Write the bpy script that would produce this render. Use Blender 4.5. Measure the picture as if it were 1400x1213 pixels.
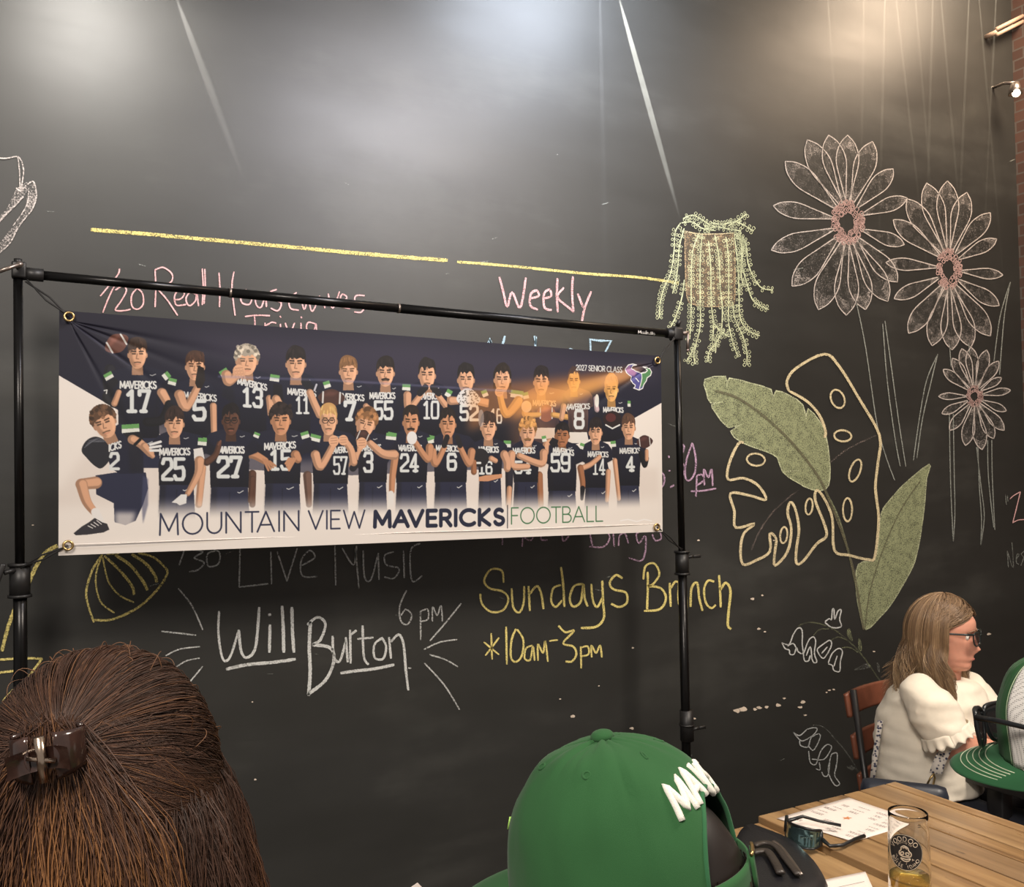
import bpy, bmesh, math, random
import numpy as np
from mathutils import Vector, Matrix, noise as mnoise

for o in list(bpy.data.objects):
    bpy.data.objects.remove(o)
S = bpy.context.scene
COL = S.collection
PI = math.pi

# ------------------------------------------------------------------ camera
F = 1250.0                       # focal length in pixels of the 1400 px frame
CAMH = 1.65
YAW, PITCH, ROLL = math.radians(28.5), math.radians(2.0), math.radians(0.7)
fwd = Vector((math.sin(YAW)*math.cos(PITCH), math.cos(YAW)*math.cos(PITCH), math.sin(PITCH)))
r0 = fwd.cross(Vector((0, 0, 1))).normalized()
u0 = r0.cross(fwd).normalized()
CU = math.cos(ROLL)*u0 + math.sin(ROLL)*r0
CR = math.cos(ROLL)*r0 - math.sin(ROLL)*u0
CAM = Vector((0, 0, CAMH))
cam_d = bpy.data.cameras.new('camera')
cam_d.sensor_fit = 'HORIZONTAL'
cam_d.sensor_width = 36.0
cam_d.lens = 36.0*F/1400.0
cam_d.clip_start = 0.02
cam = bpy.data.objects.new('camera', cam_d)
COL.objects.link(cam)
m = Matrix((CR, CU, -fwd)).transposed().to_4x4()
m.translation = CAM
cam.matrix_world = m
S.camera = cam

YW = 2.95                        # chalkboard wall
YB = 2.60                        # banner plane
TABLE = 0.75

# ------------------------------------------------------------------ world, lamps, exposure
S.view_settings.view_transform = 'Standard'
S.view_settings.look = 'None'
S.view_settings.gamma = 1
S.view_settings.use_curve_mapping = False
S.view_settings.exposure = 0.14
W = bpy.data.worlds.new('World')
S.world = W
W.use_nodes = True
W.node_tree.nodes['Background'].inputs[0].default_value = (1.0, 0.93, 0.87, 1)
W.node_tree.nodes['Background'].inputs[1].default_value = 0.30


def look(o, tgt):
    d = Vector(tgt) - o.location
    o.rotation_euler = d.to_track_quat('-Z', 'Y').to_euler()


def area(name, loc, tgt, size, power, col, sizey=None, spread=180):
    l = bpy.data.lights.new(name, 'AREA')
    l.energy = power
    l.color = col
    l.size = size
    l.spread = math.radians(spread)
    if sizey:
        l.shape = 'RECTANGLE'
        l.size_y = sizey
    o = bpy.data.objects.new(name, l)
    o.location = loc
    look(o, tgt)
    COL.objects.link(o)
    return o


def spot(name, loc, tgt, power, col, cone, blend=0.5, rad=0.03):
    l = bpy.data.lights.new(name, 'SPOT')
    l.energy = power
    l.color = col
    l.spot_size = math.radians(cone)
    l.spot_blend = blend
    l.shadow_soft_size = rad
    o = bpy.data.objects.new(name, l)
    o.location = loc
    look(o, tgt)
    COL.objects.link(o)
    return o


def ray(px, py):
    return fwd + CR*((px-700.0)/F) + CU*((606.5-py)/F)


def on_y(px, py, Y):
    d = ray(px, py)
    return CAM + d*(Y/d.y)


def on_z(px, py, Z):
    d = ray(px, py)
    return CAM + d*((Z-CAMH)/d.z)


def at_d(px, py, depth):
    return CAM + ray(px, py)*depth


# general ceiling lights of the room (behind and above the viewer)
area('ceiling_lamp_light', (-0.9, -0.6, 3.6), (0.2, 1.2, 0.9), 0.9, 105, (1.0, 0.90, 0.80))
area('ceiling_lamp_light', (2.5, 0.1, 3.6), (2.2, 1.5, 0.8), 0.7, 90, (1.0, 0.88, 0.75))
# wall washers over the chalkboard
WL = lambda px, py, off: on_y(px, py, YW) - Vector((0, off, 0))
spot('track_spot_light', WL(130, -60, 0.55), on_y(150, 60, YW), 50, (1.0, 0.95, 0.88), 80, 0.7, 0.16)
spot('track_spot_light', WL(800, -90, 0.70), on_y(815, 60, YW), 160, (0.78, 0.86, 1.0), 98, 1.0, 0.32)
spot('track_spot_light', WL(1330, -60, 0.75), on_y(1300, 170, YW), 165, (1.0, 0.76, 0.54), 140, 1.0, 0.30)
# a long pendant whose soft image lies in the paint
_p = on_y(500, 175, YW)
_r = (_p-CAM).normalized()
_r.y = -_r.y
area('pendant_light', _p+_r*1.5, _p, 0.75, 16, (0.93, 0.92, 1.0), 0.22, 120)
# unseen narrow spots, added to imitate the glare streaks down the wall
def streak(x0, y0, x1, y1, power, col, cone):
    """the beam grazes the wall between 45 % of the way and (x1, y1)"""
    p0, p1 = on_y(x0, y0, YW), on_y(x1, y1, YW)
    b = p0+(p1-p0)*0.62
    inc = math.radians(cone/2)/0.375
    spot('added_streak_light', p0-Vector((0, (b-p0).length*math.tan(inc), 0)), b, power, col, cone, 0.25, 0.002)
streak(775, -260, 930, 300, 15000, (0.97, 0.97, 0.92), 1.6)
streak(815, -260, 827, 330, 2600, (0.85, 0.9, 1.0), 0.6)
streak(160, -220, 335, 250, 900, (1.0, 0.95, 0.88), 1.8)
for x0, x1, pw in ((1120, 1146, 5), (1184, 1178, 5), (1214, 1205, 8), (1206, 1248, 8), (1238, 1268, 6), (1280, 1270, 8), (1272, 1304, 8), (1332, 1316, 10), (1324, 1356, 8), (1370, 1352, 9)):
    streak(x0, -170, x1, 200, pw*420, (1.0, 0.84, 0.62), 0.6)

# ------------------------------------------------------------------ helpers
def srgb(r, g, b):
    f = lambda c: c/12.92 if c <= 0.04045 else ((c+0.055)/1.055)**2.4
    return (f(r/255.0), f(g/255.0), f(b/255.0), 1.0)


class NT:
    def __init__(s, name):
        s.m = bpy.data.materials.new(name)
        s.m.use_nodes = True
        s.t = s.m.node_tree
        s.b = s.t.nodes['Principled BSDF']
        s.out = s.t.nodes['Material Output']

    def n(s, typ, **kw):
        nd = s.t.nodes.new(typ)
        for k, v in kw.items():
            if k.startswith('i_'):
                key = k[2:]
                key = int(key) if key.isdigit() else key.replace('_', ' ')
                nd.inputs[key].default_value = v
            else:
                setattr(nd, k, v)
        return nd

    def l(s, a, b):
        s.t.links.new(a, b)

    def set(s, **kw):
        for k, v in kw.items():
            s.b.inputs[k.replace('_', ' ')].default_value = v

    def ramp(s, fac, stops):
        r = s.n('ShaderNodeValToRGB')
        e = r.color_ramp.elements
        while len(e) < len(stops):
            e.new(0.5)
        for el, (p, c) in zip(e, stops):
            el.position = p
            el.color = c if len(c) == 4 else (*c, 1)
        s.l(fac, r.inputs[0])
        return r.outputs[0]

    def noise(s, scale, detail=4, rough=0.5, vec=None, stretch=None):
        tc = s.n('ShaderNodeTexCoord')
        v = tc.outputs['Object'] if vec is None else vec
        if stretch:
            mp = s.n('ShaderNodeMapping')
            mp.inputs['Scale'].default_value = stretch
            s.l(v, mp.inputs[0])
            v = mp.outputs[0]
        nz = s.n('ShaderNodeTexNoise')
        nz.inputs['Scale'].default_value = scale
        nz.inputs['Detail'].default_value = detail
        nz.inputs['Roughness'].default_value = rough
        s.l(v, nz.inputs['Vector'])
        return nz.outputs['Fac']

    def bump(s, h, strength, dist=0.002):
        b = s.n('ShaderNodeBump')
        b.inputs['Strength'].default_value = strength
        b.inputs['Distance'].default_value = dist
        s.l(h, b.inputs['Height'])
        s.l(b.outputs[0], s.b.inputs['Normal'])


def mat(name, col, rough=0.5, metal=0.0, var=0.12, scale=30, bump=0.0, bscale=None, spec=0.5, sheen=0.0):
    t = NT(name)
    c = Vector(col[:3])
    f = t.noise(scale, 3)
    t.l(t.ramp(f, [(0.3, (*(c*(1-var)), 1)), (0.7, (*[min(1, v) for v in c*(1+var)], 1))]), t.b.inputs['Base Color'])
    t.set(Roughness=rough, Metallic=metal)
    t.b.inputs['Specular IOR Level'].default_value = spec
    if sheen:
        t.b.inputs['Sheen Weight'].default_value = sheen
    if bump:
        t.bump(t.noise(bscale or scale*4, 3), bump)
    return t.m


def link(o, parent=None):
    COL.objects.link(o)
    if parent is not None:
        o.parent = parent
    return o


def mesh_obj(name, verts, faces, material=None, parent=None, smooth=False, world=True):
    """verts are world coordinates; a child keeps them through the inverse of its parent's location"""
    if parent is not None and world:
        off = wl(parent)
        verts = [Vector(v) - off for v in verts]
    me = bpy.data.meshes.new(name)
    me.from_pydata([tuple(v) for v in verts], [], faces)
    me.update()
    if smooth:
        me.shade_smooth()
    o = bpy.data.objects.new(name, me)
    mats = material if isinstance(material, (list, tuple)) else [material]
    for mm in mats:
        if mm:
            me.materials.append(mm)
    return link(o, parent)


def wl(o):
    v = Vector(o.location)
    p = o.parent
    while p:
        v += p.location
        p = p.parent
    return v


def tag(o, label, cat, group=None):
    o['label'] = label
    o['category'] = cat
    if group:
        o['group'] = group
    return o


def thing(name, label, cat, loc=(0, 0, 0), group=None):
    o = bpy.data.objects.new(name, None)
    o.location = loc
    o.empty_display_size = 0.05
    COL.objects.link(o)
    return tag(o, label, cat, group)


def struct(o):
    o['kind'] = 'structure'
    return o


class MB:
    """collects geometry for one mesh"""
    def __init__(s):
        s.v, s.f = [], []

    def add(s, verts, faces):
        b = len(s.v)
        s.v += [Vector(v) for v in verts]
        s.f += [tuple(i+b for i in f) for f in faces]
        return s

    def box(s, c, size, rot=None, bev=0.0):
        bm = bmesh.new()
        bmesh.ops.create_cube(bm, size=1.0)
        for v in bm.verts:
            v.co = Vector((v.co.x*size[0], v.co.y*size[1], v.co.z*size[2]))
        if bev:
            bmesh.ops.bevel(bm, geom=bm.edges[:], offset=bev, segments=2, profile=0.6, affect='EDGES')
        M = rot if rot is not None else Matrix.Identity(3)
        bm.verts.index_update()
        s.add([M @ v.co + Vector(c) for v in bm.verts], [[v.index for v in f.verts] for f in bm.faces])
        bm.free()
        return s

    def tube(s, pts, rad, seg=10, cap=True, closed=False, squash=None):
        pts = [Vector(p) for p in pts]
        n = len(pts)
        rs = rad if isinstance(rad, (list, tuple)) else [rad]*n
        rings = []
        up = None
        for i, p in enumerate(pts):
            if closed:
                t = pts[(i+1) % n] - pts[i-1]
            else:
                t = pts[min(i+1, n-1)] - pts[max(i-1, 0)]
            t.normalize()
            if up is None:
                up = Vector((0, 0, 1)) if abs(t.z) < 0.9 else Vector((1, 0, 0))
            a = t.cross(up)
            if a.length < 1e-6:
                a = t.orthogonal()
            a.normalize()
            b = a.cross(t).normalized()
            up = b
            q = squash or (1, 1)
            rings.append([p + (a*math.cos(2*PI*k/seg)*q[0] + b*math.sin(2*PI*k/seg)*q[1])*rs[i] for k in range(seg)])
        vs = [v for r in rings for v in r]
        fs = []
        m = n if closed else n-1
        for i in range(m):
            j = (i+1) % n
            for k in range(seg):
                k2 = (k+1) % seg
                fs.append((i*seg+k, i*seg+k2, j*seg+k2, j*seg+k))
        if cap and not closed:
            fs.append(tuple(range(seg))[::-1])
            fs.append(tuple((n-1)*seg+k for k in range(seg)))
        return s.add(vs, fs)

    def lathe(s, prof, seg=32, c=(0, 0, 0)):
        c = Vector(c)
        vs, fs = [], []
        for (r, z) in prof:
            for k in range(seg):
                a = 2*PI*k/seg
                vs.append(c + Vector((r*math.cos(a), r*math.sin(a), z)))
        for i in range(len(prof)-1):
            for k in range(seg):
                k2 = (k+1) % seg
                fs.append((i*seg+k, i*seg+k2, (i+1)*seg+k2, (i+1)*seg+k))
        return s.add(vs, fs)

    def ball(s, c, r, seg=16, rings=10, M=None):
        r = r if isinstance(r, (tuple, list)) else (r, r, r)
        vs, fs = [], []
        for i in range(rings+1):
            th = PI*i/rings
            for k in range(seg):
                a = 2*PI*k/seg
                v = Vector((r[0]*math.sin(th)*math.cos(a), r[1]*math.sin(th)*math.sin(a), r[2]*math.cos(th)))
                if M is not None:
                    v = M @ v
                vs.append(v + Vector(c))
        for i in range(rings):
            for k in range(seg):
                k2 = (k+1) % seg
                fs.append((i*seg+k, (i+1)*seg+k, (i+1)*seg+k2, i*seg+k2))
        return s.add(vs, fs)

    def grid(s, P):
        """P: rows of points"""
        n, m_ = len(P), len(P[0])
        vs = [p for r in P for p in r]
        fs = [(i*m_+j, i*m_+j+1, (i+1)*m_+j+1, (i+1)*m_+j) for i in range(n-1) for j in range(m_-1)]
        return s.add(vs, fs)

    def build(s, name, material, parent=None, smooth=True):
        return mesh_obj(name, s.v, s.f, material, parent, smooth)


def remesh(o, voxel=0.006, smooth_it=4, fac=0.5):
    """fuse the overlapping pieces of o into one continuous skin"""
    md = o.modifiers.new('r', 'REMESH')
    md.mode = 'VOXEL'
    md.voxel_size = voxel
    md.use_smooth_shade = True
    sm = o.modifiers.new('s', 'SMOOTH')
    sm.factor = fac
    sm.iterations = smooth_it
    dg = bpy.context.evaluated_depsgraph_get()
    ev = o.evaluated_get(dg)
    me = bpy.data.meshes.new_from_object(ev)
    o.modifiers.clear()
    old = o.data
    o.data = me
    if not me.materials and old.materials:
        me.materials.append(old.materials[0])
    me.shade_smooth()
    return o


def solid(o, th, offset=0.0):
    md = o.modifiers.new('solid', 'SOLIDIFY')
    md.thickness = th
    md.offset = offset
    return o


def spline(pts, n=8, closed=False):
    """Catmull-Rom through pts (tuples of any length)"""
    P = [np.array(p, float) for p in pts]
    if len(P) < 3 and not closed:
        return [tuple(P[0]*(1-t)+P[-1]*t) for t in np.linspace(0, 1, n+1)]
    out = []
    N = len(P)
    for i in range(N if closed else N-1):
        p0 = P[i-1] if (i > 0 or closed) else P[0]
        p1 = P[i]
        p2 = P[(i+1) % N]
        p3 = P[(i+2) % N] if (closed or i+2 < N) else P[-1]
        for k in range(n):
            t = k/n
            out.append(tuple(0.5*((2*p1)+(-p0+p2)*t+(2*p0-5*p1+4*p2-p3)*t*t+(-p0+3*p1-3*p2+p3)*t**3)))
    if not closed:
        out.append(tuple(P[-1]))
    return out


# ------------------------------------------------------------------ the room
def wall_material():
    t = NT('chalkboard paint')
    big = t.noise(0.9, 5, 0.62)
    smear = t.noise(1.6, 6, 0.65, stretch=(0.35, 1, 1.6))
    mix = t.n('ShaderNodeMath', operation='MULTIPLY')
    t.l(big, mix.inputs[0])
    t.l(smear, mix.inputs[1])
    t.l(t.ramp(mix.outputs[0], [(0.12, srgb(42, 42, 40)), (0.28, srgb(49, 49, 47)), (0.42, srgb(66, 66, 63))]), t.b.inputs['Base Color'])
    t.l(t.ramp(smear, [(0.3, (0.40,)*3), (0.7, (0.52,)*3)]), t.b.inputs['Roughness'])
    t.b.inputs['Specular IOR Level'].default_value = 0.45
    a = t.noise(9, 4, 0.55)
    t.bump(a, 0.10, 0.004)
    return t.m


M_wall = wall_material()
t_ = NT('dark concrete floor')
t_.l(t_.ramp(t_.noise(3, 6), [(0.3, srgb(60, 54, 48)), (0.7, srgb(88, 80, 72))]), t_.b.inputs['Base Color'])
t_.set(Roughness=0.5)
M_floor = t_.m
M_ceil = mat('black painted ceiling', srgb(48, 44, 42), 0.8, var=0.2, scale=4)


def brick_material():
    t = NT('red brown brick')
    tc = t.n('ShaderNodeTexCoord')
    sx = t.n('ShaderNodeSeparateXYZ')
    mp = t.n('ShaderNodeCombineXYZ')
    t.l(tc.outputs['Object'], sx.inputs[0])
    t.l(sx.outputs['Y'], mp.inputs[0])
    t.l(sx.outputs['Z'], mp.inputs[1])
    b = t.n('ShaderNodeTexBrick')
    b.inputs['Color1'].default_value = srgb(96, 68, 58)
    b.inputs['Color2'].default_value = srgb(80, 58, 50)
    b.inputs['Mortar'].default_value = srgb(96, 88, 82)
    b.inputs['Scale'].default_value = 4.5
    t.l(mp.outputs[0], b.inputs['Vector'])
    t.l(b.outputs[0], t.b.inputs['Base Color'])
    t.set(Roughness=0.85)
    return t.m


XR = on_y(1394.5, 400, YW).x
CEIL = 4.3
XL = -2.6
struct(MB().box(((XL+XR)/2, YW+0.06, CEIL/2), (XR-XL, 0.12, CEIL)).build('wall_back', M_wall, None, False))
struct(MB().box((XR+0.06, (YW-1.5)/2+0.03, CEIL/2), (0.12, YW+1.5+0.18, CEIL)).build('wall_right', brick_material(), None, False))
struct(MB().box(((XL+XR)/2, 0.7, -0.05), (XR-XL+0.24, 4.9, 0.1)).build('floor', M_floor, None, False))

# ------------------------------------------------------------------ chalk on the wall
def chalk_material(name, col, grain=210, base=0.0):
    t = NT(name)
    a = t.n('ShaderNodeAttribute', attribute_name='dens')
    g1 = t.noise(grain, 2, 0.6)
    g2 = t.noise(28, 3, 0.6)
    mul = t.n('ShaderNodeMath', operation='MULTIPLY_ADD')
    t.l(g2, mul.inputs[0])
    mul.inputs[1].default_value = 0.45
    t.l(g1, mul.inputs[2])                      # g1 + .45*g2  ~ 0.72 mean
    sub = t.n('ShaderNodeMath', operation='ADD')
    t.l(mul.outputs[0], sub.inputs[0])
    t.l(a.outputs['Fac'], sub.inputs[1])        # + density
    al = t.n('ShaderNodeMapRange')
    al.inputs['From Min'].default_value = 1.02
    al.inputs['From Max'].default_value = 1.42
    t.l(sub.outputs[0], al.inputs['Value'])
    c = Vector(col[:3])
    t.l(t.ramp(g1, [(0.3, (*(c*0.85), 1)), (0.7, (*c, 1))]), t.b.inputs['Base Color'])
    t.set(Roughness=0.95)
    t.b.inputs['Specular IOR Level'].default_value = 0.05
    t.l(al.outputs[0], t.b.inputs['Alpha'])
    return t.m


CH = {k: chalk_material('chalk '+k, srgb(*c)) for k, c in dict(
    white=(214, 216, 214), grey=(186, 190, 190), yellow=(236, 220, 140), pink=(240, 190, 190), purple=(196, 164, 190),
    blue=(170, 196, 210), cream=(232, 216, 176), sage=(158, 164, 128), palegreen=(216, 222, 182), petalpink=(232, 196, 190), dusty=(200, 180, 172),
    rose=(216, 206, 200), tan=(196, 172, 138), olive=(112, 108, 88), ash=(160, 164, 158)).items()}


class Chalk:
    """strokes and rubbed fills of one drawing, laid on the chalkboard"""
    layer = 0

    def __init__(s, name, label, cat='chalk drawing', group=None):
        s.root = None
        s.name, s.label, s.cat, s.group = name, label, cat, group
        s.by = {}
        Chalk.layer += 1
        s.lift = 0.0012 + 0.0003*(Chalk.layer % 8)

    def _bag(s, k):
        return s.by.setdefault(k, ([], [], []))

    def P(s, x, y, extra=0.0):
        return on_y(x, y, YW-s.lift-extra)

    def stroke(s, k, pts, w=4.0, d=0.62, smooth=True, n=6, org=None, closed=False, taper=True, extra=0.0008):
        if org:
            pts = [(org[0]+x/org[2], org[1]+y/org[2]) for x, y in pts]
        q = spline(pts, n, closed) if smooth else list(pts)
        if closed:
            q = q+[q[0]]
        V, Fc, D = s._bag(k)
        b = len(V)
        N = len(q)
        for i, (x, y) in enumerate(q):
            x0, y0 = q[max(i-1, 0)]
            x1, y1 = q[min(i+1, N-1)]
            if closed and i in (0, N-1):
                x0, y0 = q[-2]
                x1, y1 = q[1]
            L = math.hypot(x1-x0, y1-y0) or 1
            nx, ny = -(y1-y0)/L, (x1-x0)/L
            ww = w/2*(1+0.16*mnoise.noise(Vector((x*0.12, y*0.12, 3.1))))
            end = 0.75 if (taper and not closed and i in (0, N-1)) else 1.0
            for kk, dd in ((-1, -0.25), (-0.5, d), (0.5, d), (1, -0.25)):
                V.append(s.P(x+nx*ww*kk*end, y+ny*ww*kk*end, extra))
                D.append(dd)
        for i in range(N-1):
            for kk in range(3):
                a = b+i*4+kk
                Fc.append((a, a+1, a+5, a+4))
        return s

    def fill(s, k, pts, d=0.3, org=None, smooth=True, n=5):
        if org:
            pts = [(org[0]+x/org[2], org[1]+y/org[2]) for x, y in pts]
        q = spline(pts, n, True) if smooth else list(pts)
        V, Fc, D = s._bag(k)
        b = len(V)
        for (x, y) in q:
            V.append(s.P(x, y))
            D.append(d)
        Fc.append(tuple(range(b, b+len(q))))
        return s

    def build(s):
        multi = len(s.by) > 1
        root = None
        if multi:
            c = sum((V[0] for V, _, _ in s.by.values()), Vector())/len(s.by)
            root = thing(s.name, s.label, s.cat, c, s.group)
        for k, (V, Fc, D) in s.by.items():
            nm = (k+'_chalk') if multi else s.name
            o = mesh_obj(nm, V, Fc, CH[k], root)
            at = o.data.attributes.new('dens', 'FLOAT', 'POINT')
            at.data.foreach_set('value', D)
            if not multi:
                tag(o, s.label, s.cat, s.group)
        return root


# --- yellow line and lettering on the top
c = Chalk('chalk_line', 'long thick yellow chalk line sloping across the blackboard above the banner')
c.stroke('yellow', [(124, 314), (200, 320), (300, 329), (400, 338), (520, 349), (612, 356)], 8.5, 0.55, n=14)
c.stroke('yellow', [(625, 358), (700, 364), (800, 374), (870, 379), (928, 387)], 6, 0.55, n=14)
c.build()

c = Chalk('chalk_lettering', 'pink chalk words about trivia half hidden behind the crossbar', 'chalk writing')
O = (120, 350, 3.5)
W_ = 3.3
for pts in ([(152, 60), (140, 95), (60, 192)], [(140, 118), (100, 200), (72, 272)],
            [(130, 165), (165, 145), (185, 165), (160, 215), (132, 258), (170, 262), (205, 255)],
            [(235, 155), (210, 190), (212, 240), (240, 255), (265, 230), (262, 180), (238, 155)],
            [(322, 65), (325, 150), (322, 245)], [(320, 68), (360, 55), (402, 85), (398, 125), (335, 160)], [(335, 160), (380, 210), (430, 285)],
            [(415, 210), (445, 205), (462, 180), (435, 165), (415, 195), (425, 235), (470, 232)],
            [(520, 185), (490, 175), (470, 205), (485, 238), (515, 215), (522, 180), (530, 240)],
            [(548, 60), (552, 150), (548, 235)], [(560, 62), (562, 150), (556, 230)],
            [(628, 80), (632, 160), (630, 245)], [(700, 75), (690, 150), (705, 285)], [(632, 185), (695, 180)],
            [(760, 160), (732, 190), (740, 225), (775, 230), (785, 190), (765, 165)],
            [(800, 165), (805, 230), (830, 245), (850, 190), (855, 245)],
            [(905, 160), (872, 175), (880, 205), (925, 225), (910, 262), (875, 250)],
            [(1000, 175), (965, 205), (970, 250), (1010, 260)], [(1020, 195), (1035, 255), (1055, 215), (1075, 265), (1110, 190)],
            [(1128, 200), (1134, 250)], [(1150, 180), (1172, 250), (1205, 170)], [(1205, 230), (1240, 200), (1215, 185), (1208, 235), (1255, 252)],
            [(1325, 190), (1285, 190), (1280, 215), (1322, 235), (1310, 268), (1275, 268)],
            [(752, 290), (810, 284), (872, 286)], [(798, 290), (802, 350), (805, 400)], [(848, 320), (852, 390)], [(850, 335), (880, 318), (902, 322)],
            [(922, 325), (925, 390)], [(945, 320), (965, 370), (990, 320)], [(1020, 320), (1022, 390)], [(1090, 325), (1055, 318), (1048, 350), (1080, 360), (1092, 325), (1096, 390)]):
    c.stroke('pink', pts, W_, 0.68, org=O)
c.stroke('pink', [(920, 287), (924, 296)], W_, org=O).stroke('pink', [(1020, 290), (1024, 298)], W_, org=O)
c.build()

c = Chalk('chalk_lettering', 'pink chalk word Weekly written above the crossbar', 'chalk writing')
O = (600, 350, 4.118)
for pts in ([(340, 118), (362, 200), (385, 285), (412, 205), (458, 292), (490, 122)], [(512, 240), (562, 225), (550, 195), (518, 215), (515, 280), (558, 302)],
            [(590, 240), (632, 225), (622, 190), (592, 215), (595, 290), (636, 305)], [(668, 125), (664, 220), (670, 318)], [(704, 178), (668, 232), (730, 290), (755, 310)],
            [(755, 115), (750, 200), (757, 318)], [(782, 212), (812, 290)], [(858, 200), (822, 290), (805, 370)]):
    c.stroke('pink', pts, 5.0, 0.6, org=O, n=5)
c.build()

c = Chalk('chalk_lettering', 'pale blue chalk word showing only letter tops above the banner edge', 'chalk writing')
for pts in ([(270, 505), (285, 465), (305, 520), (340, 545)], [(372, 450), (365, 480), (340, 545)], [(538, 450), (545, 480), (540, 540)], [(548, 455), (545, 500)],
            [(715, 535), (740, 525), (768, 535)], [(855, 540), (852, 470), (915, 478), (970, 478), (935, 545)]):
    c.stroke('blue', pts, 5.2, 0.7, org=O, smooth=False)
c.stroke('blue', [(288, 470), (292, 520)], 6, 0.7, org=O)
c.build()

c = Chalk('chalk_lettering', 'pink chalk time of half past beside the right banner pole', 'chalk writing')
O = (660, 580, 4.118)
for pts in ([(1000, 262), (1022, 295), (1018, 340), (1000, 362)], [(1055, 357), (1078, 342)], [(1110, 105), (1135, 130), (1112, 195), (1138, 240), (1125, 290), (1105, 305)],
            [(1180, 105), (1148, 200), (1140, 290), (1160, 318), (1192, 280), (1200, 200), (1182, 108)],
            [(1205, 290), (1203, 350), (1200, 410)], [(1205, 290), (1235, 285), (1245, 315), (1205, 345)],
            [(1248, 345), (1246, 255), (1270, 300), (1288, 255), (1295, 348)], [(1172, 378), (1240, 375), (1315, 362)]):
    c.stroke('purple', pts, 4.0, 0.62, org=O)
c.stroke('purple', [(1046, 178), (1049, 190)], 4.5, org=O).stroke('purple', [(1050, 258), (1052, 266)], 4.5, org=O)
c.build()

c = Chalk('chalk_lettering', 'faint purple chalk word Bingo cut off by the bottom of the banner', 'chalk writing')
for pts in ([(112, 600), (110, 680)], [(225, 610), (222, 690)], [(235, 640), (270, 655), (290, 620)], [(325, 600), (330, 650), (365, 652)], [(445, 620), (455, 660), (485, 630)],
            [(612, 560), (605, 620), (620, 695)], [(600, 690), (680, 690), (715, 640), (690, 590)], [(735, 610), (740, 690)], [(765, 685), (770, 630), (800, 615), (820, 672)],
            [(905, 600), (865, 620), (880, 670), (915, 630), (915, 720), (890, 770), (822, 752)], [(955, 620), (970, 655), (1003, 645), (1000, 610)]):
    c.stroke('purple', pts, 3.6, 0.55, org=O)
c.build()

# --- live music
c = Chalk('chalk_lettering', 'faint grey chalk words Live Music just under the banner', 'chalk writing')
O = (200, 720, 3.043)
for pts in ([(140, 60), (160, 85), (135, 165)], [(180, 95), (235, 105), (200, 130), (240, 150), (215, 180), (178, 188)], [(290, 100), (255, 115), (258, 165), (300, 155), (305, 110), (280, 95)],
            [(390, 90), (388, 180), (386, 252)], [(386, 252), (440, 246), (508, 238)], [(518, 105), (521, 240)], [(545, 105), (585, 228)], [(585, 228), (628, 90)],
            [(640, 165), (700, 130), (680, 100), (645, 140), (650, 205), (712, 208)], [(785, 80), (788, 245)], [(815, 90), (862, 160), (875, 80)], [(870, 90), (885, 260)],
            [(902, 100), (908, 210), (935, 220), (965, 110)], [(965, 110), (968, 222)], [(1030, 105), (992, 120), (1000, 160), (1052, 175), (1030, 215), (990, 210)],
            [(1070, 100), (1073, 215)], [(1140, 70), (1100, 100), (1105, 225), (1148, 205)]):
    c.stroke('grey', pts, 3.6, 0.62, org=O)
c.build()

c = Chalk('chalk_lettering', 'white chalk name with 6pm and burst lines around it', 'chalk writing')
for pts, w in (([(303, 352), (300, 440), (312, 530), (328, 560), (352, 535), (385, 430)], 5), ([(385, 430), (395, 520), (420, 545), (455, 500), (470, 335)], 6), ([(515, 408), (512, 525)], 6.5), ([(512, 362), (514, 372)], 6.5),
            ([(565, 330), (570, 430), (572, 525)], 7), ([(606, 335), (608, 430), (614, 525)], 7), ([(332, 594), (420, 575), (522, 566), (622, 552)], 7),
            ([(683, 395), (678, 500), (682, 600), (675, 705)], 7.5), ([(670, 410), (712, 378), (745, 405), (725, 470), (690, 492)], 6), ([(690, 492), (765, 505), (780, 560), (745, 640), (670, 700)], 7),
            ([(775, 455), (780, 540), (805, 560), (832, 470)], 5.5), ([(830, 460), (838, 565)], 5.5), ([(848, 430), (850, 570)], 5.5), ([(850, 450), (875, 432)], 5), ([(900, 412), (905, 540), (925, 575)], 5.5), ([(878, 468), (945, 462)], 4.5),
            ([(985, 462), (950, 490), (950, 545), (985, 550), (998, 500), (980, 462)], 5), ([(1010, 460), (1018, 550)], 5), ([(1018, 480), (1050, 450), (1070, 490), (1080, 600), (1090, 682)], 5.5),
            ([(808, 610), (880, 600), (950, 592), (1032, 575)], 6.5),
            ([(1083, 265), (1055, 330), (1058, 390), (1085, 408), (1105, 370), (1080, 345), (1060, 370)], 3.6), ([(1140, 350), (1142, 472)], 3.6), ([(1140, 355), (1170, 345), (1172, 385), (1142, 395)], 3.4),
            ([(1190, 395), (1192, 335), (1210, 370), (1226, 330), (1232, 395)], 3.4), ([(1090, 588), (1102, 590)], 3.5),
            ([(1310, 320), (1250, 395), (1180, 476)], 3.4), ([(1155, 512), (1220, 482), (1294, 470)], 3.4), ([(1178, 533), (1240, 552), (1297, 584)], 3.4), ([(1157, 568), (1240, 660), (1303, 762)], 3.6),
            ([(133, 258), (190, 330), (235, 430)], 3.6), ([(63, 436), (207, 452)], 3.6), ([(80, 538), (140, 510), (224, 500)], 3.2), ([(117, 590), (165, 560), (222, 548)], 3.2), ([(235, 582), (160, 672)], 3.4)):
    c.stroke('white', pts, w, 0.7 if w > 4 else 0.55, org=O)
c.build()

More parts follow.
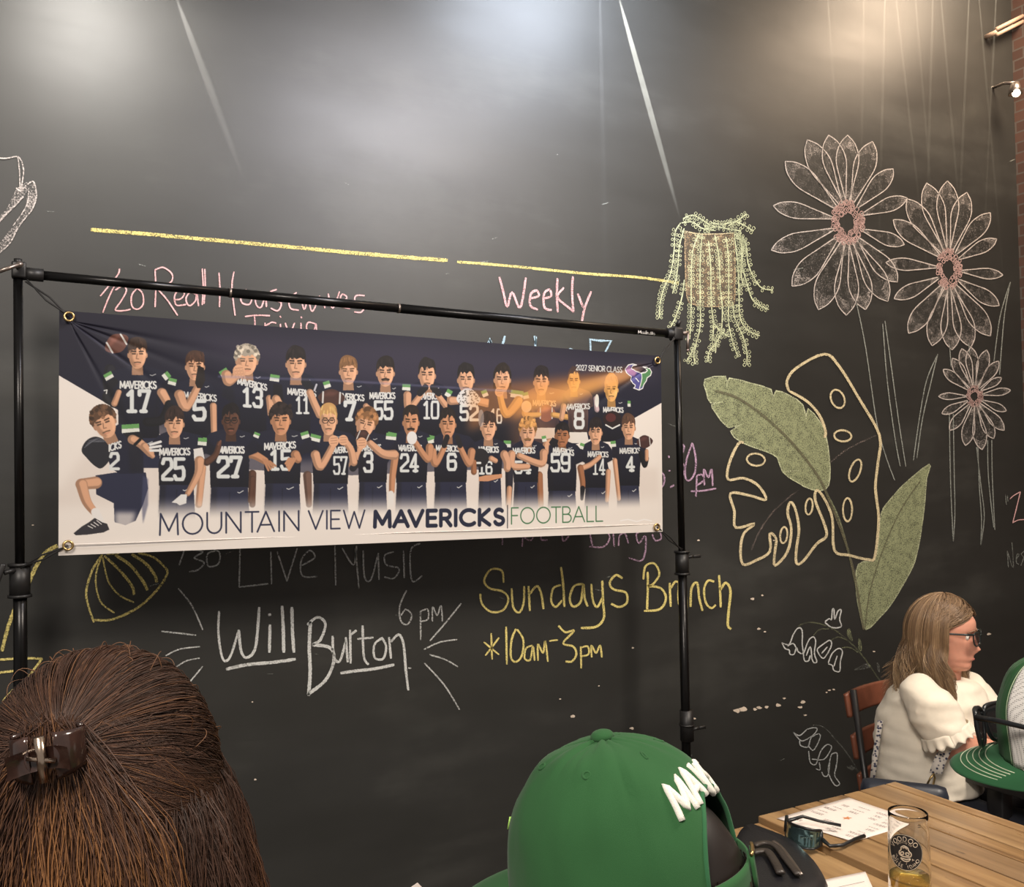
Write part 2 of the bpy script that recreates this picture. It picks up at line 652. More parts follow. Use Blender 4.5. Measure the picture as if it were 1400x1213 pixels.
c = Chalk('chalk_lettering', 'yellow chalk words Sundays Brunch with hours from 10am to 3pm', 'chalk writing')
O = (620, 740, 3.333)
for pts, w in (([(228, 190), (220, 135), (170, 130), (140, 180), (165, 215), (225, 230), (250, 265), (225, 315), (170, 322), (130, 285), (122, 240)], 4.6),
            ([(265, 215), (272, 300), (300, 325), (320, 280), (322, 205)], 4.6), ([(342, 205), (348, 318)], 5), ([(348, 240), (380, 205), (400, 240), (410, 310)], 5), 
            ([(490, 200), (455, 215), (445, 270), (465, 300), (495, 270)], 4.6), ([(490, 118), (500, 200), (505, 300)], 5), ([(590, 195), (550, 205), (530, 260), (545, 298), (580, 275), (592, 195), (598, 260), (612, 298)], 5),
            ([(628, 195), (635, 270), (655, 300), (680, 255)], 4.8), ([(678, 180), (682, 280), (685, 350), (650, 390), (580, 396)], 5.4), ([(770, 170), (740, 155), (712, 190), (730, 220), (785, 235), (790, 280), (755, 300), (718, 285)], 5),
            ([(885, 140), (885, 230), (882, 315)], 5.2), ([(865, 175), (875, 115), (915, 102), (938, 150), (910, 195), (885, 205)], 4.6), ([(885, 205), (945, 215), (968, 262), (940, 310), (868, 318)], 5),
            ([(985, 190), (990, 300)], 5), ([(990, 215), (1010, 185), (1030, 190)], 4.6), ([(1028, 185), (1025, 270), (1040, 300), (1058, 250)], 5), ([(1058, 195), (1064, 305)], 5.4), ([(1080, 300), (1085, 215), (1110, 190), (1120, 260), (1135, 318)], 5),
            ([(1188, 185), (1160, 180), (1142, 220), (1150, 280), (1175, 305), (1195, 290)], 4.6), ([(1210, 155), (1215, 230), (1218, 302)], 5), ([(1215, 225), (1240, 190), (1262, 225), (1255, 310), (1250, 380), (1265, 402)], 5.6),
            ([(172, 420), (176, 540)], 4), ([(138, 460), (208, 518)], 4), ([(208, 440), (145, 522)], 4), ([(240, 390), (243, 562)], 4.6), ([(285, 400), (265, 450), (262, 530), (285, 550), (312, 520), (318, 450), (290, 402)], 4.6),
            ([(360, 475), (330, 490), (325, 535), (350, 540), (362, 480), (370, 545)], 4), ([(385, 545), (385, 470), (408, 510), (418, 455), (430, 550)], 4), ([(436, 455), (476, 450)], 3.6),
            ([(478, 385), (510, 415), (550, 408), (500, 465), (545, 480), (560, 515), (540, 548), (510, 548)], 4.6), ([(580, 480), (582, 580)], 4.4), ([(582, 485), (612, 480), (615, 515), (585, 525)], 4), ([(630, 530), (628, 475), (650, 510), (668, 475), (676, 530)], 4)):
    c.stroke('yellow', pts, w, 0.66, org=O)
c.build()

# --- flowers
def daisy(label, ctr, tips, rw, rc, org, stems=()):
    c = Chalk('chalk_daisy', label, 'chalk drawing', None)
    ox, oy, sc = org
    cx, cy = ox+ctr[0]/sc, oy+ctr[1]/sc
    N = len(tips)
    T = [(ox+x/sc, oy+y/sc) for x, y in tips]
    for (x, y) in T:
        dx, dy = x-cx, y-cy
        L = math.hypot(dx, dy)
        ux, uy = dx/L, dy/L
        bx, by = cx+ux*rc[0]*0.95, cy+uy*rc[1]*0.95
        wd = rw*(0.62+0.22*abs(uy))*L
        nx, ny = -uy, ux
        pf = [(0.0, 0.12), (0.3, 0.58), (0.62, 1.0), (0.86, 0.68), (1.0, 0.06)]
        lx, ly = x-bx, y-by
        left = [(bx+lx*t+nx*wd*s_, by+ly*t+ny*wd*s_) for t, s_ in pf]
        right = [(bx+lx*t-nx*wd*s_, by+ly*t-ny*wd*s_) for t, s_ in pf]
        c.stroke('rose', left[:-1]+[(x, y)], 2.3, 0.62, n=5)
        c.stroke('rose', right[:-1]+[(x, y)], 2.3, 0.62, n=5)
        tip = left[2:]+right[2:][::-1]
        c.fill('rose', left+right[::-1], 0.24)
        c.fill('rose', [(bx+lx*t+nx*wd*s_, by+ly*t+ny*wd*s_) for t, s_ in ((0.72, 0.8), (0.9, 0.45), (1.0, 0), (0.9, -0.45), (0.72, -0.8), (0.8, 0))], 0.36)
        c.fill('rose', [(bx+lx*t+nx*wd*s_, by+ly*t+ny*wd*s_) for t, s_ in ((0, 0.2), (0.3, 0.6), (0.16, 0), (0.3, -0.6), (0, -0.2))], 0.36)
    rnd = random.Random(5)
    for i in range(int(90*rc[0]/20)+20):
        a = rnd.uniform(0, 2*PI)
        rr = rnd.uniform(0.5, 1.0)
        x, y = cx+math.cos(a)*rc[0]*rr, cy+math.sin(a)*rc[1]*rr
        q = rc[0]*0.13
        c.stroke('petalpink', [(x+math.cos(b)*q, y+math.sin(b)*q*1.2) for b in (0, 1.57, 3.14, 4.71)], 1.5, 0.58, n=3, closed=True)
    for st in stems:
        c.stroke('ash', st, 2.2, 0.62, org=org, n=8)
    c.build()


O = (880, 160, 2.637)
daisy('largest white chalk daisy with pink centre at the upper right', (735, 380),
      [(510, 160), (590, 82), (667, 65), (735, 65), (825, 88), (900, 187), (950, 292), (940, 460), (915, 595), (880, 665), (800, 695), (730, 715), (630, 695), (535, 610), (460, 480), (467, 320)],
      0.155, (22, 29), O, [[(765, 660), (800, 830), (840, 1100), (872, 1220), (905, 1310)]])
daisy('second chalk daisy overlapping the largest one from its right', (1100, 548),
      [(950, 295), (1020, 238), (1095, 230), (1165, 272), (1250, 345), (1273, 440), (1295, 570), (1282, 680), (1250, 790), (1180, 830), (1112, 840), (1040, 825), (955, 780), (903, 655), (873, 525), (900, 370)],
      0.15, (17, 27), O, [[(1103, 820), (1108, 900)], [(1172, 815), (1175, 850)], [(1102, 1070), (1106, 1300), (1113, 1470), (1116, 1530)], [(1116, 1070), (1120, 1300), (1122, 1430), (1116, 1530)]])
daisy('smallest chalk daisy under the two big ones', (1193, 1007),
      [(1080, 910), (1113, 870), (1147, 835), (1180, 830), (1237, 840), (1280, 880), (1290, 940), (1323, 985), (1308, 1060), (1300, 1130), (1262, 1160), (1220, 1200), (1160, 1185), (1103, 1130), (1075, 1070), (1063, 1007)],
      0.15, (11, 14), O, [[(1205, 1190), (1210, 1330), (1218, 1450), (1215, 1545)], [(1200, 1190), (1216, 1330), (1228, 1440), (1215, 1545)], [(1240, 1165), (1243, 1300), (1262, 1480)], [(1255, 1165), (1257, 1300), (1266, 1490)]])
c = Chalk('chalk_grass_blades', 'thin grey chalk grass blades standing between the daisy stems')
for pts in ([(870, 735), (890, 880), (920, 1100), (945, 1260)], [(862, 745), (878, 950), (905, 1150), (925, 1260)], [(1060, 855), (1035, 960), (1005, 1090), (985, 1230)], [(1058, 860), (1020, 950), (995, 1080), (972, 1240)],
            [(1322, 595), (1300, 720), (1283, 930)], [(1320, 600), (1285, 720), (1263, 880)]):
    c.stroke('ash', pts, 2.2, 0.62, org=O, n=8)
c.build()

# --- hanging plant
c = Chalk('chalk_hanging_plant', 'chalk drawing of a trailing plant in a tan hanging pot')
O = (890, 280, 5.274)
c.fill('tan', [(245, 190), (420, 212), (595, 205), (608, 450), (605, 690), (560, 728), (420, 738), (300, 715), (260, 670), (248, 450)], 0.40, org=O, smooth=False)
c.stroke('tan', [(245, 190), (248, 450), (262, 670), (310, 718), (420, 735), (560, 726), (602, 690), (606, 450), (597, 208)], 3, 0.5, org=O)
c.stroke('cream', [(245, 190), (330, 208), (420, 212), (600, 205)], 2.4, 0.55, org=O)
vines = [[(215, 130), (175, 200), (165, 350), (140, 500), (90, 610), (65, 720), (62, 815)], [(240, 170), (205, 300), (195, 430), (180, 540), (155, 640)],
         [(240, 540), (225, 660), (185, 790), (140, 885)], [(350, 200), (300, 340), (290, 560), (290, 750), (280, 970)], [(370, 205), (355, 400), (355, 700), (355, 870), (320, 1010), (255, 1130)],
         [(330, 1000), (310, 1080), (318, 1150)], [(415, 260), (430, 430), (435, 700), (450, 860), (445, 980)], [(450, 850), (500, 910), (560, 950)], [(460, 215), (490, 380), (500, 600), (515, 740), (508, 900), (480, 980), (420, 1060), (410, 1135)], [(470, 980), (465, 1070)],
         [(540, 230), (560, 400), (560, 700), (560, 850), (590, 990), (628, 1100)], [(590, 700), (605, 820), (660, 940), (690, 1050), (692, 1155)], [(600, 210), (625, 420), (635, 640), (640, 800), (690, 900), (785, 945)],
         [(600, 210), (650, 260), (655, 420), (690, 560), (730, 680), (790, 730), (850, 755)], [(610, 200), (680, 270), (700, 420), (745, 530), (800, 600), (880, 615)], [(640, 210), (665, 300), (650, 480), (665, 580)],
         [(230, 100), (300, 75), (370, 110), (430, 150)], [(220, 130), (300, 125), (370, 170), (460, 185)], [(430, 130), (520, 140), (620, 125), (740, 190)], [(560, 150), (630, 110), (690, 65)], [(380, 180), (470, 160), (560, 175), (650, 190)]]
rnd = random.Random(2)
for i, vn in enumerate(vines):
    c.stroke('palegreen', vn, 2.6, 0.62, org=O)
    sp = spline(vn, 8)
    acc = 0
    for j in range(1, len(sp)):
        dx, dy = sp[j][0]-sp[j-1][0], sp[j][1]-sp[j-1][1]
        acc += math.hypot(dx, dy)
        if acc > 24:
            acc = 0
            L = math.hypot(dx, dy) or 1
            for sd in (-1, 1):
                if rnd.random() < 0.15:
                    continue
                r_ = rnd.uniform(7, 11)
                x, y = sp[j][0]-dy/L*sd*(r_+7), sp[j][1]+dx/L*sd*(r_+7)
                c.stroke('palegreen', [(x+math.cos(b)*r_, y+math.sin(b)*r_*1.15) for b in (0, 1.57, 3.14, 4.71)], 1.25, 0.6, org=O, n=3, closed=True)
c.build()

# --- leaves
O = (940, 460, 2.889)
c = Chalk('chalk_monstera_leaf', 'cream chalk outline of a monstera leaf with holes, behind the green leaf')
for pts in ([(400, 215), (393, 175), (430, 125), (540, 70), (600, 120), (680, 250), (758, 390), (752, 500), (742, 600), (755, 720), (740, 868), (715, 882), (640, 865), (580, 845), (572, 720), (540, 640), (510, 608), (505, 650), (540, 740), (548, 790), (510, 820), (455, 890), (430, 895), (430, 840), (440, 760), (425, 680), (405, 655), (395, 700), (410, 760), (395, 850), (345, 905), (345, 850), (350, 800), (325, 780), (325, 850), (270, 885), (218, 900), (210, 830), (225, 775), (265, 740), (190, 755), (185, 690), (170, 620), (250, 630), (310, 645), (280, 590), (220, 560), (160, 565), (165, 500), (200, 425), (222, 420)],
            [(400, 215), (470, 255), (520, 310), (545, 375), (540, 400)]):
    c.stroke('cream', pts, 6.0, 0.62, org=O, n=4)
for cx_, cy_, rx, ry, ro in ((593, 247, 26, 38, -0.4), (613, 393, 34, 22, 0.1), (270, 487, 36, 24, 0.1), (662, 530, 20, 46, 0.35), (632, 685, 18, 46, 0.0), (480, 672, 14, 32, 0.1), (380, 785, 14, 32, 0.1)):
    c.stroke('cream', [(cx_+math.cos(b)*rx*math.cos(ro)-math.sin(b)*ry*math.sin(ro), cy_+math.cos(b)*rx*math.sin(ro)+math.sin(b)*ry*math.cos(ro)) for b in [k*PI/4 for k in range(8)]], 4.2, 0.62, org=O, closed=True, n=4)
c.stroke('dusty', [(250, 845), (290, 760), (350, 680), (440, 605)], 4, 0.3, org=O)
c.stroke('dusty', [(565, 497), (640, 440), (745, 392)], 3.6, 0.3, org=O)
c.build()

c = Chalk('chalk_banana_leaf', 'big sage green chalk leaf arching left with a long stem')
LEAF = [(68, 170), (150, 158), (155, 200), (165, 165), (250, 185), (330, 210), (335, 250), (350, 215), (400, 232), (455, 270), (470, 330), (475, 285), (525, 340), (548, 400), (560, 480), (562, 560), (545, 605), (490, 605), (430, 575), (375, 535), (355, 480), (310, 455), (215, 420), (170, 375), (220, 345), (160, 360), (110, 300), (95, 270), (140, 258), (90, 262), (75, 220)]
c.fill('sage', LEAF, 0.60, org=O, smooth=False)
c.stroke('palegreen', LEAF, 2.8, 0.55, org=O, n=2, closed=True)
c.stroke('palegreen', [(375, 535), (440, 530)], 2, 0.5, org=O)
c.stroke('olive', [(110, 215), (200, 245), (320, 330), (430, 440), (520, 560), (565, 660), (620, 800), (660, 950), (690, 1130), (700, 1158)], 6, 0.55, org=O, extra=0.0014)
c.stroke('sage', [(540, 605), (590, 700), (630, 830), (665, 985)], 4, 0.5, org=O)
c.build()

c = Chalk('chalk_upright_leaf', 'pointed green chalk leaf rising right of the monstera outline')
LEAF2 = [(955, 505), (945, 560), (938, 640), (930, 720), (910, 840), (885, 920), (810, 1050), (760, 1110), (705, 1158), (680, 1090), (665, 990), (675, 900), (740, 880), (755, 800), (765, 700), (800, 645), (860, 580)]
c.fill('sage', LEAF2, 0.60, org=O, n=3)
c.stroke('palegreen', LEAF2, 2.6, 0.5, org=O, n=3, closed=True)
c.stroke('olive', [(920, 570), (840, 690), (770, 850), (720, 1010), (702, 1150)], 3, 0.5, org=O, extra=0.0014)
c.build()

# --- bellflowers
c = Chalk('chalk_bellflower', 'white chalk bellflowers on an arching stem left of the seated woman')
O = (1060, 820, 4.494)
for pts in ([(40, 265), (85, 275), (110, 215), (140, 175), (165, 190), (165, 270), (170, 330), (140, 320), (130, 295), (115, 335), (90, 335), (85, 310), (60, 300), (40, 265)],
            [(175, 330), (205, 250), (235, 230), (248, 260), (240, 330), (255, 380), (235, 385), (215, 345), (205, 375), (180, 375), (172, 330)],
            [(260, 300), (300, 270), (335, 250), (345, 280), (315, 340), (290, 360), (260, 320), (260, 300)],
            [(325, 390), (350, 330), (390, 300), (412, 320), (400, 380), (395, 440), (360, 435), (350, 405), (325, 395)],
            [(305, 135), (330, 118), (345, 120), (350, 65), (360, 60), (365, 120), (385, 70), (405, 65), (395, 120), (405, 165), (350, 172), (305, 140)],
            [(75, 285), (110, 270), (130, 300)], [(190, 345), (215, 290), (225, 360)], [(360, 410), (380, 345)], [(285, 330), (320, 290)]):
    c.stroke('white', pts, 2.8, 0.66, org=O, n=5)
c.stroke('sage', [(140, 162), (200, 140), (280, 150), (370, 190), (450, 255), (520, 325), (590, 420), (650, 510)], 3.4, 0.35, org=O)
c.stroke('sage', [(232, 225), (270, 185), (330, 180)], 2.5, 0.4, org=O).stroke('sage', [(340, 250), (390, 230), (440, 250)], 2.5, 0.4, org=O).stroke('sage', [(410, 295), (460, 295), (510, 325)], 2.5, 0.4, org=O)
for lf in ([(445, 180), (460, 185), (475, 250), (455, 245), (440, 210)], [(512, 240), (528, 260), (530, 315), (510, 300)]):
    c.fill('sage', lf, 0.42, org=O)
c.fill('ash', [(485, 432), (530, 400), (570, 395), (580, 415), (530, 430)], 0.35, org=O).fill('ash', [(622, 385), (640, 405), (640, 445), (628, 430)], 0.35, org=O)
c.build()
c = Chalk('chalk_bellflower', 'lower faint chalk bellflower near the table edge')
for pts in ([(110, 815), (150, 835), (200, 795), (255, 790), (240, 825), (190, 860), (155, 865), (110, 815)], [(150, 860), (155, 895), (200, 905), (220, 850), (265, 825), (275, 850), (235, 925), (205, 900)],
            [(205, 930), (215, 1000), (250, 1010), (280, 930), (320, 890), (345, 910), (300, 980), (225, 980)], [(250, 1040), (275, 1045), (270, 1000)], [(345, 950), (380, 945), (375, 1020), (365, 1080), (395, 1130), (370, 1143), (340, 1100), (325, 1040), (345, 950)], [(285, 1060), (300, 1085), (325, 1075), (335, 990)]):
    c.stroke('grey', pts, 2.6, 0.6, org=O, n=5)
c.stroke('ash', [(230, 770), (300, 785), (370, 860), (430, 930), (490, 1020), (520, 1090)], 3, 0.34, org=O)
c.fill('ash', [(435, 1025), (470, 1020), (510, 1050), (460, 1045)], 0.32, org=O)
c.build()

# --- left side
c = Chalk('chalk_lily', 'yellow ribbed chalk flower hanging under the banner near the left pole')
O = (0, 700, 4.665)
c.fill('olive', [(650, 275), (560, 480), (590, 690), (850, 600), (1060, 390), (900, 270)], 0.14, org=O)
for pts, w in (([(655, 270), (590, 370), (550, 510), (570, 620), (600, 705)], 5), ([(600, 690), (720, 685), (880, 610), (1000, 500), (1065, 400), (1060, 360)], 5.5), ([(1060, 360), (980, 290), (880, 262)], 5),
            ([(650, 270), (610, 420), (640, 570), (730, 645)], 4), ([(655, 290), (690, 440), (760, 530), (855, 578)], 4), ([(665, 280), (760, 370), (840, 470), (855, 530)], 6), ([(735, 275), (830, 340), (910, 440), (940, 500)], 7), ([(840, 270), (930, 330), (985, 400), (1000, 450)], 7), ([(760, 265), (680, 270)], 4)):
    c.stroke('yellow', pts, w, 0.58, org=O)
c.build()
c = Chalk('chalk_pot_drawing', 'yellow chalk stem curving behind the left pole down to a flared pot rim')
c.stroke('yellow', [(368, 215), (290, 260), (230, 350), (180, 460)], 9, 0.62, org=O)
c.stroke('yellow', [(100, 600), (50, 740), (12, 890)], 8, 0.6, org=O)
for pts in ([(-30, 945), (130, 935), (270, 935)], [(-30, 1030), (60, 1018), (160, 1010)], [(270, 935), (220, 1000), (160, 1080), (90, 1130), (20, 1205)]):
    c.stroke('yellow', pts, 5, 0.6, org=O)
c.build()
c = Chalk('chalk_rose', 'pale pink chalk petals cut off by the left edge of the picture')
O = (0, 190, 6.738)
c.fill('rose', [(150, 460), (240, 400), (310, 400), (210, 540), (100, 660), (0, 770), (-60, 760), (60, 650)], 0.38, org=O, smooth=False)
c.fill('rose', [(310, 400), (335, 520), (300, 650), (160, 830), (90, 950), (0, 1045), (-60, 1040), (120, 800), (230, 640), (260, 480)], 0.38, org=O, smooth=False)
for pts, w in (([(-40, 175), (60, 178), (165, 165), (210, 240), (215, 330), (195, 450)], 3), ([(165, 165), (180, 300), (185, 460)], 2.6), ([(150, 450), (195, 480), (250, 420), (310, 398), (335, 520), (300, 640), (230, 730), (160, 830), (90, 960), (0, 1045), (-40, 1080)], 3.4), ([(-40, 790), (60, 690), (150, 600), (215, 530)], 4), ([(265, 450), (260, 560), (220, 660), (120, 800)], 2.6)):
    c.stroke('rose', pts, w, 0.56, org=O)
c.build()
c = Chalk('chalk_lettering', 'pink and grey chalk letters cut off at the right edge of the picture', 'chalk writing')
O = (1340, 650, 8.083)
c.stroke('pink', [(330, 262), (370, 225), (445, 182)], 2.0, 0.7, org=O).stroke('pink', [(445, 182), (405, 350), (360, 528)], 2.2, 0.7, org=O).stroke('pink', [(360, 525), (420, 495), (500, 488), (560, 480)], 2.0, 0.7, org=O)
for pts in ([(280, 210), (290, 325)], [(300, 220), (308, 290)], [(300, 835), (312, 1015)], [(302, 840), (365, 1025), (352, 740)], [(395, 930), (430, 880), (408, 875), (400, 960), (430, 985)], [(500, 830), (455, 870), (480, 910), (450, 1000)]):
    c.stroke('ash', pts, 2.2, 0.45, org=O)
c.build()

# faint old marks, smudges and chipped paint belong to the wall itself
wallo = bpy.data.objects['wall_back']
c = Chalk('x', 'x')
for i in range(70):
    x, y = rnd.uniform(20, 1380), rnd.uniform(180, 1150)
    if 200 < y < 330 and 380 < x < 720 or rnd.random() < 0.35:
        a, L = rnd.uniform(-0.5, 0.5), rnd.uniform(4, 14)
        c.stroke('ash', [(x, y), (x+L*math.cos(a), y+L*math.sin(a))], rnd.uniform(1.5, 2.6), 0.45)
for pts in ([(420, 216), (520, 222), (580, 232)], [(472, 222), (470, 330)], [(510, 222), (511, 330)], [(430, 222), (425, 300)], [(655, 210), (668, 270), (690, 320)], [(610, 240), (618, 320)], [(640, 230), (640, 310)], [(590, 320), (670, 325)]):
    c.stroke('ash', pts, 8, 0.10)
for y in (330, 336, 345, 362, 910, 1006, 1010):
    c.stroke('ash', [(rnd.uniform(140, 260), y+rnd.uniform(-4, 4)), (330, y+2), (rnd.uniform(400, 600), y+rnd.uniform(-6, 10))], 9, 0.04)
c.stroke('ash', [(940, 800), (1010, 785), (1090, 772)], 14, 0.06).stroke('ash', [(1000, 782), (1060, 774), (1150, 770)], 9, 0.06)
V, Fc, D = c.by['ash']
sm = mesh_obj('chalk_smudge', V, Fc, CH['ash'], wallo)
at = sm.data.attributes.new('dens', 'FLOAT', 'POINT')
at.data.foreach_set('value', D)
mb = MB()
for (x, y, r_) in [(1008, 972, 5), (1016, 970, 6), (1032, 970, 3), (1038, 968, 4), (1048, 967, 3), (1064, 964, 4), (1072, 955, 2), (1098, 960, 4), (1094, 967, 3), (1101, 978, 2), (1130, 947, 2), (1140, 943, 2), (1134, 944, 2),
                   (1029, 819, 3), (1042, 814, 2), (1037, 860, 3), (1046, 864, 2), (1352, 867, 3), (1195, 891, 2), (783, 980, 4), (864, 996, 3), (865, 886, 2), (948, 983, 3), (766, 956, 1.5), (819, 938, 1.5), (955, 739, 2), (1058, 739, 1.5), (345, 960, 1.5), (349, 1066, 2), (1256, 943, 2), (1186, 940, 2), (45, 718, 1.5)]:
    n = 9
    pts = [on_y(x+math.cos(2*PI*k/n)*r_*rnd.uniform(0.6, 1.3), y+math.sin(2*PI*k/n)*r_*0.55*rnd.uniform(0.6, 1.3), YW-0.0012) for k in range(n)]
    mb.add(pts, [tuple(range(n))])
mb.build('paint_chip', mat('bare plaster', srgb(216, 200, 182), 0.9), wallo, False)

# ------------------------------------------------------------------ the printed banner
BQ = [(81, 424), (904, 486.5), (905, 727), (80, 760)]            # its corners in the photograph


def homography(src, dst):
    A, b = [], []
    for (x, y), (u, v) in zip(src, dst):
        A.append([x, y, 1, 0, 0, 0, -u*x, -u*y]); b.append(u)
        A.append([0, 0, 0, x, y, 1, -v*x, -v*y]); b.append(v)
    h = np.linalg.solve(np.array(A, float), np.array(b, float))
    return np.append(h, 1).reshape(3, 3)


GW, GH = 1560, 505
HB = homography(BQ, [(0, 0), (GW, 0), (GW, GH), (0, GH)])
HBi = np.linalg.inv(HB)


def hx(H, P):
    P = np.asarray(P, float)
    q = np.concatenate([P, np.ones(P.shape[:-1]+(1,))], -1) @ H.T
    return q[..., :2]/q[..., 2:]


IMG = np.zeros((GH, GW, 3))
yy, xx = np.mgrid[0:GH, 0:GW]
PXG = hx(HBi, np.stack([xx+0.5, yy+0.5], -1))                     # photo pixel of every print dot


def vscale(x):
    return GH/(337-(x-80)*(337-241)/824.0)


def blur(a, r):
    if r < 1:
        return a
    for ax in (0, 1):
        for _ in range(2):
            c = np.cumsum(np.concatenate([np.repeat(a.take([0], ax), r+1, ax), a, np.repeat(a.take([-1], ax), r, ax)], ax), ax)
            n = a.shape[ax]
            a = (c.take(range(2*r+1, 2*r+1+n), ax)-c.take(range(0, n), ax))/(2*r+1)
    return a


def blend(x0, y0, cov, col, add=False):
    h, w = cov.shape
    reg = IMG[y0:y0+h, x0:x0+w]
    if callable(col):
        col = col(PXG[y0:y0+h, x0:x0+w])
    else:
        col = np.array(col, float)
    if add:
        reg += cov[..., None]*col
    else:
        reg += cov[..., None]*(col-reg)


def poly(pts, col, a=1.0, soft=0, add=False, curve=False):
    if curve:
        pts = spline(pts, 5, True)
    P = hx(HB, pts)
    pad = 2+3*soft
    x0, y0 = max(0, int(P[:, 0].min())-pad), max(0, int(P[:, 1].min())-pad)
    x1, y1 = min(GW, int(P[:, 0].max())+pad+1), min(GH, int(P[:, 1].max())+pad+1)
    if x1 <= x0 or y1 <= y0:
        return
    cov = np.zeros((y1-y0, x1-x0))
    Q = np.roll(P, -1, 0)
    for sy in (0.25, 0.75):
        for sx in (0.25, 0.75):
            X = np.arange(x0, x1)+sx
            for r in range(y1-y0):
                Y = y0+r+sy
                mk = (P[:, 1] > Y) != (Q[:, 1] > Y)
                if not mk.any():
                    continue
                a_, b_ = P[mk], Q[mk]
                xs = a_[:, 0]+(Y-a_[:, 1])*(b_[:, 0]-a_[:, 0])/(b_[:, 1]-a_[:, 1])
                cov[r] += (np.sum(xs[:, None] < X[None], 0) % 2)
    cov = cov/4
    if soft:
        cov = blur(cov, soft)
    blend(x0, y0, cov*a, col, add)


def pen(pts, w, col, a=1.0, soft=0.5, w2=None, smooth=False, raw=False):
    """line of width w (photo px) tapering to w2"""
    if smooth:
        pts = spline(pts, 5)
    P = np.asarray(pts, float) if raw else hx(HB, pts)
    sc = 1.0 if raw else vscale(np.mean([p[0] for p in pts]))
    ws = np.linspace(w, w2 if w2 is not None else w, len(P))*sc/2
    mw = ws.max()+2
    x0, y0 = max(0, int(P[:, 0].min()-mw)), max(0, int(P[:, 1].min()-mw))
    x1, y1 = min(GW, int(P[:, 0].max()+mw)+2), min(GH, int(P[:, 1].max()+mw)+2)
    if x1 <= x0 or y1 <= y0:
        return
    X, Y = np.meshgrid(np.arange(x0, x1)+0.5, np.arange(y0, y1)+0.5)
    cov = np.zeros(X.shape)
    for i in range(len(P)-1):
        d = P[i+1]-P[i]
        t = np.clip(((X-P[i, 0])*d[0]+(Y-P[i, 1])*d[1])/max(d@d, 1e-9), 0, 1)
        dist = np.hypot(X-P[i, 0]-t*d[0], Y-P[i, 1]-t*d[1])
        cov = np.maximum(cov, np.clip((ws[i]+t*(ws[i+1]-ws[i])-dist)/(2*soft)+0.5, 0, 1))
    blend(x0, y0, cov*a, col)


def oval(cx, cy, rx, ry, rot=0.0, n=20):
    c_, s_ = math.cos(rot), math.sin(rot)
    return [(cx+math.cos(t)*rx*c_-math.sin(t)*ry*s_, cy+math.cos(t)*rx*s_+math.sin(t)*ry*c_) for t in [2*PI*k/n for k in range(n)]]


def arc(cx, cy, rx, ry, a0, a1, n=10):
    return [(cx+rx*math.cos(math.radians(a0+(a1-a0)*k/n)), cy-ry*math.sin(math.radians(a0+(a1-a0)*k/n))) for k in range(n+1)]


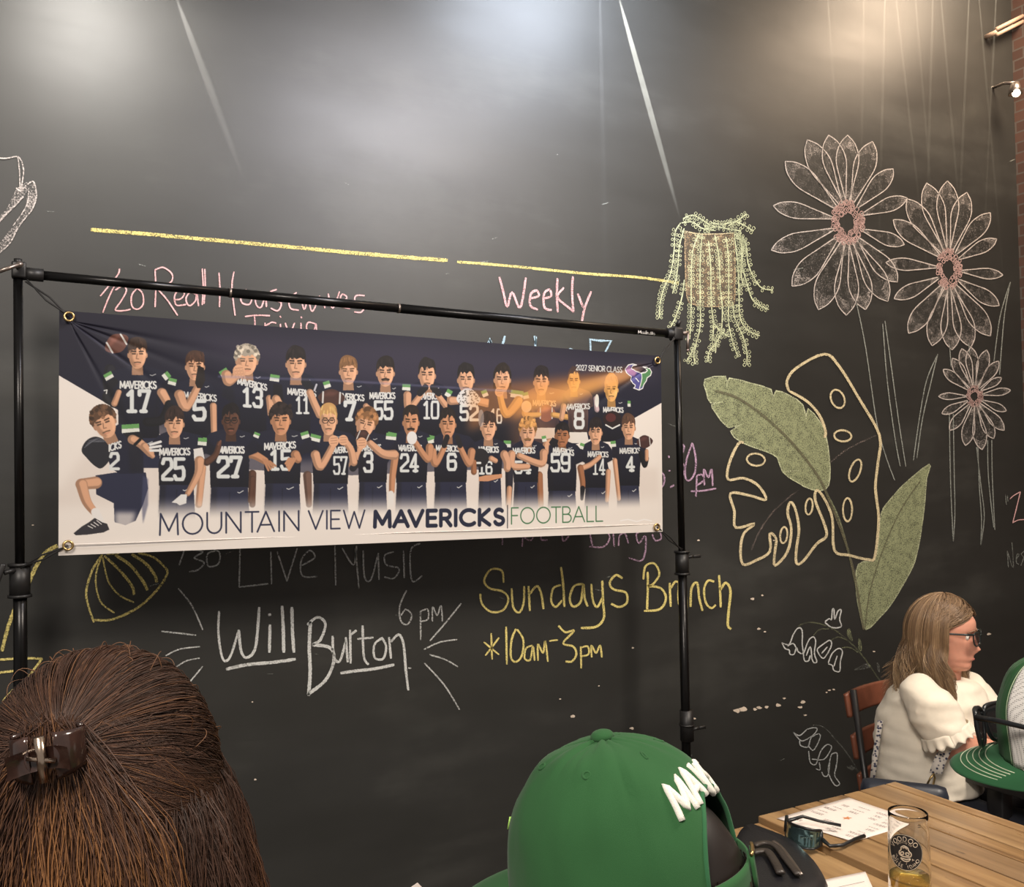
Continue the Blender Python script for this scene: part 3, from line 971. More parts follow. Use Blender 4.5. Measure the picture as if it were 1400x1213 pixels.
# stroke letters in a unit box, y down; width of the box in second place
FONT = {
    'A': (0.85, [[(0, 1), (0.43, 0), (0.85, 1)], [(0.15, 0.66), (0.7, 0.66)]]),
    'B': (0.62, [[(0, 0), (0, 1), (0.35, 1)] + arc(0.34, 0.74, 0.28, 0.26, -90, 90) + [(0, 0.48)], [(0, 0), (0.3, 0)] + arc(0.3, 0.24, 0.24, 0.24, 90, -90)]),
    'C': (0.85, [arc(0.5, 0.5, 0.5, 0.5, 48, 312, 16)]),
    'E': (0.52, [[(0.52, 0), (0, 0), (0, 1), (0.52, 1)], [(0, 0.48), (0.47, 0.48)]]),
    'F': (0.5, [[(0.5, 0), (0, 0), (0, 1)], [(0, 0.48), (0.44, 0.48)]]),
    'I': (0.02, [[(0.01, 0), (0.01, 1)]]),
    'K': (0.62, [[(0, 0), (0, 1)], [(0.58, 0), (0.03, 0.52), (0.62, 1)]]),
    'L': (0.48, [[(0, 0), (0, 1), (0.48, 1)]]),
    'M': (0.92, [[(0, 1), (0.04, 0), (0.46, 0.82), (0.88, 0), (0.92, 1)]]),
    'N': (0.74, [[(0, 1), (0, 0), (0.74, 1), (0.74, 0)]]),
    'O': (1.0, [arc(0.5, 0.5, 0.5, 0.5, 0, 360, 24)]),
    'R': (0.6, [[(0, 1), (0, 0), (0.3, 0)] + arc(0.3, 0.27, 0.26, 0.27, 90, -90) + [(0, 0.54)], [(0.28, 0.54), (0.6, 1)]]),
    'S': (0.55, [arc(0.28, 0.25, 0.24, 0.25, 40, 200, 8) + [(0.1, 0.42), (0.45, 0.56)] + arc(0.28, 0.74, 0.26, 0.26, 30, -160, 9)]),
    'T': (0.66, [[(0, 0), (0.66, 0)], [(0.33, 0), (0.33, 1)]]),
    'U': (0.72, [[(0, 0), (0, 0.64)] + arc(0.36, 0.64, 0.36, 0.36, 180, 360, 10) + [(0.72, 0)]]),
    'V': (0.82, [[(0, 0), (0.41, 1), (0.82, 0)]]),
    'W': (1.2, [[(0, 0), (0.3, 1), (0.6, 0.08), (0.9, 1), (1.2, 0)]]),
    'D': (0.75, [[(0, 0), (0, 1), (0.3, 1)] + arc(0.28, 0.5, 0.45, 0.5, -90, 90) + [(0, 0)]]),
    'G': (0.85, [arc(0.5, 0.5, 0.5, 0.5, 48, 360, 16) + [(0.55, 0.5)]]),
    'H': (0.7, [[(0, 0), (0, 1)], [(0.7, 0), (0.7, 1)], [(0, 0.48), (0.7, 0.48)]]),
    'J': (0.45, [[(0.45, 0), (0.45, 0.72)] + arc(0.22, 0.72, 0.23, 0.28, 0, -170, 8)]),
    '0': (0.6, [arc(0.3, 0.5, 0.3, 0.5, 0, 360, 20)]),
    '1': (0.3, [[(0.0, 0.2), (0.2, 0), (0.2, 1)]]),
    '2': (0.55, [arc(0.27, 0.27, 0.26, 0.27, 170, -30, 10) + [(0.0, 1), (0.55, 1)]]),
    '3': (0.55, [arc(0.25, 0.26, 0.25, 0.26, 150, -80, 9) + arc(0.25, 0.74, 0.28, 0.26, 80, -150, 9)]),
    '7': (0.55, [[(0, 0), (0.55, 0), (0.18, 1)]]),
    '|': (0.02, [[(0.01, -0.18), (0.01, 1.25)]]),
}
# heavy block figures of the jerseys
q_ = 0.16
BLK = {
    '0': [[(q_, 0.08), (1-q_, 0.08), (0.95, 0.2), (0.95, 0.8), (1-q_, 0.92), (q_, 0.92), (0.05, 0.8), (0.05, 0.2), (q_, 0.08)]],
    '1': [[(0.18, 0.24), (0.52, 0.08), (0.52, 0.92)], [(0.2, 0.92), (0.84, 0.92)]],
    '2': [[(0.08, 0.26), (0.2, 0.08), (0.8, 0.08), (0.93, 0.22), (0.93, 0.42), (0.1, 0.78), (0.1, 0.92), (0.95, 0.92)]],
    '3': [[(0.08, 0.22), (0.2, 0.08), (0.8, 0.08), (0.92, 0.2), (0.92, 0.4), (0.78, 0.49), (0.42, 0.49)], [(0.78, 0.49), (0.92, 0.6), (0.92, 0.8), (0.8, 0.92), (0.2, 0.92), (0.06, 0.78)]],
    '4': [[(0.7, 0.95), (0.7, 0.08), (0.08, 0.7), (0.98, 0.7)], [(0.48, 0.92), (0.9, 0.92)]],
    '5': [[(0.92, 0.08), (0.12, 0.08), (0.12, 0.46), (0.8, 0.42), (0.93, 0.56), (0.93, 0.78), (0.8, 0.92), (0.2, 0.92), (0.06, 0.78)]],
    '6': [[(0.92, 0.22), (0.8, 0.08), (0.2, 0.08), (0.08, 0.22), (0.08, 0.8), (0.2, 0.92), (0.8, 0.92), (0.93, 0.78), (0.93, 0.58), (0.8, 0.45), (0.1, 0.47)]],
    '7': [[(0.05, 0.24), (0.05, 0.08), (0.92, 0.08), (0.4, 0.92)], [(0.2, 0.92), (0.62, 0.92)]],
    '8': [[(0.2, 0.08), (0.8, 0.08), (0.9, 0.2), (0.9, 0.38), (0.78, 0.48), (0.22, 0.48), (0.1, 0.38), (0.1, 0.2), (0.2, 0.08)], [(0.78, 0.48), (0.94, 0.6), (0.94, 0.8), (0.8, 0.92), (0.2, 0.92), (0.06, 0.8), (0.06, 0.6), (0.22, 0.48)]],
    '9': [[(0.08, 0.78), (0.2, 0.92), (0.8, 0.92), (0.92, 0.78), (0.92, 0.2), (0.8, 0.08), (0.2, 0.08), (0.07, 0.22), (0.07, 0.42), (0.2, 0.54), (0.9, 0.52)]],
}


def write(text, x0, y0, x1, y1, h0, h1, w, col, gap=0.2, sp=0.42, a=1.0):
    """text along the line of letter tops (x0,y0)-(x1,y1), letter heights h0..h1"""
    kern = lambda a_, b_: {'TA': 0.30, 'AV': 0.22, 'VA': 0.22, 'LA': 0.0, 'BA': 0.05, 'AL': 0.0, 'TB': 0.02, 'OT': 0.08, 'MA': 0.05}.get(a_+b_, 0.0)
    tot = sum(sp if ch == ' ' else FONT[ch][0]+gap for ch in text)-gap-sum(kern(a_, b_) for a_, b_ in zip(text, text[1:]))
    cur = 0.0
    for i_, ch in enumerate(text):
        if ch == ' ':
            cur += sp
            continue
        if i_:
            cur -= kern(text[i_-1], ch)
        wd, st = FONT[ch]
        for s_ in st:
            pts = []
            for (u, v) in s_:
                t = (cur+u)/tot
                pts.append((x0+(x1-x0)*t, y0+(y1-y0)*t+v*(h0+(h1-h0)*t)))
            pen(pts, w, col, a)
        cur += wd+gap


def figures(num, x0, y0, x1, y1, col=(218, 222, 220), sl=0.0):
    n = len(num)
    wd = (x1-x0)/n
    for i, ch in enumerate(num):
        if ch not in BLK:
            continue
        for s_ in BLK[ch]:
            pen([(x0+wd*(i+0.06+0.86*u), y0+sl*(i+u)+(y1-y0)*v) for (u, v) in s_], min(wd*0.30, 5.4), col, 1.0, 0.7)


NAVY, NAVY2, BLK_ = (29, 31, 49), (28, 31, 50), (24, 24, 30)
WHT = (225, 226, 222)
SK = dict(f=(226, 172, 136), t=(206, 148, 110), d=(96, 64, 50), m=(168, 112, 78), o=(236, 178, 104))


def shade(c, k):
    return tuple(max(0, min(255, v*k)) for v in c)


def head(x, y, w, h, skin, hair, style='short', glasses=False, tache=False, yaw=0.0, tilt=0.0):
    """face centred on x,y; w,h size of the whole head with hair"""
    s = SK[skin] if isinstance(skin, str) else skin
    fw, fh = w*0.40, h*0.40
    fy = y+h*0.08
    def R(px, py):
        c_, s_ = math.cos(tilt), math.sin(tilt)
        return (x+px*c_-py*s_, fy+px*s_+py*c_)
    if style in ('curly', 'long'):
        big = 1.28 if style == 'curly' else 1.2
        poly([R(px, py) for px, py in oval(0, -fh*0.42, fw*big, fh*0.95)], shade(hair, 0.85))
        if style == 'long':
            poly([R(-fw*1.15, -fh*0.3), R(-fw*1.2, fh*0.7), R(fw*1.2, fh*0.7), R(fw*1.15, -fh*0.3)], shade(hair, 0.7))
    poly([R(-fw*0.55, fh*0.45), R(-fw*0.66, fh*1.55), R(fw*0.66, fh*1.55), R(fw*0.55, fh*0.45)], shade(s, 0.72))
    for sd in (-1, 1):
        poly([R(px, py) for px, py in oval(sd*fw*1.0, fh*0.02, fw*0.16, fh*0.22)], shade(s, 0.8))
    face = [(-0.95, -0.55), (-0.98, 0.0), (-0.85, 0.5), (-0.5, 0.92), (0, 1.06), (0.5, 0.92), (0.85, 0.5), (0.98, 0.0), (0.95, -0.55), (0.6, -1.0), (-0.6, -1.0)]
    poly([R(px*fw, py*fh) for px, py in face], s, curve=True)
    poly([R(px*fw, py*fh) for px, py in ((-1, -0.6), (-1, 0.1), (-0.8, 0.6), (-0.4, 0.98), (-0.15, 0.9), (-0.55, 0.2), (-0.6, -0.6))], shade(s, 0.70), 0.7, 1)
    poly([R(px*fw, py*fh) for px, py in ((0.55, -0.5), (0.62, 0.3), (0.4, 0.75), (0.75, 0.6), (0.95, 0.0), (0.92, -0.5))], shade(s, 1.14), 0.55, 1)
    e = yaw*fw
    dk = shade(s, 0.32)
    for sd in (-1, 1):
        pen([R(e+sd*fw*0.64, -fh*0.30), R(e+sd*fw*0.22, -fh*0.27)], h*0.045, shade(hair, 0.6), 0.85)
        pen([R(e+sd*fw*0.56, -fh*0.10), R(e+sd*fw*0.26, -fh*0.10)], h*0.05, dk, 0.85)
    pen([R(e-fw*0.03, -fh*0.1), R(e-fw*0.14, fh*0.28), R(e+fw*0.12, fh*0.30)], h*0.03, shade(s, 0.62), 0.9)
    pen([R(e-fw*0.34, fh*0.58), R(e, fh*0.55), R(e+fw*0.34, fh*0.58)], h*0.04, shade(s, 0.48), 0.95)
    pen([R(e-fw*0.22, fh*0.70), R(e+fw*0.22, fh*0.70)], h*0.03, (190, 112, 96), 0.5)
    if tache:
        pen([R(e-fw*0.4, fh*0.48), R(e, fh*0.42), R(e+fw*0.4, fh*0.48)], h*0.06, shade(hair, 0.7), 0.9)
    if glasses:
        for sd in (-1, 1):
            q = [R(e+px, py) for px, py in oval(sd*fw*0.42, -fh*0.06, fw*0.36, fh*0.2)]
            pen(q+[q[0]], h*0.022, (30, 28, 30), 0.95)
        pen([R(e-fw*0.08, -fh*0.08), R(e+fw*0.08, -fh*0.08)], h*0.022, (30, 28, 30))
    top = -1.42 if style in ('short', 'mop') else -1.5
    low = {'short': -0.55, 'mop': -0.42, 'curly': -0.45, 'long': -0.6, 'buzz': -0.78}[style]
    rq = random.Random(int(x*13+y))
    j_ = lambda q=0.10: rq.uniform(-q, q)
    part = rq.choice((-0.35, 0.0, 0.3))
    hp = [(-1.04, -0.10), (-1.10, -0.65), (-0.86, -1.16+j_(.05)), (-0.3, top+j_(.06)), (0.35, top*0.99+j_(.06)), (0.9, -1.14+j_(.05)), (1.10, -0.62), (1.02, -0.10), (0.92, -0.40), (0.80, low-0.04+j_()), (0.5, low-0.14+j_()), (0.2+part*0.3, low-0.02+j_()), (part*0.6, low-0.20+j_()), (-0.3+part*0.3, low+0.05+j_()), (-0.6, low-0.10+j_()), (-0.84, low+0.04+j_()), (-0.94, -0.36)]
    poly([R(px*fw, py*fh) for px, py in hp], hair, curve=(style != 'buzz'))
    if style == 'curly':
        for i in range(16):
            a_ = PI+PI*i/15
            poly([R(px+math.cos(a_)*fw*1.12, py-fh*0.42+math.sin(a_)*fh*0.92) for px, py in oval(0, 0, fw*0.24, fh*0.2, n=8)], shade(hair, rq.choice((0.7, 1.0, 1.25))))
    poly([R(px*fw, py*fh) for px, py in ((0.1, -1.3), (0.6, -1.15), (0.95, -0.75), (0.6, -0.8), (0.2, -0.95))], shade(hair, 1.5), 0.35, 2)
    rn = random.Random(int(x*7))
    for i in range(14 if style in ('curly', 'mop') else 8):
        a = rn.uniform(-1.0, 1.0)
        b = rn.uniform(-1.25, low-0.05)
        if style == 'curly':
            poly([R(px, py) for px, py in oval(a*fw*1.15, b*fh, fw*0.2, fh*0.16, n=8)], shade(hair, rn.choice((0.62, 1.3, 1.5))), 0.7)
        else:
            pen([R(a*fw*0.9, b*fh), R(a*fw*1.05, (b+0.3)*fh)], h*0.028, shade(hair, rn.choice((0.6, 1.35, 1.5))), 0.6)


def torso(sh, sx0, sx1, wy, wx0, wx1, nx, col=NAVY, col2=NAVY2, bottom=None, pants=(37, 40, 62), neck=6):
    """jersey: shoulder line sh, outer arms sx0..sx1, waist at wy"""
    hgt = wy-sh
    k = (sx1-sx0)
    L = [(nx-neck, sh-3), (sx0+k*0.13, sh+hgt*0.04), (sx0+k*0.03, sh+hgt*0.14), (sx0, sh+hgt*0.38), (sx0+k*0.16, sh+hgt*0.44), (wx0-1, sh+hgt*0.6), (wx0, wy)]
    Rr = [(wx1, wy), (wx1+1, sh+hgt*0.6), (sx1-k*0.16, sh+hgt*0.44), (sx1, sh+hgt*0.38), (sx1-k*0.03, sh+hgt*0.14), (sx1-k*0.13, sh+hgt*0.04), (nx+neck, sh-3), (nx, sh+hgt*0.07)]
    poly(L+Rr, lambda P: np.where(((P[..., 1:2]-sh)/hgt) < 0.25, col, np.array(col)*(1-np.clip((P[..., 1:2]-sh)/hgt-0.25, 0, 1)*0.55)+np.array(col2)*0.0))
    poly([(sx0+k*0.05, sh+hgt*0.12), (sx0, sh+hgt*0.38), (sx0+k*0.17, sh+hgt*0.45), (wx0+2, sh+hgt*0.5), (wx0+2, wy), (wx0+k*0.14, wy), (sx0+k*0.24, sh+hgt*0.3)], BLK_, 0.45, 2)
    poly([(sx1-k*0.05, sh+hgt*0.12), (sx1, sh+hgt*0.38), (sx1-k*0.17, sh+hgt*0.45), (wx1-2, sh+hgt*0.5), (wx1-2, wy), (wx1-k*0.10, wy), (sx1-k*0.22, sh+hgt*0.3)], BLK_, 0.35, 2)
    pen([(nx-neck*0.9, sh-2), (nx, sh+hgt*0.075), (nx+neck*0.9, sh-2)], 1.1, (20, 22, 34))
    pen([(nx+k*0.17, sh+hgt*0.10), (nx+k*0.2, sh+hgt*0.11), (nx+k*0.25, sh+hgt*0.09)], 1.0, WHT, 0.8)
    if bottom:
        poly([(wx0+1, wy-1), (wx1-1, wy-1), (wx1+2, bottom), (wx0-2, bottom)], pants)
        poly([(wx0+1, wy-1), (wx0+k*0.12, wy-1), (wx0+k*0.1, bottom), (wx0-2, bottom)], BLK_, 0.5, 2)
        pen([((wx0+wx1)/2, wy+6), ((wx0+wx1)/2-1, bottom)], 1.6, (26, 28, 44), 0.7)
        pen([(wx1-k*0.2, wy+6), (wx1-k*0.17, wy+7), (wx1-k*0.1, wy+4)], 1.1, WHT, 0.9)


def sleeve(x, y, w=11, h=8, rot=0.0, side=1):
    c_, s_ = math.cos(rot), math.sin(rot)
    def R(a, b):
        return (x+a*c_-b*s_, y+a*s_+b*c_)
    poly([R(-w/2, -h/2), R(w/2, -h/2), R(w/2, 0), R(-w/2, 0)], (104, 160, 92))
    poly([R(-w/2, 0), R(w/2, 0), R(w/2, h/2), R(-w/2, h/2)], (224, 226, 216))


def limb(pts, w, w2, skin):
    s = SK[skin] if isinstance(skin, str) else skin
    pen(pts, w, shade(s, 0.74), 1, 0.8, w2, True)
    pen([(x+w*0.13, y-w*0.06) for x, y in pts], w*0.62, s, 0.9, 1.2, w2*0.62, True)


def fist(x, y, r, skin):
    s = SK[skin] if isinstance(skin, str) else skin
    poly(oval(x, y, r, r*1.1), s)
    for k in range(3):
        pen([(x-r*0.6, y-r*0.5+k*r*0.5), (x+r*0.6, y-r*0.6+k*r*0.5)], 0.7, shade(s, 0.6), 0.8)


def ball(x, y, rx, ry, rot=0.0, col=(92, 58, 48)):
    c_, s_ = math.cos(rot), math.sin(rot)
    lens = [(x+u*rx*c_-v*ry*s_, y+u*rx*s_+v*ry*c_) for u, v in [(-1, 0), (-0.62, -0.66), (0, -1), (0.62, -0.66), (1, 0), (0.62, 0.66), (0, 1), (-0.62, 0.66)]]
    poly(lens, col, curve=True)
    poly([(x+u*rx*c_-v*ry*s_, y+u*rx*s_+v*ry*c_) for u, v in [(-0.7, -0.1), (-0.2, -0.75), (0.5, -0.6), (0.1, -0.2)]], shade(col, 1.5), 0.6, 2)
    for u in (-0.62, 0.62):
        pen([(x+u*rx*c_-v*ry*s_, y+u*rx*s_+v*ry*c_) for v in (-0.6, 0.6)], rx*0.13, WHT, 0.9)


# ---- ground of the print
IMG[:] = (238, 230, 222)
navy_pts = [(70, 410), (915, 480), (915, 545), (836, 590), (700, 640), (480, 650), (300, 640), (190, 577), (70, 507)]
poly(navy_pts, lambda P: np.array((29, 28, 44))+np.clip((P[..., 1:2]-470)/150, 0, 1)*np.array((-8, -4, 2)))
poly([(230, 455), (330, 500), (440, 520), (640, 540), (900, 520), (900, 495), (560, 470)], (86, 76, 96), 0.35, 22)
poly([(60, 700), (200, 690), (900, 690), (900, 640), (700, 625), (400, 630), (160, 560)], (214, 200, 190), 0.4, 10)
# ---- back row
ball(160, 469.5, 18, 13, -0.55, (104, 66, 56))
pen([(98, 440), (150, 480), (200, 516)], 1.6, (128, 128, 158), 0.25, 1.5)
# 17
limb([(151, 505), (148, 525), (156, 552)], 14, 11, (40, 40, 48)); 
torso(503, 143, 236, 600, 163, 218, 190, bottom=640, neck=9)
head(188.5, 482, 30, 44, 'f', (58, 42, 34), 'mop')
sleeve(149, 514, 12, 9, -0.5); sleeve(228, 514, 9, 10, 0.9)
limb([(150, 536), (146, 545), (158, 552)], 11, 10, (30, 30, 36)); limb([(157, 552), (163, 536)], 8, 7, 'f')
pen([(147, 530), (157, 522)], 10, (28, 28, 34)); pen([(143, 534), (147, 533), (146, 538)], 1.3, WHT)
limb([(222, 537), (231, 553)], 13, 11, 'f'); limb([(232, 553), (222, 574), (202, 577)], 12, 12, (26, 26, 32))
write('MAVERICKS', 165, 521.5, 214, 521.8, 9, 9.5, 2.0, WHT, 0.22)
figures('17', 172, 532, 207, 565)
# 5
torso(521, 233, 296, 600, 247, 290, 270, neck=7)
head(267, 499, 30, 42, 'f', (70, 46, 34), 'mop'); sleeve(236, 522, 11, 9, 0.25)
write('MAVERICKS', 252, 536, 296, 540.5, 8, 8.5, 1.7, WHT, 0.22); figures('5', 263, 546, 283, 576)
limb([(246, 540), (255, 557), (271, 528)], 14, 9, 'f'); poly([(267, 524), (271, 500), (279, 503), (281, 520), (276, 531), (270, 531)], (34, 28, 26)); limb([(292, 555), (293, 592)], 9, 8, 'f')
# 13
torso(507, 303, 376, 600, 312, 364, 338, neck=8)
head(338, 492, 34, 42, 'f', (168, 158, 142), 'curly'); sleeve(307, 510, 12, 10, -0.55)
write('MAVERICKS', 325.5, 517, 365, 526, 8, 8, 1.8, WHT, 0.22); figures('13', 331, 528.5, 360, 557, sl=1.0)
limb([(310, 513), (313, 522), (326, 511)], 14, 11, 'f'); fist(327, 508, 8.5, 'f')
for k in range(4): pen([(320+4*k, 506), (323+4*k, 517)], 2.6, shade(SK['f'], 0.93))
limb([(369, 545), (371, 566)], 10, 10, 'f')
# 11
torso(512, 370, 438, 600, 384, 424, 407, neck=8)
head(405, 495, 31, 45, 'f', (36, 30, 30), 'mop'); sleeve(376, 517, 13, 9, 0.15)
write('MAVERICKS', 394, 531, 432, 535, 8, 8, 1.7, WHT, 0.22); figures('11', 404, 541, 424, 567)
poly([(374, 524), (386, 526), (388, 548), (374, 543)], BLK_); limb([(378, 546), (383, 556)], 12, 12, 'f')
pen([(418, 522), (426, 533)], 12, (28, 28, 36)); pen([(433, 526), (430, 534)], 2.5, (190, 190, 200)); limb([(424, 537), (430, 552), (437, 567)], 10, 11, 'f')
# 7
torso(521, 436, 506, 600, 452, 500, 476, neck=8)
head(476, 506, 28, 40, 'f', (128, 92, 60), 'mop'); sleeve(447, 526, 9, 9, -0.3)
write('MAVERICKS', 458, 537.5, 497, 540.5, 8, 8, 1.7, WHT, 0.22); figures('7', 470, 548, 487, 576)
ball(453, 544, 18.5, 12, 0.05, (74, 48, 42)); limb([(500, 556), (512, 572)], 9, 9, 'f')
# 55
torso(524, 502, 553, 600, 512, 546, 527, neck=7)
head(526, 508, 28, 42, 'f', (34, 28, 26), 'mop', tache=True)
write('MAVERICKS', 505, 537.5, 539, 537.5, 8, 8, 1.7, WHT, 0.22); figures('55', 510, 547.5, 537, 575)
# 10
torso(524, 549, 614, 600, 562, 606, 583, neck=7)
head(583, 511, 27, 44, 'f', (34, 30, 30), 'short'); sleeve(554.5, 530, 11, 8.5, 0.05)
write('MAVERICKS', 571, 538, 603, 538, 8, 8, 1.6, WHT, 0.22); figures('10', 577, 547.5, 600, 574)
for sd, cx_ in ((1, 556), (-1, 616)):
    limb([(cx_, 541), (cx_+sd*2, 559), (cx_+sd*18, 541)], 12, 8, 'f')
    pen([(cx_+sd*17, 538), (cx_+sd*25, 530)], 9, (30, 30, 34))
# 52
torso(529, 611, 668, 604, 622, 660, 637, neck=7)
head(637, 517, 27, 42, 'f', (30, 27, 28), 'short'); figures('52', 628, 553, 655, 576)
sleeve(613, 538, 8, 10, 0.5); sleeve(663, 538, 8, 9, -0.4)
limb([(616, 548), (628, 548)], 12, 10, 'f'); limb([(666, 551), (656, 549)], 12, 11, 'f')
poly([(624, 545), (630, 535), (640, 531), (650, 536), (657, 546), (652, 553), (640, 555), (628, 552)], (224, 222, 220), curve=True)
rn = random.Random(3)
for i in range(60):
    x, y = rn.uniform(627, 655), rn.uniform(534, 553)
    pen([(x, y), (x+rn.uniform(-2.5, 2.5), y+rn.uniform(-1.5, 1.5))], 1.1, (40, 38, 40), 0.9)
# 16
torso(530, 668, 718, 605, 676, 710, 688, neck=6)
head(687, 517, 26, 40, 'f', (38, 30, 26), 'long'); figures('16', 671, 558, 687, 580)
sleeve(707, 539, 17, 10, 0.12); limb([(709, 549), (692, 566), (683, 538)], 15, 8, 'o'); fist(683, 536, 6, 'f')
# 12
torso(532, 714, 783, 590, 730, 764, 740, col=(96, 74, 82), neck=7)
poly([(732, 585), (762, 585), (766, 600), (730, 600)], (226, 216, 206))
head(740, 520, 24, 42, 'f', (34, 28, 30), 'mop'); sleeve(719, 541, 8, 9, -0.2)
write('MAVERICKS', 729, 547.5, 760, 548.5, 7, 7, 1.5, (236, 206, 176), 0.22)
ball(747, 565, 13, 12, 0, (150, 94, 74)); limb([(722, 556), (718, 567), (737, 567)], 10, 7, 'o'); limb([(778, 560), (780, 570), (756, 567)], 10, 7, 'o')
for sx in (716, 775): poly(oval(sx+4, 556, 7, 8), (236, 216, 200))
# 8
torso(533, 768, 812, 592, 778, 804, 786, col=(110, 84, 80), neck=6)
poly([(778, 591), (803, 591), (806, 606), (776, 606)], (226, 220, 212))
head(785, 519, 20, 34, 'o', (70, 52, 48), 'buzz'); write('MAVERICKS', 773, 553, 807, 552, 7, 7, 1.5, WHT, 0.22); figures('8', 785, 559.5, 800, 587)
limb([(771, 556), (768, 572)], 9, 8, 'f')
# helmet player
torso(545, 812, 866, 604, 822, 858, 838, neck=6)
head(837, 530, 22, 38, 'o', (196, 150, 96), 'buzz'); write('MAVERICKS', 826, 557, 853, 557.5, 6.5, 6.5, 1.5, WHT, 0.22)
poly(oval(838, 573, 13, 11), (38, 26, 28)); poly(oval(836, 571, 7, 6), (84, 40, 40)); pen([(829, 581), (838, 586), (848, 581)], 2, WHT); sleeve(861, 552, 4, 8)
limb([(815, 545), (817, 560)], 7, 8, (214, 186, 190)); poly(oval(817, 548, 3, 9), (230, 228, 220))

# ---- orange beam across the right of the back row, from the emblem
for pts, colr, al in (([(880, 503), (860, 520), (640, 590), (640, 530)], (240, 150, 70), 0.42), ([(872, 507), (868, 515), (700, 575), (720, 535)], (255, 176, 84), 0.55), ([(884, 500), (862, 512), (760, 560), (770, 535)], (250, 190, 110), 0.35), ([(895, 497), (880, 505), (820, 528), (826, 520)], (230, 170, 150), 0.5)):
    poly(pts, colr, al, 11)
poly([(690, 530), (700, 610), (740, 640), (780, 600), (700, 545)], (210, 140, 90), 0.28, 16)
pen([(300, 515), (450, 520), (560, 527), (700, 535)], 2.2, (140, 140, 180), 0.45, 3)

# ---- front row, from right to left where they overlap
def pl(x, y, w, h, skin, hair, style, sh, sx0, sx1, wy, wx0, wx1, num=None, nb=None, tx=None, th=7.5, tw=1.6, bottom=722, **kw):
    torso(sh, sx0, sx1, wy, wx0, wx1, x, bottom=bottom, neck=w*0.26)
    head(x, y, w, h, skin, hair, style, **kw)
    if tx:
        write('MAVERICKS', *tx, th, th, tw, WHT, 0.22)
    if num:
        figures(num, *nb)


# 4
pl(860, 583, 21, 36, 'f', (88, 62, 48), 'mop', 600, 836, 884, 665, 844, 874, '4', (855.5, 623.5, 868, 645), (848, 613, 875, 612.5), 7, 1.4)
sleeve(839, 607, 7, 8, -0.1); limb([(841, 630), (844, 660), (846, 682)], 8, 6, 'f'); ball(881.5, 604, 11, 9, -0.1, (70, 44, 42))
limb([(876, 620), (881, 636), (884, 627)], 8, 7, (28, 28, 34)); limb([(884, 628), (884, 617)], 6, 6, 'f')
# 14
pl(815, 589, 21, 38, 'f', (34, 28, 30), 'mop', 605, 793, 838, 668, 800, 832, '14', (810, 626, 828, 650), (804.5, 617.5, 832, 618), 7, 1.4)
sleeve(796, 610, 6, 8, 0.3); limb([(796, 640), (808, 635), (820, 625)], 8, 7, 'f'); limb([(832, 645), (831, 668), (830, 684)], 8, 6, 'f')
# 59
pl(769, 594, 23, 34, 'm', (30, 26, 28), 'short', 606, 742, 797, 672, 750, 788, '59', (753, 619, 781, 646), (757, 611.5, 785, 615.5), 7.5, 1.6)
limb([(746, 618), (748, 606), (757, 603)], 11, 8, 'f'); poly([(751, 605), (756, 598), (764, 602), (762, 610), (756, 613)], (26, 26, 32)); sleeve(744.5, 600, 6, 8, -0.2)
limb([(794, 640), (797, 658), (797, 668)], 10, 8, 'm'); pen([(797, 668), (796, 682)], 8, (26, 26, 32), 1, 0.6, 5)
# 54
limb([(738, 650), (740, 690)], 11, 9, 'm')
pl(722, 590, 24, 40, 'f', (178, 128, 74), 'curly', 604, 699, 747, 660, 703, 736, '54', (704, 630, 727, 648), (702, 613, 732, 612), 7.5, 1.5, tache=True)
limb([(700, 622), (701, 637), (722, 638)], 13, 8, 'f'); limb([(744, 620), (740, 634), (710, 623)], 13, 8, 'f'); sleeve(694, 607, 10, 9, 0.05)
# 16 / 18
limb([(697, 645), (696, 690)], 13, 9, (44, 42, 52)); limb([(697, 668), (696, 692)], 8, 8, 'f')
pl(668, 582, 25, 40, 'f', (62, 44, 36), 'mop', 602, 645, 695, 652, 655, 686, '16', (654, 630, 674, 649), (655, 611, 682, 611), 7.5, 1.6)
poly([(655, 652), (664, 650), (687, 648), (687, 653), (668, 658), (655, 658)], SK['t']); limb([(690, 622), (694, 632), (694, 640)], 13, 11, 'f')
poly(oval(657, 626, 12, 13), (36, 34, 38)); pen([(650, 633), (657, 633)], 3, WHT); limb([(672, 627), (678, 630)], 8, 7, 'f'); limb([(648, 632), (648, 645)], 8, 9, 'm')
poly(oval(658, 572, 4, 12), (200, 190, 186), 0.5)
# 6
pl(612, 578, 26, 42, 't', (34, 28, 26), 'short', 594, 586, 650, 660, 594, 638, '6', (610.5, 619, 625, 644), (596, 609, 628, 610), 7.5, 1.6)
for sd, cx_ in ((1, 591), (-1, 645)):
    limb([(cx_, 618), (cx_+sd*4, 634), (cx_+sd*16, 612)], 12, 8, 't'); pen([(cx_+sd*16, 609), (cx_+sd*20, 598)], 8, (32, 30, 34))
sleeve(589, 600, 8, 9, 0.2)
# 24
pl(561, 575, 26, 44, 't', (38, 30, 26), 'short', 590, 530, 592, 660, 541, 583, '24', (546, 619.5, 572, 646), (544, 609, 576, 609), 7.5, 1.6, tache=True)
sleeve(535, 596, 12, 9, 0.2); sleeve(588, 602, 8, 9, -0.3); limb([(540, 622), (536, 652), (535, 672)], 11, 8, 't'); pen([(534, 675), (534, 690)], 8, (228, 226, 222))
limb([(587, 612), (584, 628), (566, 604)], 12, 8, 't'); poly(oval(562.5, 599, 7, 9), (228, 226, 224))
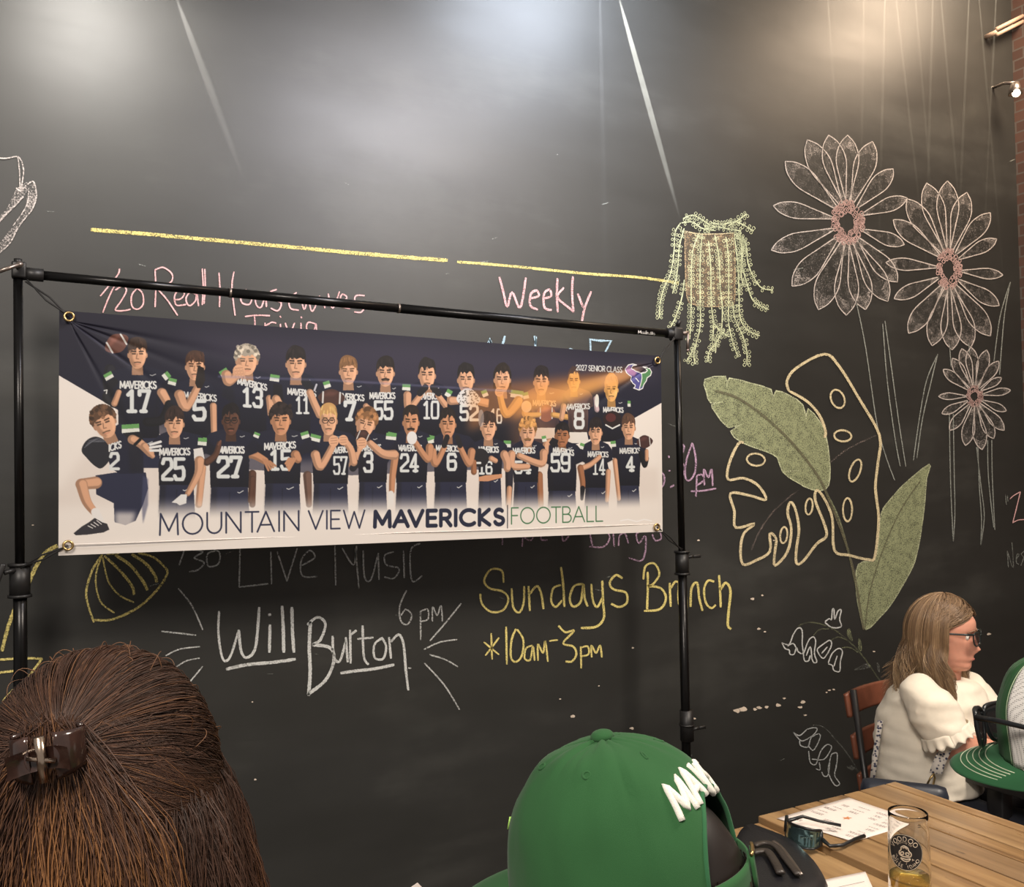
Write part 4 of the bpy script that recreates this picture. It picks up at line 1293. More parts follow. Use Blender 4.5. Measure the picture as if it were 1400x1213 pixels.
# 3
pl(499, 578, 30, 42, 'f', (136, 96, 62), 'curly', 594, 482, 545, 660, 490, 528, '3', (496, 617, 510, 647), (490, 609, 520, 608), 7.5, 1.5, tilt=0.25)
sleeve(534, 597, 14, 9, 0.1); limb([(538, 622), (522, 620), (505, 606)], 14, 9, 'f'); limb([(482, 636), (486, 622), (494, 608)], 12, 8, 'f')
ball(495.5, 597, 10.5, 9.5, 0.4, (66, 44, 40)); fist(494, 606, 7, 'f'); pen([(482, 640), (487, 634)], 10, (30, 30, 38))
# 57
pl(449, 573, 27, 44, 'f', (196, 152, 96), 'short', 590, 420, 488, 662, 428, 475, '57', (455, 623, 475, 650), (450, 613, 482, 610), 7.5, 1.6, glasses=True)
sleeve(431, 599, 14, 9, 0.25); limb([(431, 622), (438, 638), (456, 607)], 13, 9, 'f'); fist(456, 603, 7, 'f'); limb([(483, 632), (479, 615), (470, 602)], 11, 9, 'f'); fist(469, 602, 6.5, 'f')
# 15
limb([(420, 650), (422, 690)], 12, 8, (120, 90, 76))
pl(384, 573, 31, 44, 't', (38, 30, 28), 'curly', 589, 338, 428, 662, 362, 410, '15', (368.5, 614, 398, 644), (362, 606.5, 404, 604), 8.5, 1.9)
sleeve(417, 595, 11, 9, -0.3); sleeve(351, 595, 8, 7, 0.4)
limb([(330, 622), (345, 621), (362, 630)], 14, 10, 't'); pen([(335, 617), (339, 630)], 5, (24, 24, 28)); limb([(404, 622), (407, 628)], 13, 11, 't')
for k in range(4): pen([(360+3*k, 628+k), (367+3.2*k, 643-2*k)], 3, shade(SK['t'], 0.9)); pen([(404-3*k, 627), (395-1.5*k, 643-3*k)], 3, shade(SK['t'], 0.95))
# 27
limb([(345, 648), (345, 690)], 11, 8, 'd')
pl(316, 573, 28, 44, 'd', (26, 22, 24), 'short', 589, 278, 352, 667, 288, 340, '27', (296.5, 623, 332, 654), (300, 611, 334, 611), 8.5, 1.9, glasses=True)
sleeve(277, 603, 11, 10, 0.1); limb([(283, 632), (295, 622), (300, 606)], 10, 6, 'd'); pen([(299, 608), (302, 603)], 2.5, shade(SK['d'], 1.2)); limb([(345, 655), (342, 685)], 9, 6, 'd')
# 25
limb([(277, 640), (272, 690)], 10, 9, 'f')
pl(239, 577, 30, 44, 'f', (52, 38, 34), 'mop', 592, 208, 284, 664, 218, 266, '25', (221, 625, 254, 658), (219, 613.5, 260, 613), 8.8, 1.9)
sleeve(277, 604, 12, 10, 0.1); poly([(265, 614), (277, 612), (280, 627), (266, 630)], (226, 222, 218)); limb([(273, 630), (271, 648), (257, 675)], 13, 7, 'f'); poly([(235, 687), (248, 676), (256, 676), (255, 688), (246, 691), (242, 688)], (226, 226, 224))
# legs and gaps fade out towards the title
v_ = (yy+0.5)/GH
fade = np.clip((v_-0.755)/0.115, 0, 1)
fade = fade*fade*(3-2*fade)
IMG[:] = IMG+fade[..., None]*(np.array((240, 232, 224))-IMG)
# 2, kneeling at the left end
poly([(131, 650), (158, 646), (200, 646), (203, 668), (196, 690), (186, 712), (172, 718), (157, 714), (156, 688), (132, 676)], (38, 41, 64))
poly([(157, 700), (186, 700), (182, 722), (158, 722)], (240, 232, 224), 0.75, 5)
poly([(196, 650), (203, 655), (203, 690), (196, 716), (194, 690)], (70, 74, 104), 0.6, 1)
limb([(131, 660), (112, 662)], 17, 15, 'f'); limb([(112, 662), (119, 686), (131, 702)], 15, 9, 'f')
pen([(131, 700), (138, 716)], 11, (236, 232, 228))
poly([(101, 729), (112, 720), (122, 714), (130, 708), (140, 714), (147, 716), (150, 724), (142, 728), (120, 731), (104, 732)], (50, 48, 54))
for k in range(4): pen([(121+4*k, 719-2.4*k), (127+4*k, 722-1.8*k)], 1.2, (220, 216, 212))
poly([(144, 598), (150, 588), (164, 579), (190, 582), (196, 600), (197, 647), (164, 648), (152, 640), (146, 620)], NAVY)
poly([(175, 590), (192, 590), (196, 645), (178, 646)], BLK_, 0.5, 3)
head(144, 576, 36, 46, 'f', (92, 66, 48), 'curly', tilt=-0.35, yaw=-0.12)
sleeve(179, 586, 24, 12, -0.06); poly([(168, 592), (192, 590), (197, 602), (180, 604)], BLK_)
poly([(112, 616), (118, 603), (130, 597), (142, 601), (150, 612), (152, 626), (140, 640), (130, 637), (119, 626)], (36, 37, 44), curve=True)
for k in range(4): pen([(116+2*k, 612-3*k), (126+3*k, 604-1.6*k), (136+3*k, 604)], 1.0, (110, 112, 120), 0.8)
write('ICKS', 150, 608, 166, 603, 9, 9, 1.9, WHT, 0.22); figures('2', 150, 618, 164, 643)
limb([(182, 601), (193, 607), (206, 620)], 13, 10, 'f'); pen([(185, 608), (192, 601)], 4, (24, 24, 28)); limb([(198, 610), (209, 624)], 10, 6, 'f')
for k in range(3): pen([(206, 608+4*k), (220, 604+6*k)], 3.4, (228, 228, 226))

# ---- writing and emblem
DARK = (44, 48, 74)
write('MOUNTAIN', 219, 702.5, 408, 698.5, 29, 26.5, 2.4, DARK, 0.24)
write('VIEW', 421.5, 698.5, 498, 697.5, 25, 24, 2.3, DARK, 0.22)
write('MAVERICKS', 512, 699.5, 689, 696.5, 20.5, 20.5, 5.6, (36, 40, 62), 0.30)
pen([(694.5, 691), (694.5, 722)], 1.4, (40, 40, 50))
write('FOOTBALL', 700, 694.5, 824, 692, 22, 20.5, 1.8, (70, 122, 82), 0.18)
write('2027 SENIOR CLASS', 788, 499, 852, 502, 7, 7.2, 1.15, WHT, 0.2, 0.35)
pen([(848, 712), (858, 710), (870, 713), (880, 710), (890, 712)], 1.6, (250, 248, 246), 0.9)
ox, oy, sc = 780, 480, 10.77
E = lambda L_: [(ox+x/sc, oy+y/sc) for x, y in L_]
out = [(985, 205), (930, 190), (865, 205), (825, 260), (840, 320), (880, 355), (910, 375), (905, 430), (930, 475), (965, 500), (960, 530), (940, 545), (1020, 575), (1070, 550), (1090, 490), (1125, 440), (1135, 395), (1185, 360), (1200, 310), (1175, 260), (1130, 240), (1080, 235), (1130, 262), (1140, 290), (1110, 318), (1055, 325), (970, 295), (915, 255), (930, 215)]
poly(E(out), (86, 84, 150)); poly(E([(825, 260), (840, 320), (880, 355), (960, 375), (990, 310), (915, 255), (880, 210)]), (196, 140, 180), 0.85, 2)
poly(E([(1062, 330), (1110, 318), (1140, 290), (1130, 245), (1180, 265), (1200, 310), (1180, 360), (1135, 395), (1090, 490), (1040, 545)]), (86, 140, 90))
pen(E(out+[out[0]]), 1.3, (244, 244, 240)); pen(E([(1058, 328), (1062, 400), (1045, 480), (1020, 570)]), 1.2, (244, 244, 240)); pen(E([(975, 400), (1015, 450)]), 1.4, (244, 244, 240))

# ---- banner sheet: one print dot per vertex, hung a little slack
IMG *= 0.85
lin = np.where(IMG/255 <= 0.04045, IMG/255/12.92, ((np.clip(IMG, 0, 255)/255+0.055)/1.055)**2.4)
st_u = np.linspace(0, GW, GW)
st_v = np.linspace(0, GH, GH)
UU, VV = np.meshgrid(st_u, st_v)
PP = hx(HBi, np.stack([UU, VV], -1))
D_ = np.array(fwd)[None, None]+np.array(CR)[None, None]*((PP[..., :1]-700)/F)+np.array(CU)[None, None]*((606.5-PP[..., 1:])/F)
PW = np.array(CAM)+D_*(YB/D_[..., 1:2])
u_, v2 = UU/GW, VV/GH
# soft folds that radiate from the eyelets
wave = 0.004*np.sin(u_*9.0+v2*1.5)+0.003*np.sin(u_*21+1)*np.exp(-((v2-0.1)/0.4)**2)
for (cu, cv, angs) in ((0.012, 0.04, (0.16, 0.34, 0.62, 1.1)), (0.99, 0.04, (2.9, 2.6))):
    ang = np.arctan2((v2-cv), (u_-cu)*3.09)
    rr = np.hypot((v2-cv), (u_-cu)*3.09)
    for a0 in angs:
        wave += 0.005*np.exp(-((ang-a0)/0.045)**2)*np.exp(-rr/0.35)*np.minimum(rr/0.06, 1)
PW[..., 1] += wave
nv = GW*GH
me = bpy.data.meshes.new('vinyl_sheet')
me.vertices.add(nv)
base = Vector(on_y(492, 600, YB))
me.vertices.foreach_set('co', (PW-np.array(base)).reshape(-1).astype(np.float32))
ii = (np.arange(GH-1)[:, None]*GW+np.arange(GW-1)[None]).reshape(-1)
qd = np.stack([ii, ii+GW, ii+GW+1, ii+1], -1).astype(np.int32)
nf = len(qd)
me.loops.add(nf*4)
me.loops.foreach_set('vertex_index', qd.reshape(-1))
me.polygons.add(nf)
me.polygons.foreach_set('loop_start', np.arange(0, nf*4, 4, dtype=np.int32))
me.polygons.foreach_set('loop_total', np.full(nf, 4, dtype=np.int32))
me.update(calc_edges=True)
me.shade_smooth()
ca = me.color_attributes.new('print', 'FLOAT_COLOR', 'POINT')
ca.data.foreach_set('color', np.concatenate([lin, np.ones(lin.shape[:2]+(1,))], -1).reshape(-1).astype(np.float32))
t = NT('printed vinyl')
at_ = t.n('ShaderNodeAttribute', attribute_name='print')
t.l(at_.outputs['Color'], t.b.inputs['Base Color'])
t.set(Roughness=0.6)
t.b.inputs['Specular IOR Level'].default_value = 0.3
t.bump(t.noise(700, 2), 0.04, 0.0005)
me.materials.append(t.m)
banner = thing('banner', 'long printed football team banner hanging from the black frame', 'banner', base)
sheet = bpy.data.objects.new('vinyl_sheet', me)
link(sheet, banner)

M_brass = mat('brass eyelet', srgb(206, 176, 120), 0.3, 1.0)
M_cord = mat('black elastic cord', srgb(32, 31, 31), 0.7)
M_blackmetal = mat('black anodised tube', srgb(26, 25, 25), 0.28, 0.6, spec=0.5)
M_blackplastic = mat('black plastic', srgb(28, 27, 27), 0.45)
M_greymetal = mat('worn steel lever', srgb(150, 138, 130), 0.35, 0.9)
M_hem = mat('white vinyl hem', srgb(236, 228, 220), 0.5)
YS = YB+0.07                                                     # plane of the stand
POLE_L = [(24.5, 372), (28, 960)]
def circle_on(px, py, Y, r, n=16):
    p = on_y(px, py, Y)
    return [p+Vector((math.cos(2*PI*k/n)*r, 0, math.sin(2*PI*k/n)*r)) for k in range(n)]
for (px, py, cx_, cy_) in ((94.5, 433, 36, 384), (899, 493, 922, 462), (93, 746, 24, 778), (898, 721, 932, 752)):
    MB().tube(circle_on(px, py, YB-0.008, 0.011), 0.0032, 8, closed=True).build('eyelet', M_brass, banner)
    a, b = on_y(px, py, YB-0.004), on_y(cx_, cy_, YS-0.02)
    d_ = (b-a)
    n_ = Vector((d_.z, 0, -d_.x)).normalized()*0.006
    cm = MB()
    for sg in (-1, 1):
        cm.tube([a, a+Vector((0, -0.006, 0))+d_*0.08, a+d_*0.5+n_*sg, b-n_*sg*0.5], 0.0024, 6)
    cm.build('bungee_cord', M_cord, banner)
# hem along the lower edge
mb = MB()
pa = [on_y(*hx(HBi, [(u*GW, GH*0.956)])[0], YB-0.0025) for u in np.linspace(0.004, 0.996, 40)]
mb.tube(pa, 0.0012, 6)
mb.build('hem_stitching', M_hem, banner)

# ------------------------------------------------------------------ the stand
stand = thing('banner_stand', 'black tubular frame stand holding the football banner', 'stand', (on_y(480, 600, YS).x, YS, 0))
def pole(name, x0, y0, x1, y1, r_top, r_low, ysplit):
    a, b = on_y(x0, y0, YS), on_y(x1, y1, YS)
    k = (ysplit-y0)/(y1-y0)
    mid = a+(b-a)*k
    foot = Vector((b.x, YS, 0.02)) if b.z > 0.05 else b
    o = MB().tube([a, mid], r_top, 14).tube([mid, b, foot], r_low, 14).build(name, M_blackmetal, stand)
    c_ = MB().tube([mid+Vector((0, 0, 0.03)), mid-Vector((0, 0, 0.05))], r_low*1.5, 14)
    c_.tube([mid+Vector((0, 0, 0.035)), mid+Vector((0, 0, 0.028))], r_low*1.75, 14)
    c_.tube([mid-Vector((0, 0, 0.052)), mid-Vector((0, 0, 0.045))], r_low*1.75, 14)
    c_ = c_.build('collar', M_blackplastic, o)
    return a, mid, foot, c_, o
tl, ml, fl, col_l, pol_l = pole('pole', 24.5, 372, 28, 900, 0.0115, 0.0165, 790)
tr, mr, fr, col_r, pol_r = pole('pole', 925.5, 458, 937, 965, 0.0125, 0.0165, 768)
# levers of the collars
kb = MB().tube([ml+Vector((-0.012, -0.02, 0.02)), ml+Vector((-0.035, -0.03, 0.015))], 0.006, 8)
kb.box(ml+Vector((-0.045, -0.032, 0.012)), (0.014, 0.012, 0.055), Matrix.Rotation(0.3, 3, 'Y'), 0.004)
kb.build('lever', M_blackplastic, col_l)
MB().tube([mr+Vector((0.02, -0.01, 0.012)), mr+Vector((0.045, -0.012, 0.014))], 0.006, 8).box(mr+Vector((0.058, -0.012, 0.013)), (0.034, 0.014, 0.012), None, 0.004).build('lever', M_blackplastic, col_r)
lr = on_y(939, 990, YS)
col_2 = MB().tube([lr+Vector((0, 0, 0.05)), lr-Vector((0, 0, 0.06))], 0.025, 14).tube([lr+Vector((0, 0, 0.0)), lr+Vector((0, 0, -0.006))], 0.028, 14).build('collar', M_blackplastic, pol_r)
MB().tube([lr+Vector((0.02, -0.01, -0.02)), lr+Vector((0.05, -0.012, -0.018))], 0.006, 8).box(lr+Vector((0.06, -0.012, -0.018)), (0.03, 0.014, 0.012), None, 0.004).build('lever', M_blackplastic, col_2)
# cross bar: three telescoping lengths
ba, bb = on_y(30, 374, YS), on_y(926, 457, YS)
P1, P2 = ba+(bb-ba)*((on_y(315, 400, YS).x-ba.x)/(bb.x-ba.x)), ba+(bb-ba)*((on_y(545, 420, YS).x-ba.x)/(bb.x-ba.x))
cb = MB().tube([ba, P1], 0.0125, 16).tube([P1, P2], 0.0138, 16).tube([P2, bb], 0.0150, 16).build('crossbar', M_blackmetal, stand)
ux = (bb-ba).normalized()
for p_, r_ in ((P1, 0.0142), (P2, 0.0155)):
    MB().tube([p_-ux*0.004, p_+ux*0.002], r_, 16).build('joint_ring', M_greymetal, cb)
# end fittings
eb_l = MB().box(tl+Vector((0.002, 0, 0.004)), (0.034, 0.036, 0.042), None, 0.005).tube([ba+ux*0.0, ba+ux*0.05], 0.017, 14).build('end_bracket', M_blackplastic, stand)
MB().tube([tl+Vector((0.0, -0.022, 0.012)), tl+Vector((0.004, -0.05, 0.010))], 0.008, 10).tube([tl+Vector((0.003, -0.05, 0.010)), tl+Vector((-0.055, -0.055, -0.02))], 0.0055, 10).ball(tl+Vector((-0.055, -0.055, -0.02)), 0.007).build('clamp_handle', M_greymetal, eb_l)
MB().tube([tl+Vector((0, 0, 0.02)), tl+Vector((0, 0, 0.034))], 0.010, 10).build('top_stud', M_blackplastic, stand)
eb_r = MB().box(tr+Vector((-0.004, 0, 0.002)), (0.040, 0.038, 0.046), None, 0.006).tube([bb-ux*0.05, bb], 0.018, 14).build('end_bracket', M_blackplastic, stand)
MB().tube([tr+Vector((0.018, -0.01, 0.006)), tr+Vector((0.042, -0.012, 0.008))], 0.008, 10).tube([tr+Vector((0.040, -0.014, 0.010)), tr+Vector((0.036, -0.016, -0.058))], 0.0055, 10).ball(tr+Vector((0.036, -0.016, -0.058)), 0.0065).build('clamp_handle', M_greymetal, eb_r)
MB().tube([tr+Vector((-0.005, -0.01, 0.03)), tr+Vector((-0.004, -0.02, 0.05))], 0.008, 10).build('top_stud', M_blackplastic, stand)
# maker's name printed on the bar
def word_on(name, text, p0, dx, dz, h, w, material, parent, out=Vector((0, -0.001, 0))):
    """thin flat lettering: text from p0 along dx, letters hang down dz"""
    tot = sum(0.45 if ch == ' ' else FONT[ch][0]+0.25 for ch in text)-0.25
    cur, mb = 0.0, MB()
    for ch in text:
        if ch == ' ':
            cur += 0.45
            continue
        for s_ in FONT[ch][1]:
            pts = [p0+dx*((cur+u)/tot)+dz*(v*h)+out for u, v in s_]
            for a, b in zip(pts, pts[1:]):
                d_ = (b-a)
                n_ = d_.cross(out).normalized()*w/2 if d_.length > 1e-9 else Vector()
                e_ = d_.normalized()*w*0.3 if d_.length > 1e-9 else Vector()
                mb.add([a-n_-e_, a+n_-e_, b+n_+e_, b-n_+e_], [(0, 1, 2, 3)])
        cur += FONT[ch][0]+0.25
    return mb.build(name, material, parent, False)
FONT['a'] = (0.4, [arc(0.2, 0.72, 0.2, 0.26, 0, 360, 10), [(0.4, 0.46), (0.4, 1)]])
FONT['n'] = (0.38, [[(0, 0.46), (0, 1)], arc(0.19, 0.66, 0.19, 0.2, 180, 0, 6)+[(0.38, 1)]])
FONT['f'] = (0.25, [[(0.1, 1), (0.1, 0.1), (0.25, 0.02)], [(0, 0.48), (0.25, 0.48)]])
FONT['r'] = (0.22, [[(0, 0.46), (0, 1)], [(0, 0.6), (0.22, 0.48)]])
FONT['o'] = (0.42, [arc(0.21, 0.73, 0.21, 0.27, 0, 360, 12)])
FONT['t'] = (0.25, [[(0.12, 0.15), (0.12, 1)], [(0, 0.46), (0.25, 0.46)]])
M_whiteink = mat('white ink', srgb(222, 218, 212), 0.6)
pm = on_y(872.5, 451.5, YS-0.0155)
word_on('maker_lettering', 'Manfrotto', pm, on_y(895, 454, YS-0.0155)-pm, Vector((0, 0, -1)), 0.011, 0.0022, M_whiteink, cb, Vector((0, -0.001, 0)))
# tripod feet
for (f_, nm) in ((fl, 0), (fr, 1)):
    for k in range(3):
        a = 2*PI*k/3+0.5
        d_ = Vector((math.cos(a)*0.30, math.sin(a)*0.26, 0))
        MB().tube([f_+Vector((0, 0, 0.42)), f_+d_*0.6+Vector((0, 0, 0.16)), f_+d_+Vector((0, 0, 0.0))], 0.010, 8).build('leg', M_blackmetal, stand)

# ------------------------------------------------------------------ people
def skin_mat(name, c, var=0.05):
    t = NT(name)
    c = Vector(srgb(*c)[:3])
    t.l(t.ramp(t.noise(26, 3), [(0.3, (*(c*(1-var)), 1)), (0.7, (*(c*(1+var)), 1))]), t.b.inputs['Base Color'])
    t.set(Roughness=0.5)
    t.b.inputs['Subsurface Weight'].default_value = 0.12
    t.b.inputs['Subsurface Radius'].default_value = (0.012, 0.005, 0.003)
    t.b.inputs['Subsurface Scale'].default_value = 0.6
    return t.m


def cloth_mat(name, c, weave=900, fold=0.25, rough=0.85):
    t = NT(name)
    c = Vector(srgb(*c)[:3])
    t.l(t.ramp(t.noise(18, 4), [(0.3, (*(c*0.92), 1)), (0.7, (*[min(1, v*1.05) for v in c], 1))]), t.b.inputs['Base Color'])
    t.set(Roughness=rough)
    t.b.inputs['Sheen Weight'].default_value = 0.1
    t.b.inputs['Specular IOR Level'].default_value = 0.25
    t.bump(t.noise(weave, 2), fold, 0.0006)
    return t.m


def hair_mat(name, dark, mid, light, rough=0.42):
    t = NT(name)
    a = t.n('ShaderNodeAttribute', attribute_name='tone')
    t.l(t.ramp(a.outputs['Fac'], [(0.0, srgb(*dark)), (0.5, srgb(*mid)), (1.0, srgb(*light))]), t.b.inputs['Base Color'])
    t.set(Roughness=rough)
    t.b.inputs['Specular IOR Level'].default_value = 0.45
    t.b.inputs['Anisotropic'].default_value = 0.5
    return t.m


def lerp(tab, x):
    return float(np.interp(x, [p[0] for p in tab], [p[1] for p in tab]))


FRONT = [(-.113, .045), (-.106, .070), (-.096, .080), (-.086, .081), (-.078, .076), (-.070, .083), (-.062, .084), (-.056, .083), (-.048, .081), (-.03, .082), (0.0, .081), (.012, .083), (.026, .089), (.05, .088), (.075, .072), (.096, .044), (.108, .018), (.113, .0)]
BACK = [(-.113, -.0), (-.10, -.035), (-.08, -.058), (-.04, -.083), (0.0, -.098), (.04, -.100), (.075, -.078), (.096, -.048), (.108, -.02), (.113, .0)]
WIDE = [(-.113, .018), (-.105, .036), (-.09, .049), (-.065, .059), (-.03, .067), (0.0, .072), (.03, .075), (.06, .071), (.085, .053), (.10, .034), (.109, .015), (.113, .0)]


def head_points(n=44, m=64):
    rows = []
    for i in range(n):
        c = -.113+.226*(0.5-0.5*math.cos(PI*i/(n-1)))
        f, b, w = lerp(FRONT, c), lerp(BACK, c), lerp(WIDE, c)
        ctr = 0.0 if c > -.06 else (f+b)*0.25
        row = []
        for k in range(m):
            ph = 2*PI*k/m
            ex = 0.86
            s_, q = math.sin(ph), math.cos(ph)
            x = w*math.copysign(abs(s_)**ex, s_)
            y = ctr+((f-ctr) if q >= 0 else (ctr-b))*math.copysign(abs(q)**ex, q)
            if q > 0:
                # nose
                nz = np.interp(c, [-.056, -.048, -.040, -.034, -.015, .006, .018], [0, .012, .024, .026, .014, .004, 0])
                sw = np.interp(c, [-.05, -.036, 0.0], [.013, .011, .007])
                y += nz*math.exp(-(x/sw)**2)
                # eye sockets, cheeks, lips
                for sd in (-1, 1):
                    y -= .010*math.exp(-((x-sd*.031)/.014)**2-((c-.004)/.011)**2)
                    y += .004*math.exp(-((x-sd*.036)/.016)**2-((c+.030)/.016)**2)
                y += .0045*math.exp(-(x/.018)**2)*(math.exp(-((c+.064)/.0045)**2)+math.exp(-((c+.075)/.005)**2))
            row.append((x, y, c))
        rows.append(row)
    return rows


class Frame:
    """right / forward / up axes of a head or a cap"""
    def __init__(s, origin, az, pitch=0.0, roll=0.0, k=1.0):
        s.o = Vector(origin)
        f = Vector((math.sin(az), math.cos(az), 0))
        r = Vector((math.cos(az), -math.sin(az), 0))
        u = Vector((0, 0, 1))
        s.f = f*math.cos(pitch)+u*math.sin(pitch)
        s.u = u*math.cos(pitch)-f*math.sin(pitch)
        s.r = r*math.cos(roll)+s.u*math.sin(roll)
        s.u = s.r.cross(s.f)
        s.k = k

    def __call__(s, x, y, z):
        return s.o+(s.r*x+s.f*y+s.u*z)*s.k

    def M(s):
        return Matrix((s.r, s.f, s.u)).transposed()


def add_head(mb, fr):
    rows = head_points()
    n, m_ = len(rows), len(rows[0])
    vs = [fr(*p) for r in rows for p in r]
    fs = [(i*m_+j, i*m_+(j+1) % m_, (i+1)*m_+(j+1) % m_, (i+1)*m_+j) for i in range(n-1) for j in range(m_)]
    mb.add(vs, fs)
    for sd in (-1, 1):
        mb.ball(fr(sd*.074, -.004, -.012), (.009*fr.k, .018*fr.k, .031*fr.k), 12, 8, fr.M())


def add_hand(mb, wrist, d, palm_n, size=1.0, curl=0.5, side=1):
    """palm and five separate, bent fingers; d points along the hand, palm_n out of the palm"""
    d = d.normalized()
    n = (palm_n-d*palm_n.dot(d)).normalized()
    a = d.cross(n)*side
    M = Matrix((a, d, n)).transposed()
    mb.ball(wrist+d*0.045*size, (.040*size, .052*size, .014*size), 14, 10, M)
    for k, (off, ln) in enumerate(((-.030, .062), (-.010, .074), (.010, .070), (.028, .056))):
        p = wrist+d*0.085*size+a*off*size
        pts, dd = [p-d*0.02*size], d.copy()
        pts.append(p)
        for j in range(3):
            c = curl*(0.5+0.35*j+0.05*k)
            dd = (d*math.cos(c)+n*math.sin(c))
            p = p+dd*ln*size*(0.42, 0.32, 0.26)[j]
            pts.append(p)
        mb.tube(pts, [r*size for r in (.0095, .0092, .0086, .008, .0066)], 8)
        mb.ball(pts[-1], .0066*size, 8, 6)
    p = wrist+d*0.025*size-a*0.028*size
    q1 = p+(d*0.45-a*0.8+n*0.25)*0.035*size
    q2 = q1+(d*0.85-a*0.35+n*0.3)*0.034*size
    q3 = q2+(d*0.95+n*0.3)*0.024*size
    mb.tube([p+a*0.015*size, q1, q2, q3], [.014*size, .0115*size, .0095*size, .007*size], 8)
    mb.ball(q3, .007*size, 8, 6)


def chain(mb, pts, rad, seg=14):
    mb.tube(pts, rad, seg)
    for p, r in zip(pts, rad):
        mb.ball(p, r, 14, 10)


def loft(mb, secs, seg=28):
    """secs: (centre, half width vector, half depth vector)"""
    vs, fs = [], []
    for c, a, b in secs:
        for k in range(seg):
            t = 2*PI*k/seg
            vs.append(Vector(c)+Vector(a)*math.cos(t)+Vector(b)*math.sin(t))
    n = len(secs)
    for i in range(n-1):
        for k in range(seg):
            k2 = (k+1) % seg
            fs.append((i*seg+k, i*seg+k2, (i+1)*seg+k2, (i+1)*seg+k))
    fs.append(tuple(range(seg))[::-1])
    fs.append(tuple((n-1)*seg+k for k in range(seg)))
    mb.add(vs, fs)


def strands(name, paths, radius, material, parent, tones, tip=0.35):
    """one hair mesh of many fine three-sided locks; paths are lists of points"""
    V, Fc, T = [], [], []
    for path, tone in zip(paths, tones):
        b = len(V)
        n = len(path)
        up = None
        for i, p in enumerate(path):
            t_ = (path[min(i+1, n-1)]-path[max(i-1, 0)])
            if t_.length < 1e-7:
                t_ = Vector((0, 0, -1))
            t_.normalize()
            a = t_.orthogonal().normalized() if up is None else (up-t_*up.dot(t_))
            if a.length < 1e-5:
                a = t_.orthogonal()
            a.normalize()
            up = a
            c_ = t_.cross(a)
            s_ = i/(n-1)
            r_ = radius*(1.0 if s_ < 0.6 else 1-(1-tip)*(s_-0.6)/0.4)
            for k in range(3):
                V.append(p+(a*math.cos(2.0944*k)+c_*math.sin(2.0944*k))*r_)
                T.append(tone(s_) if callable(tone) else tone)
        for i in range(n-1):
            for k in range(3):
                k2 = (k+1) % 3
                Fc.append((b+i*3+k, b+i*3+k2, b+(i+1)*3+k2, b+(i+1)*3+k))
    o = mesh_obj(name, V, Fc, material, parent, True)
    at = o.data.attributes.new('tone', 'FLOAT', 'POINT')
    at.data.foreach_set('value', T)
    return o


def seated(head_o, az, shirt, pants, skin, parent, k=1.0, arms=True, voxel=0.007, hfr=None, hands_z=None):
    """body of a seated person below a given head; one continuous skin plus shirt and trousers"""
    f = Vector((math.sin(az), math.cos(az), 0))
    r = Vector((math.cos(az), -math.sin(az), 0))
    u = Vector((0, 0, 1))
    hd = Vector(head_o)
    nb = hd-u*0.165*k-f*0.025
    sh = [nb-u*0.035*k+r*sd*0.175*k for sd in (-1, 1)]
    pel = nb-u*0.52*k-f*0.02
    seat = pel.z-0.10
    hip = [pel+r*sd*0.09 for sd in (-1, 1)]
    knee = [h+f*0.40*k+r*sd*0.04+u*0.0 for h, sd in zip(hip, (-1, 1))]
    ank = [Vector((kn.x+f.x*0.02, kn.y+f.y*0.02, 0.075)) for kn in knee]
    b = MB()
    fr = hfr or Frame(hd, az)
    add_head(b, fr)
    chain(b, [nb-u*0.03, nb+u*0.03, fr(0, -.022, -.07)], [.058*k, .053*k, .052*k])
    loft(b, [(nb-u*0.02, r*0.075, f*0.06), (nb-u*0.06, r*0.165*k, f*0.085), (nb-u*0.20*k, r*0.155*k, f*0.10), (nb-u*0.36*k, r*0.14*k, f*0.10), (pel, r*0.165*k, f*0.12), (pel-u*0.08, r*0.15*k, f*0.11)])
    el, wr = [], []
    for i, sd in enumerate((-1, 1)):
        e = sh[i]-u*0.25*k+r*sd*0.06+f*0.07
        w = e+f*0.22*k-r*sd*0.08+u*(0.0 if hands_z is None else hands_z-e.z)
        el.append(e); wr.append(w)
        chain(b, [sh[i]-r*sd*0.02, e, w], [.046*k, .036*k, .026*k])
        add_hand(b, w, w-e, -u, 0.95*k, 0.35, sd)
        chain(b, [hip[i], knee[i], ank[i]], [.085*k, .058*k, .042*k])
        chain(b, [ank[i]-u*0.03, ank[i]-u*0.04+f*0.15], [.036, .028])
    body = b.build('body', skin, parent)
    remesh(body, voxel, 5, 0.5)
    s = MB()
    loft(s, [(nb-u*0.015, r*0.088, f*0.075), (nb-u*0.055, r*0.178*k, f*0.098), (nb-u*0.20*k, r*0.168*k, f*0.115), (nb-u*0.36*k, r*0.155*k, f*0.115), (pel, r*0.178*k, f*0.132), (pel-u*0.05, r*0.175*k, f*0.13)])
    for i, sd in enumerate((-1, 1)):
        chain(s, [sh[i]-r*sd*0.02, sh[i]*0.35+el[i]*0.65], [.062*k, .056*k])
    so = s.build('shirt', shirt, parent)
    remesh(so, 0.008, 4, 0.5)
    p = MB()
    for i in range(2):
        chain(p, [hip[i]+u*0.0, knee[i], ank[i]+u*0.03], [.10*k, .072*k, .058*k])
    loft(p, [(pel+u*0.03, r*0.175*k, f*0.135), (pel-u*0.09, r*0.165*k, f*0.13)])
    po = p.build('trousers', pants, parent)
    remesh(po, 0.01, 3, 0.5)
    for i in range(2):
        MB().ball(ank[i]-u*0.03+f*0.07, (0.045, 0.125, 0.042), 16, 10, Matrix((r, f, u)).transposed()).build('shoe', M_shoe, parent)
    return pel, seat


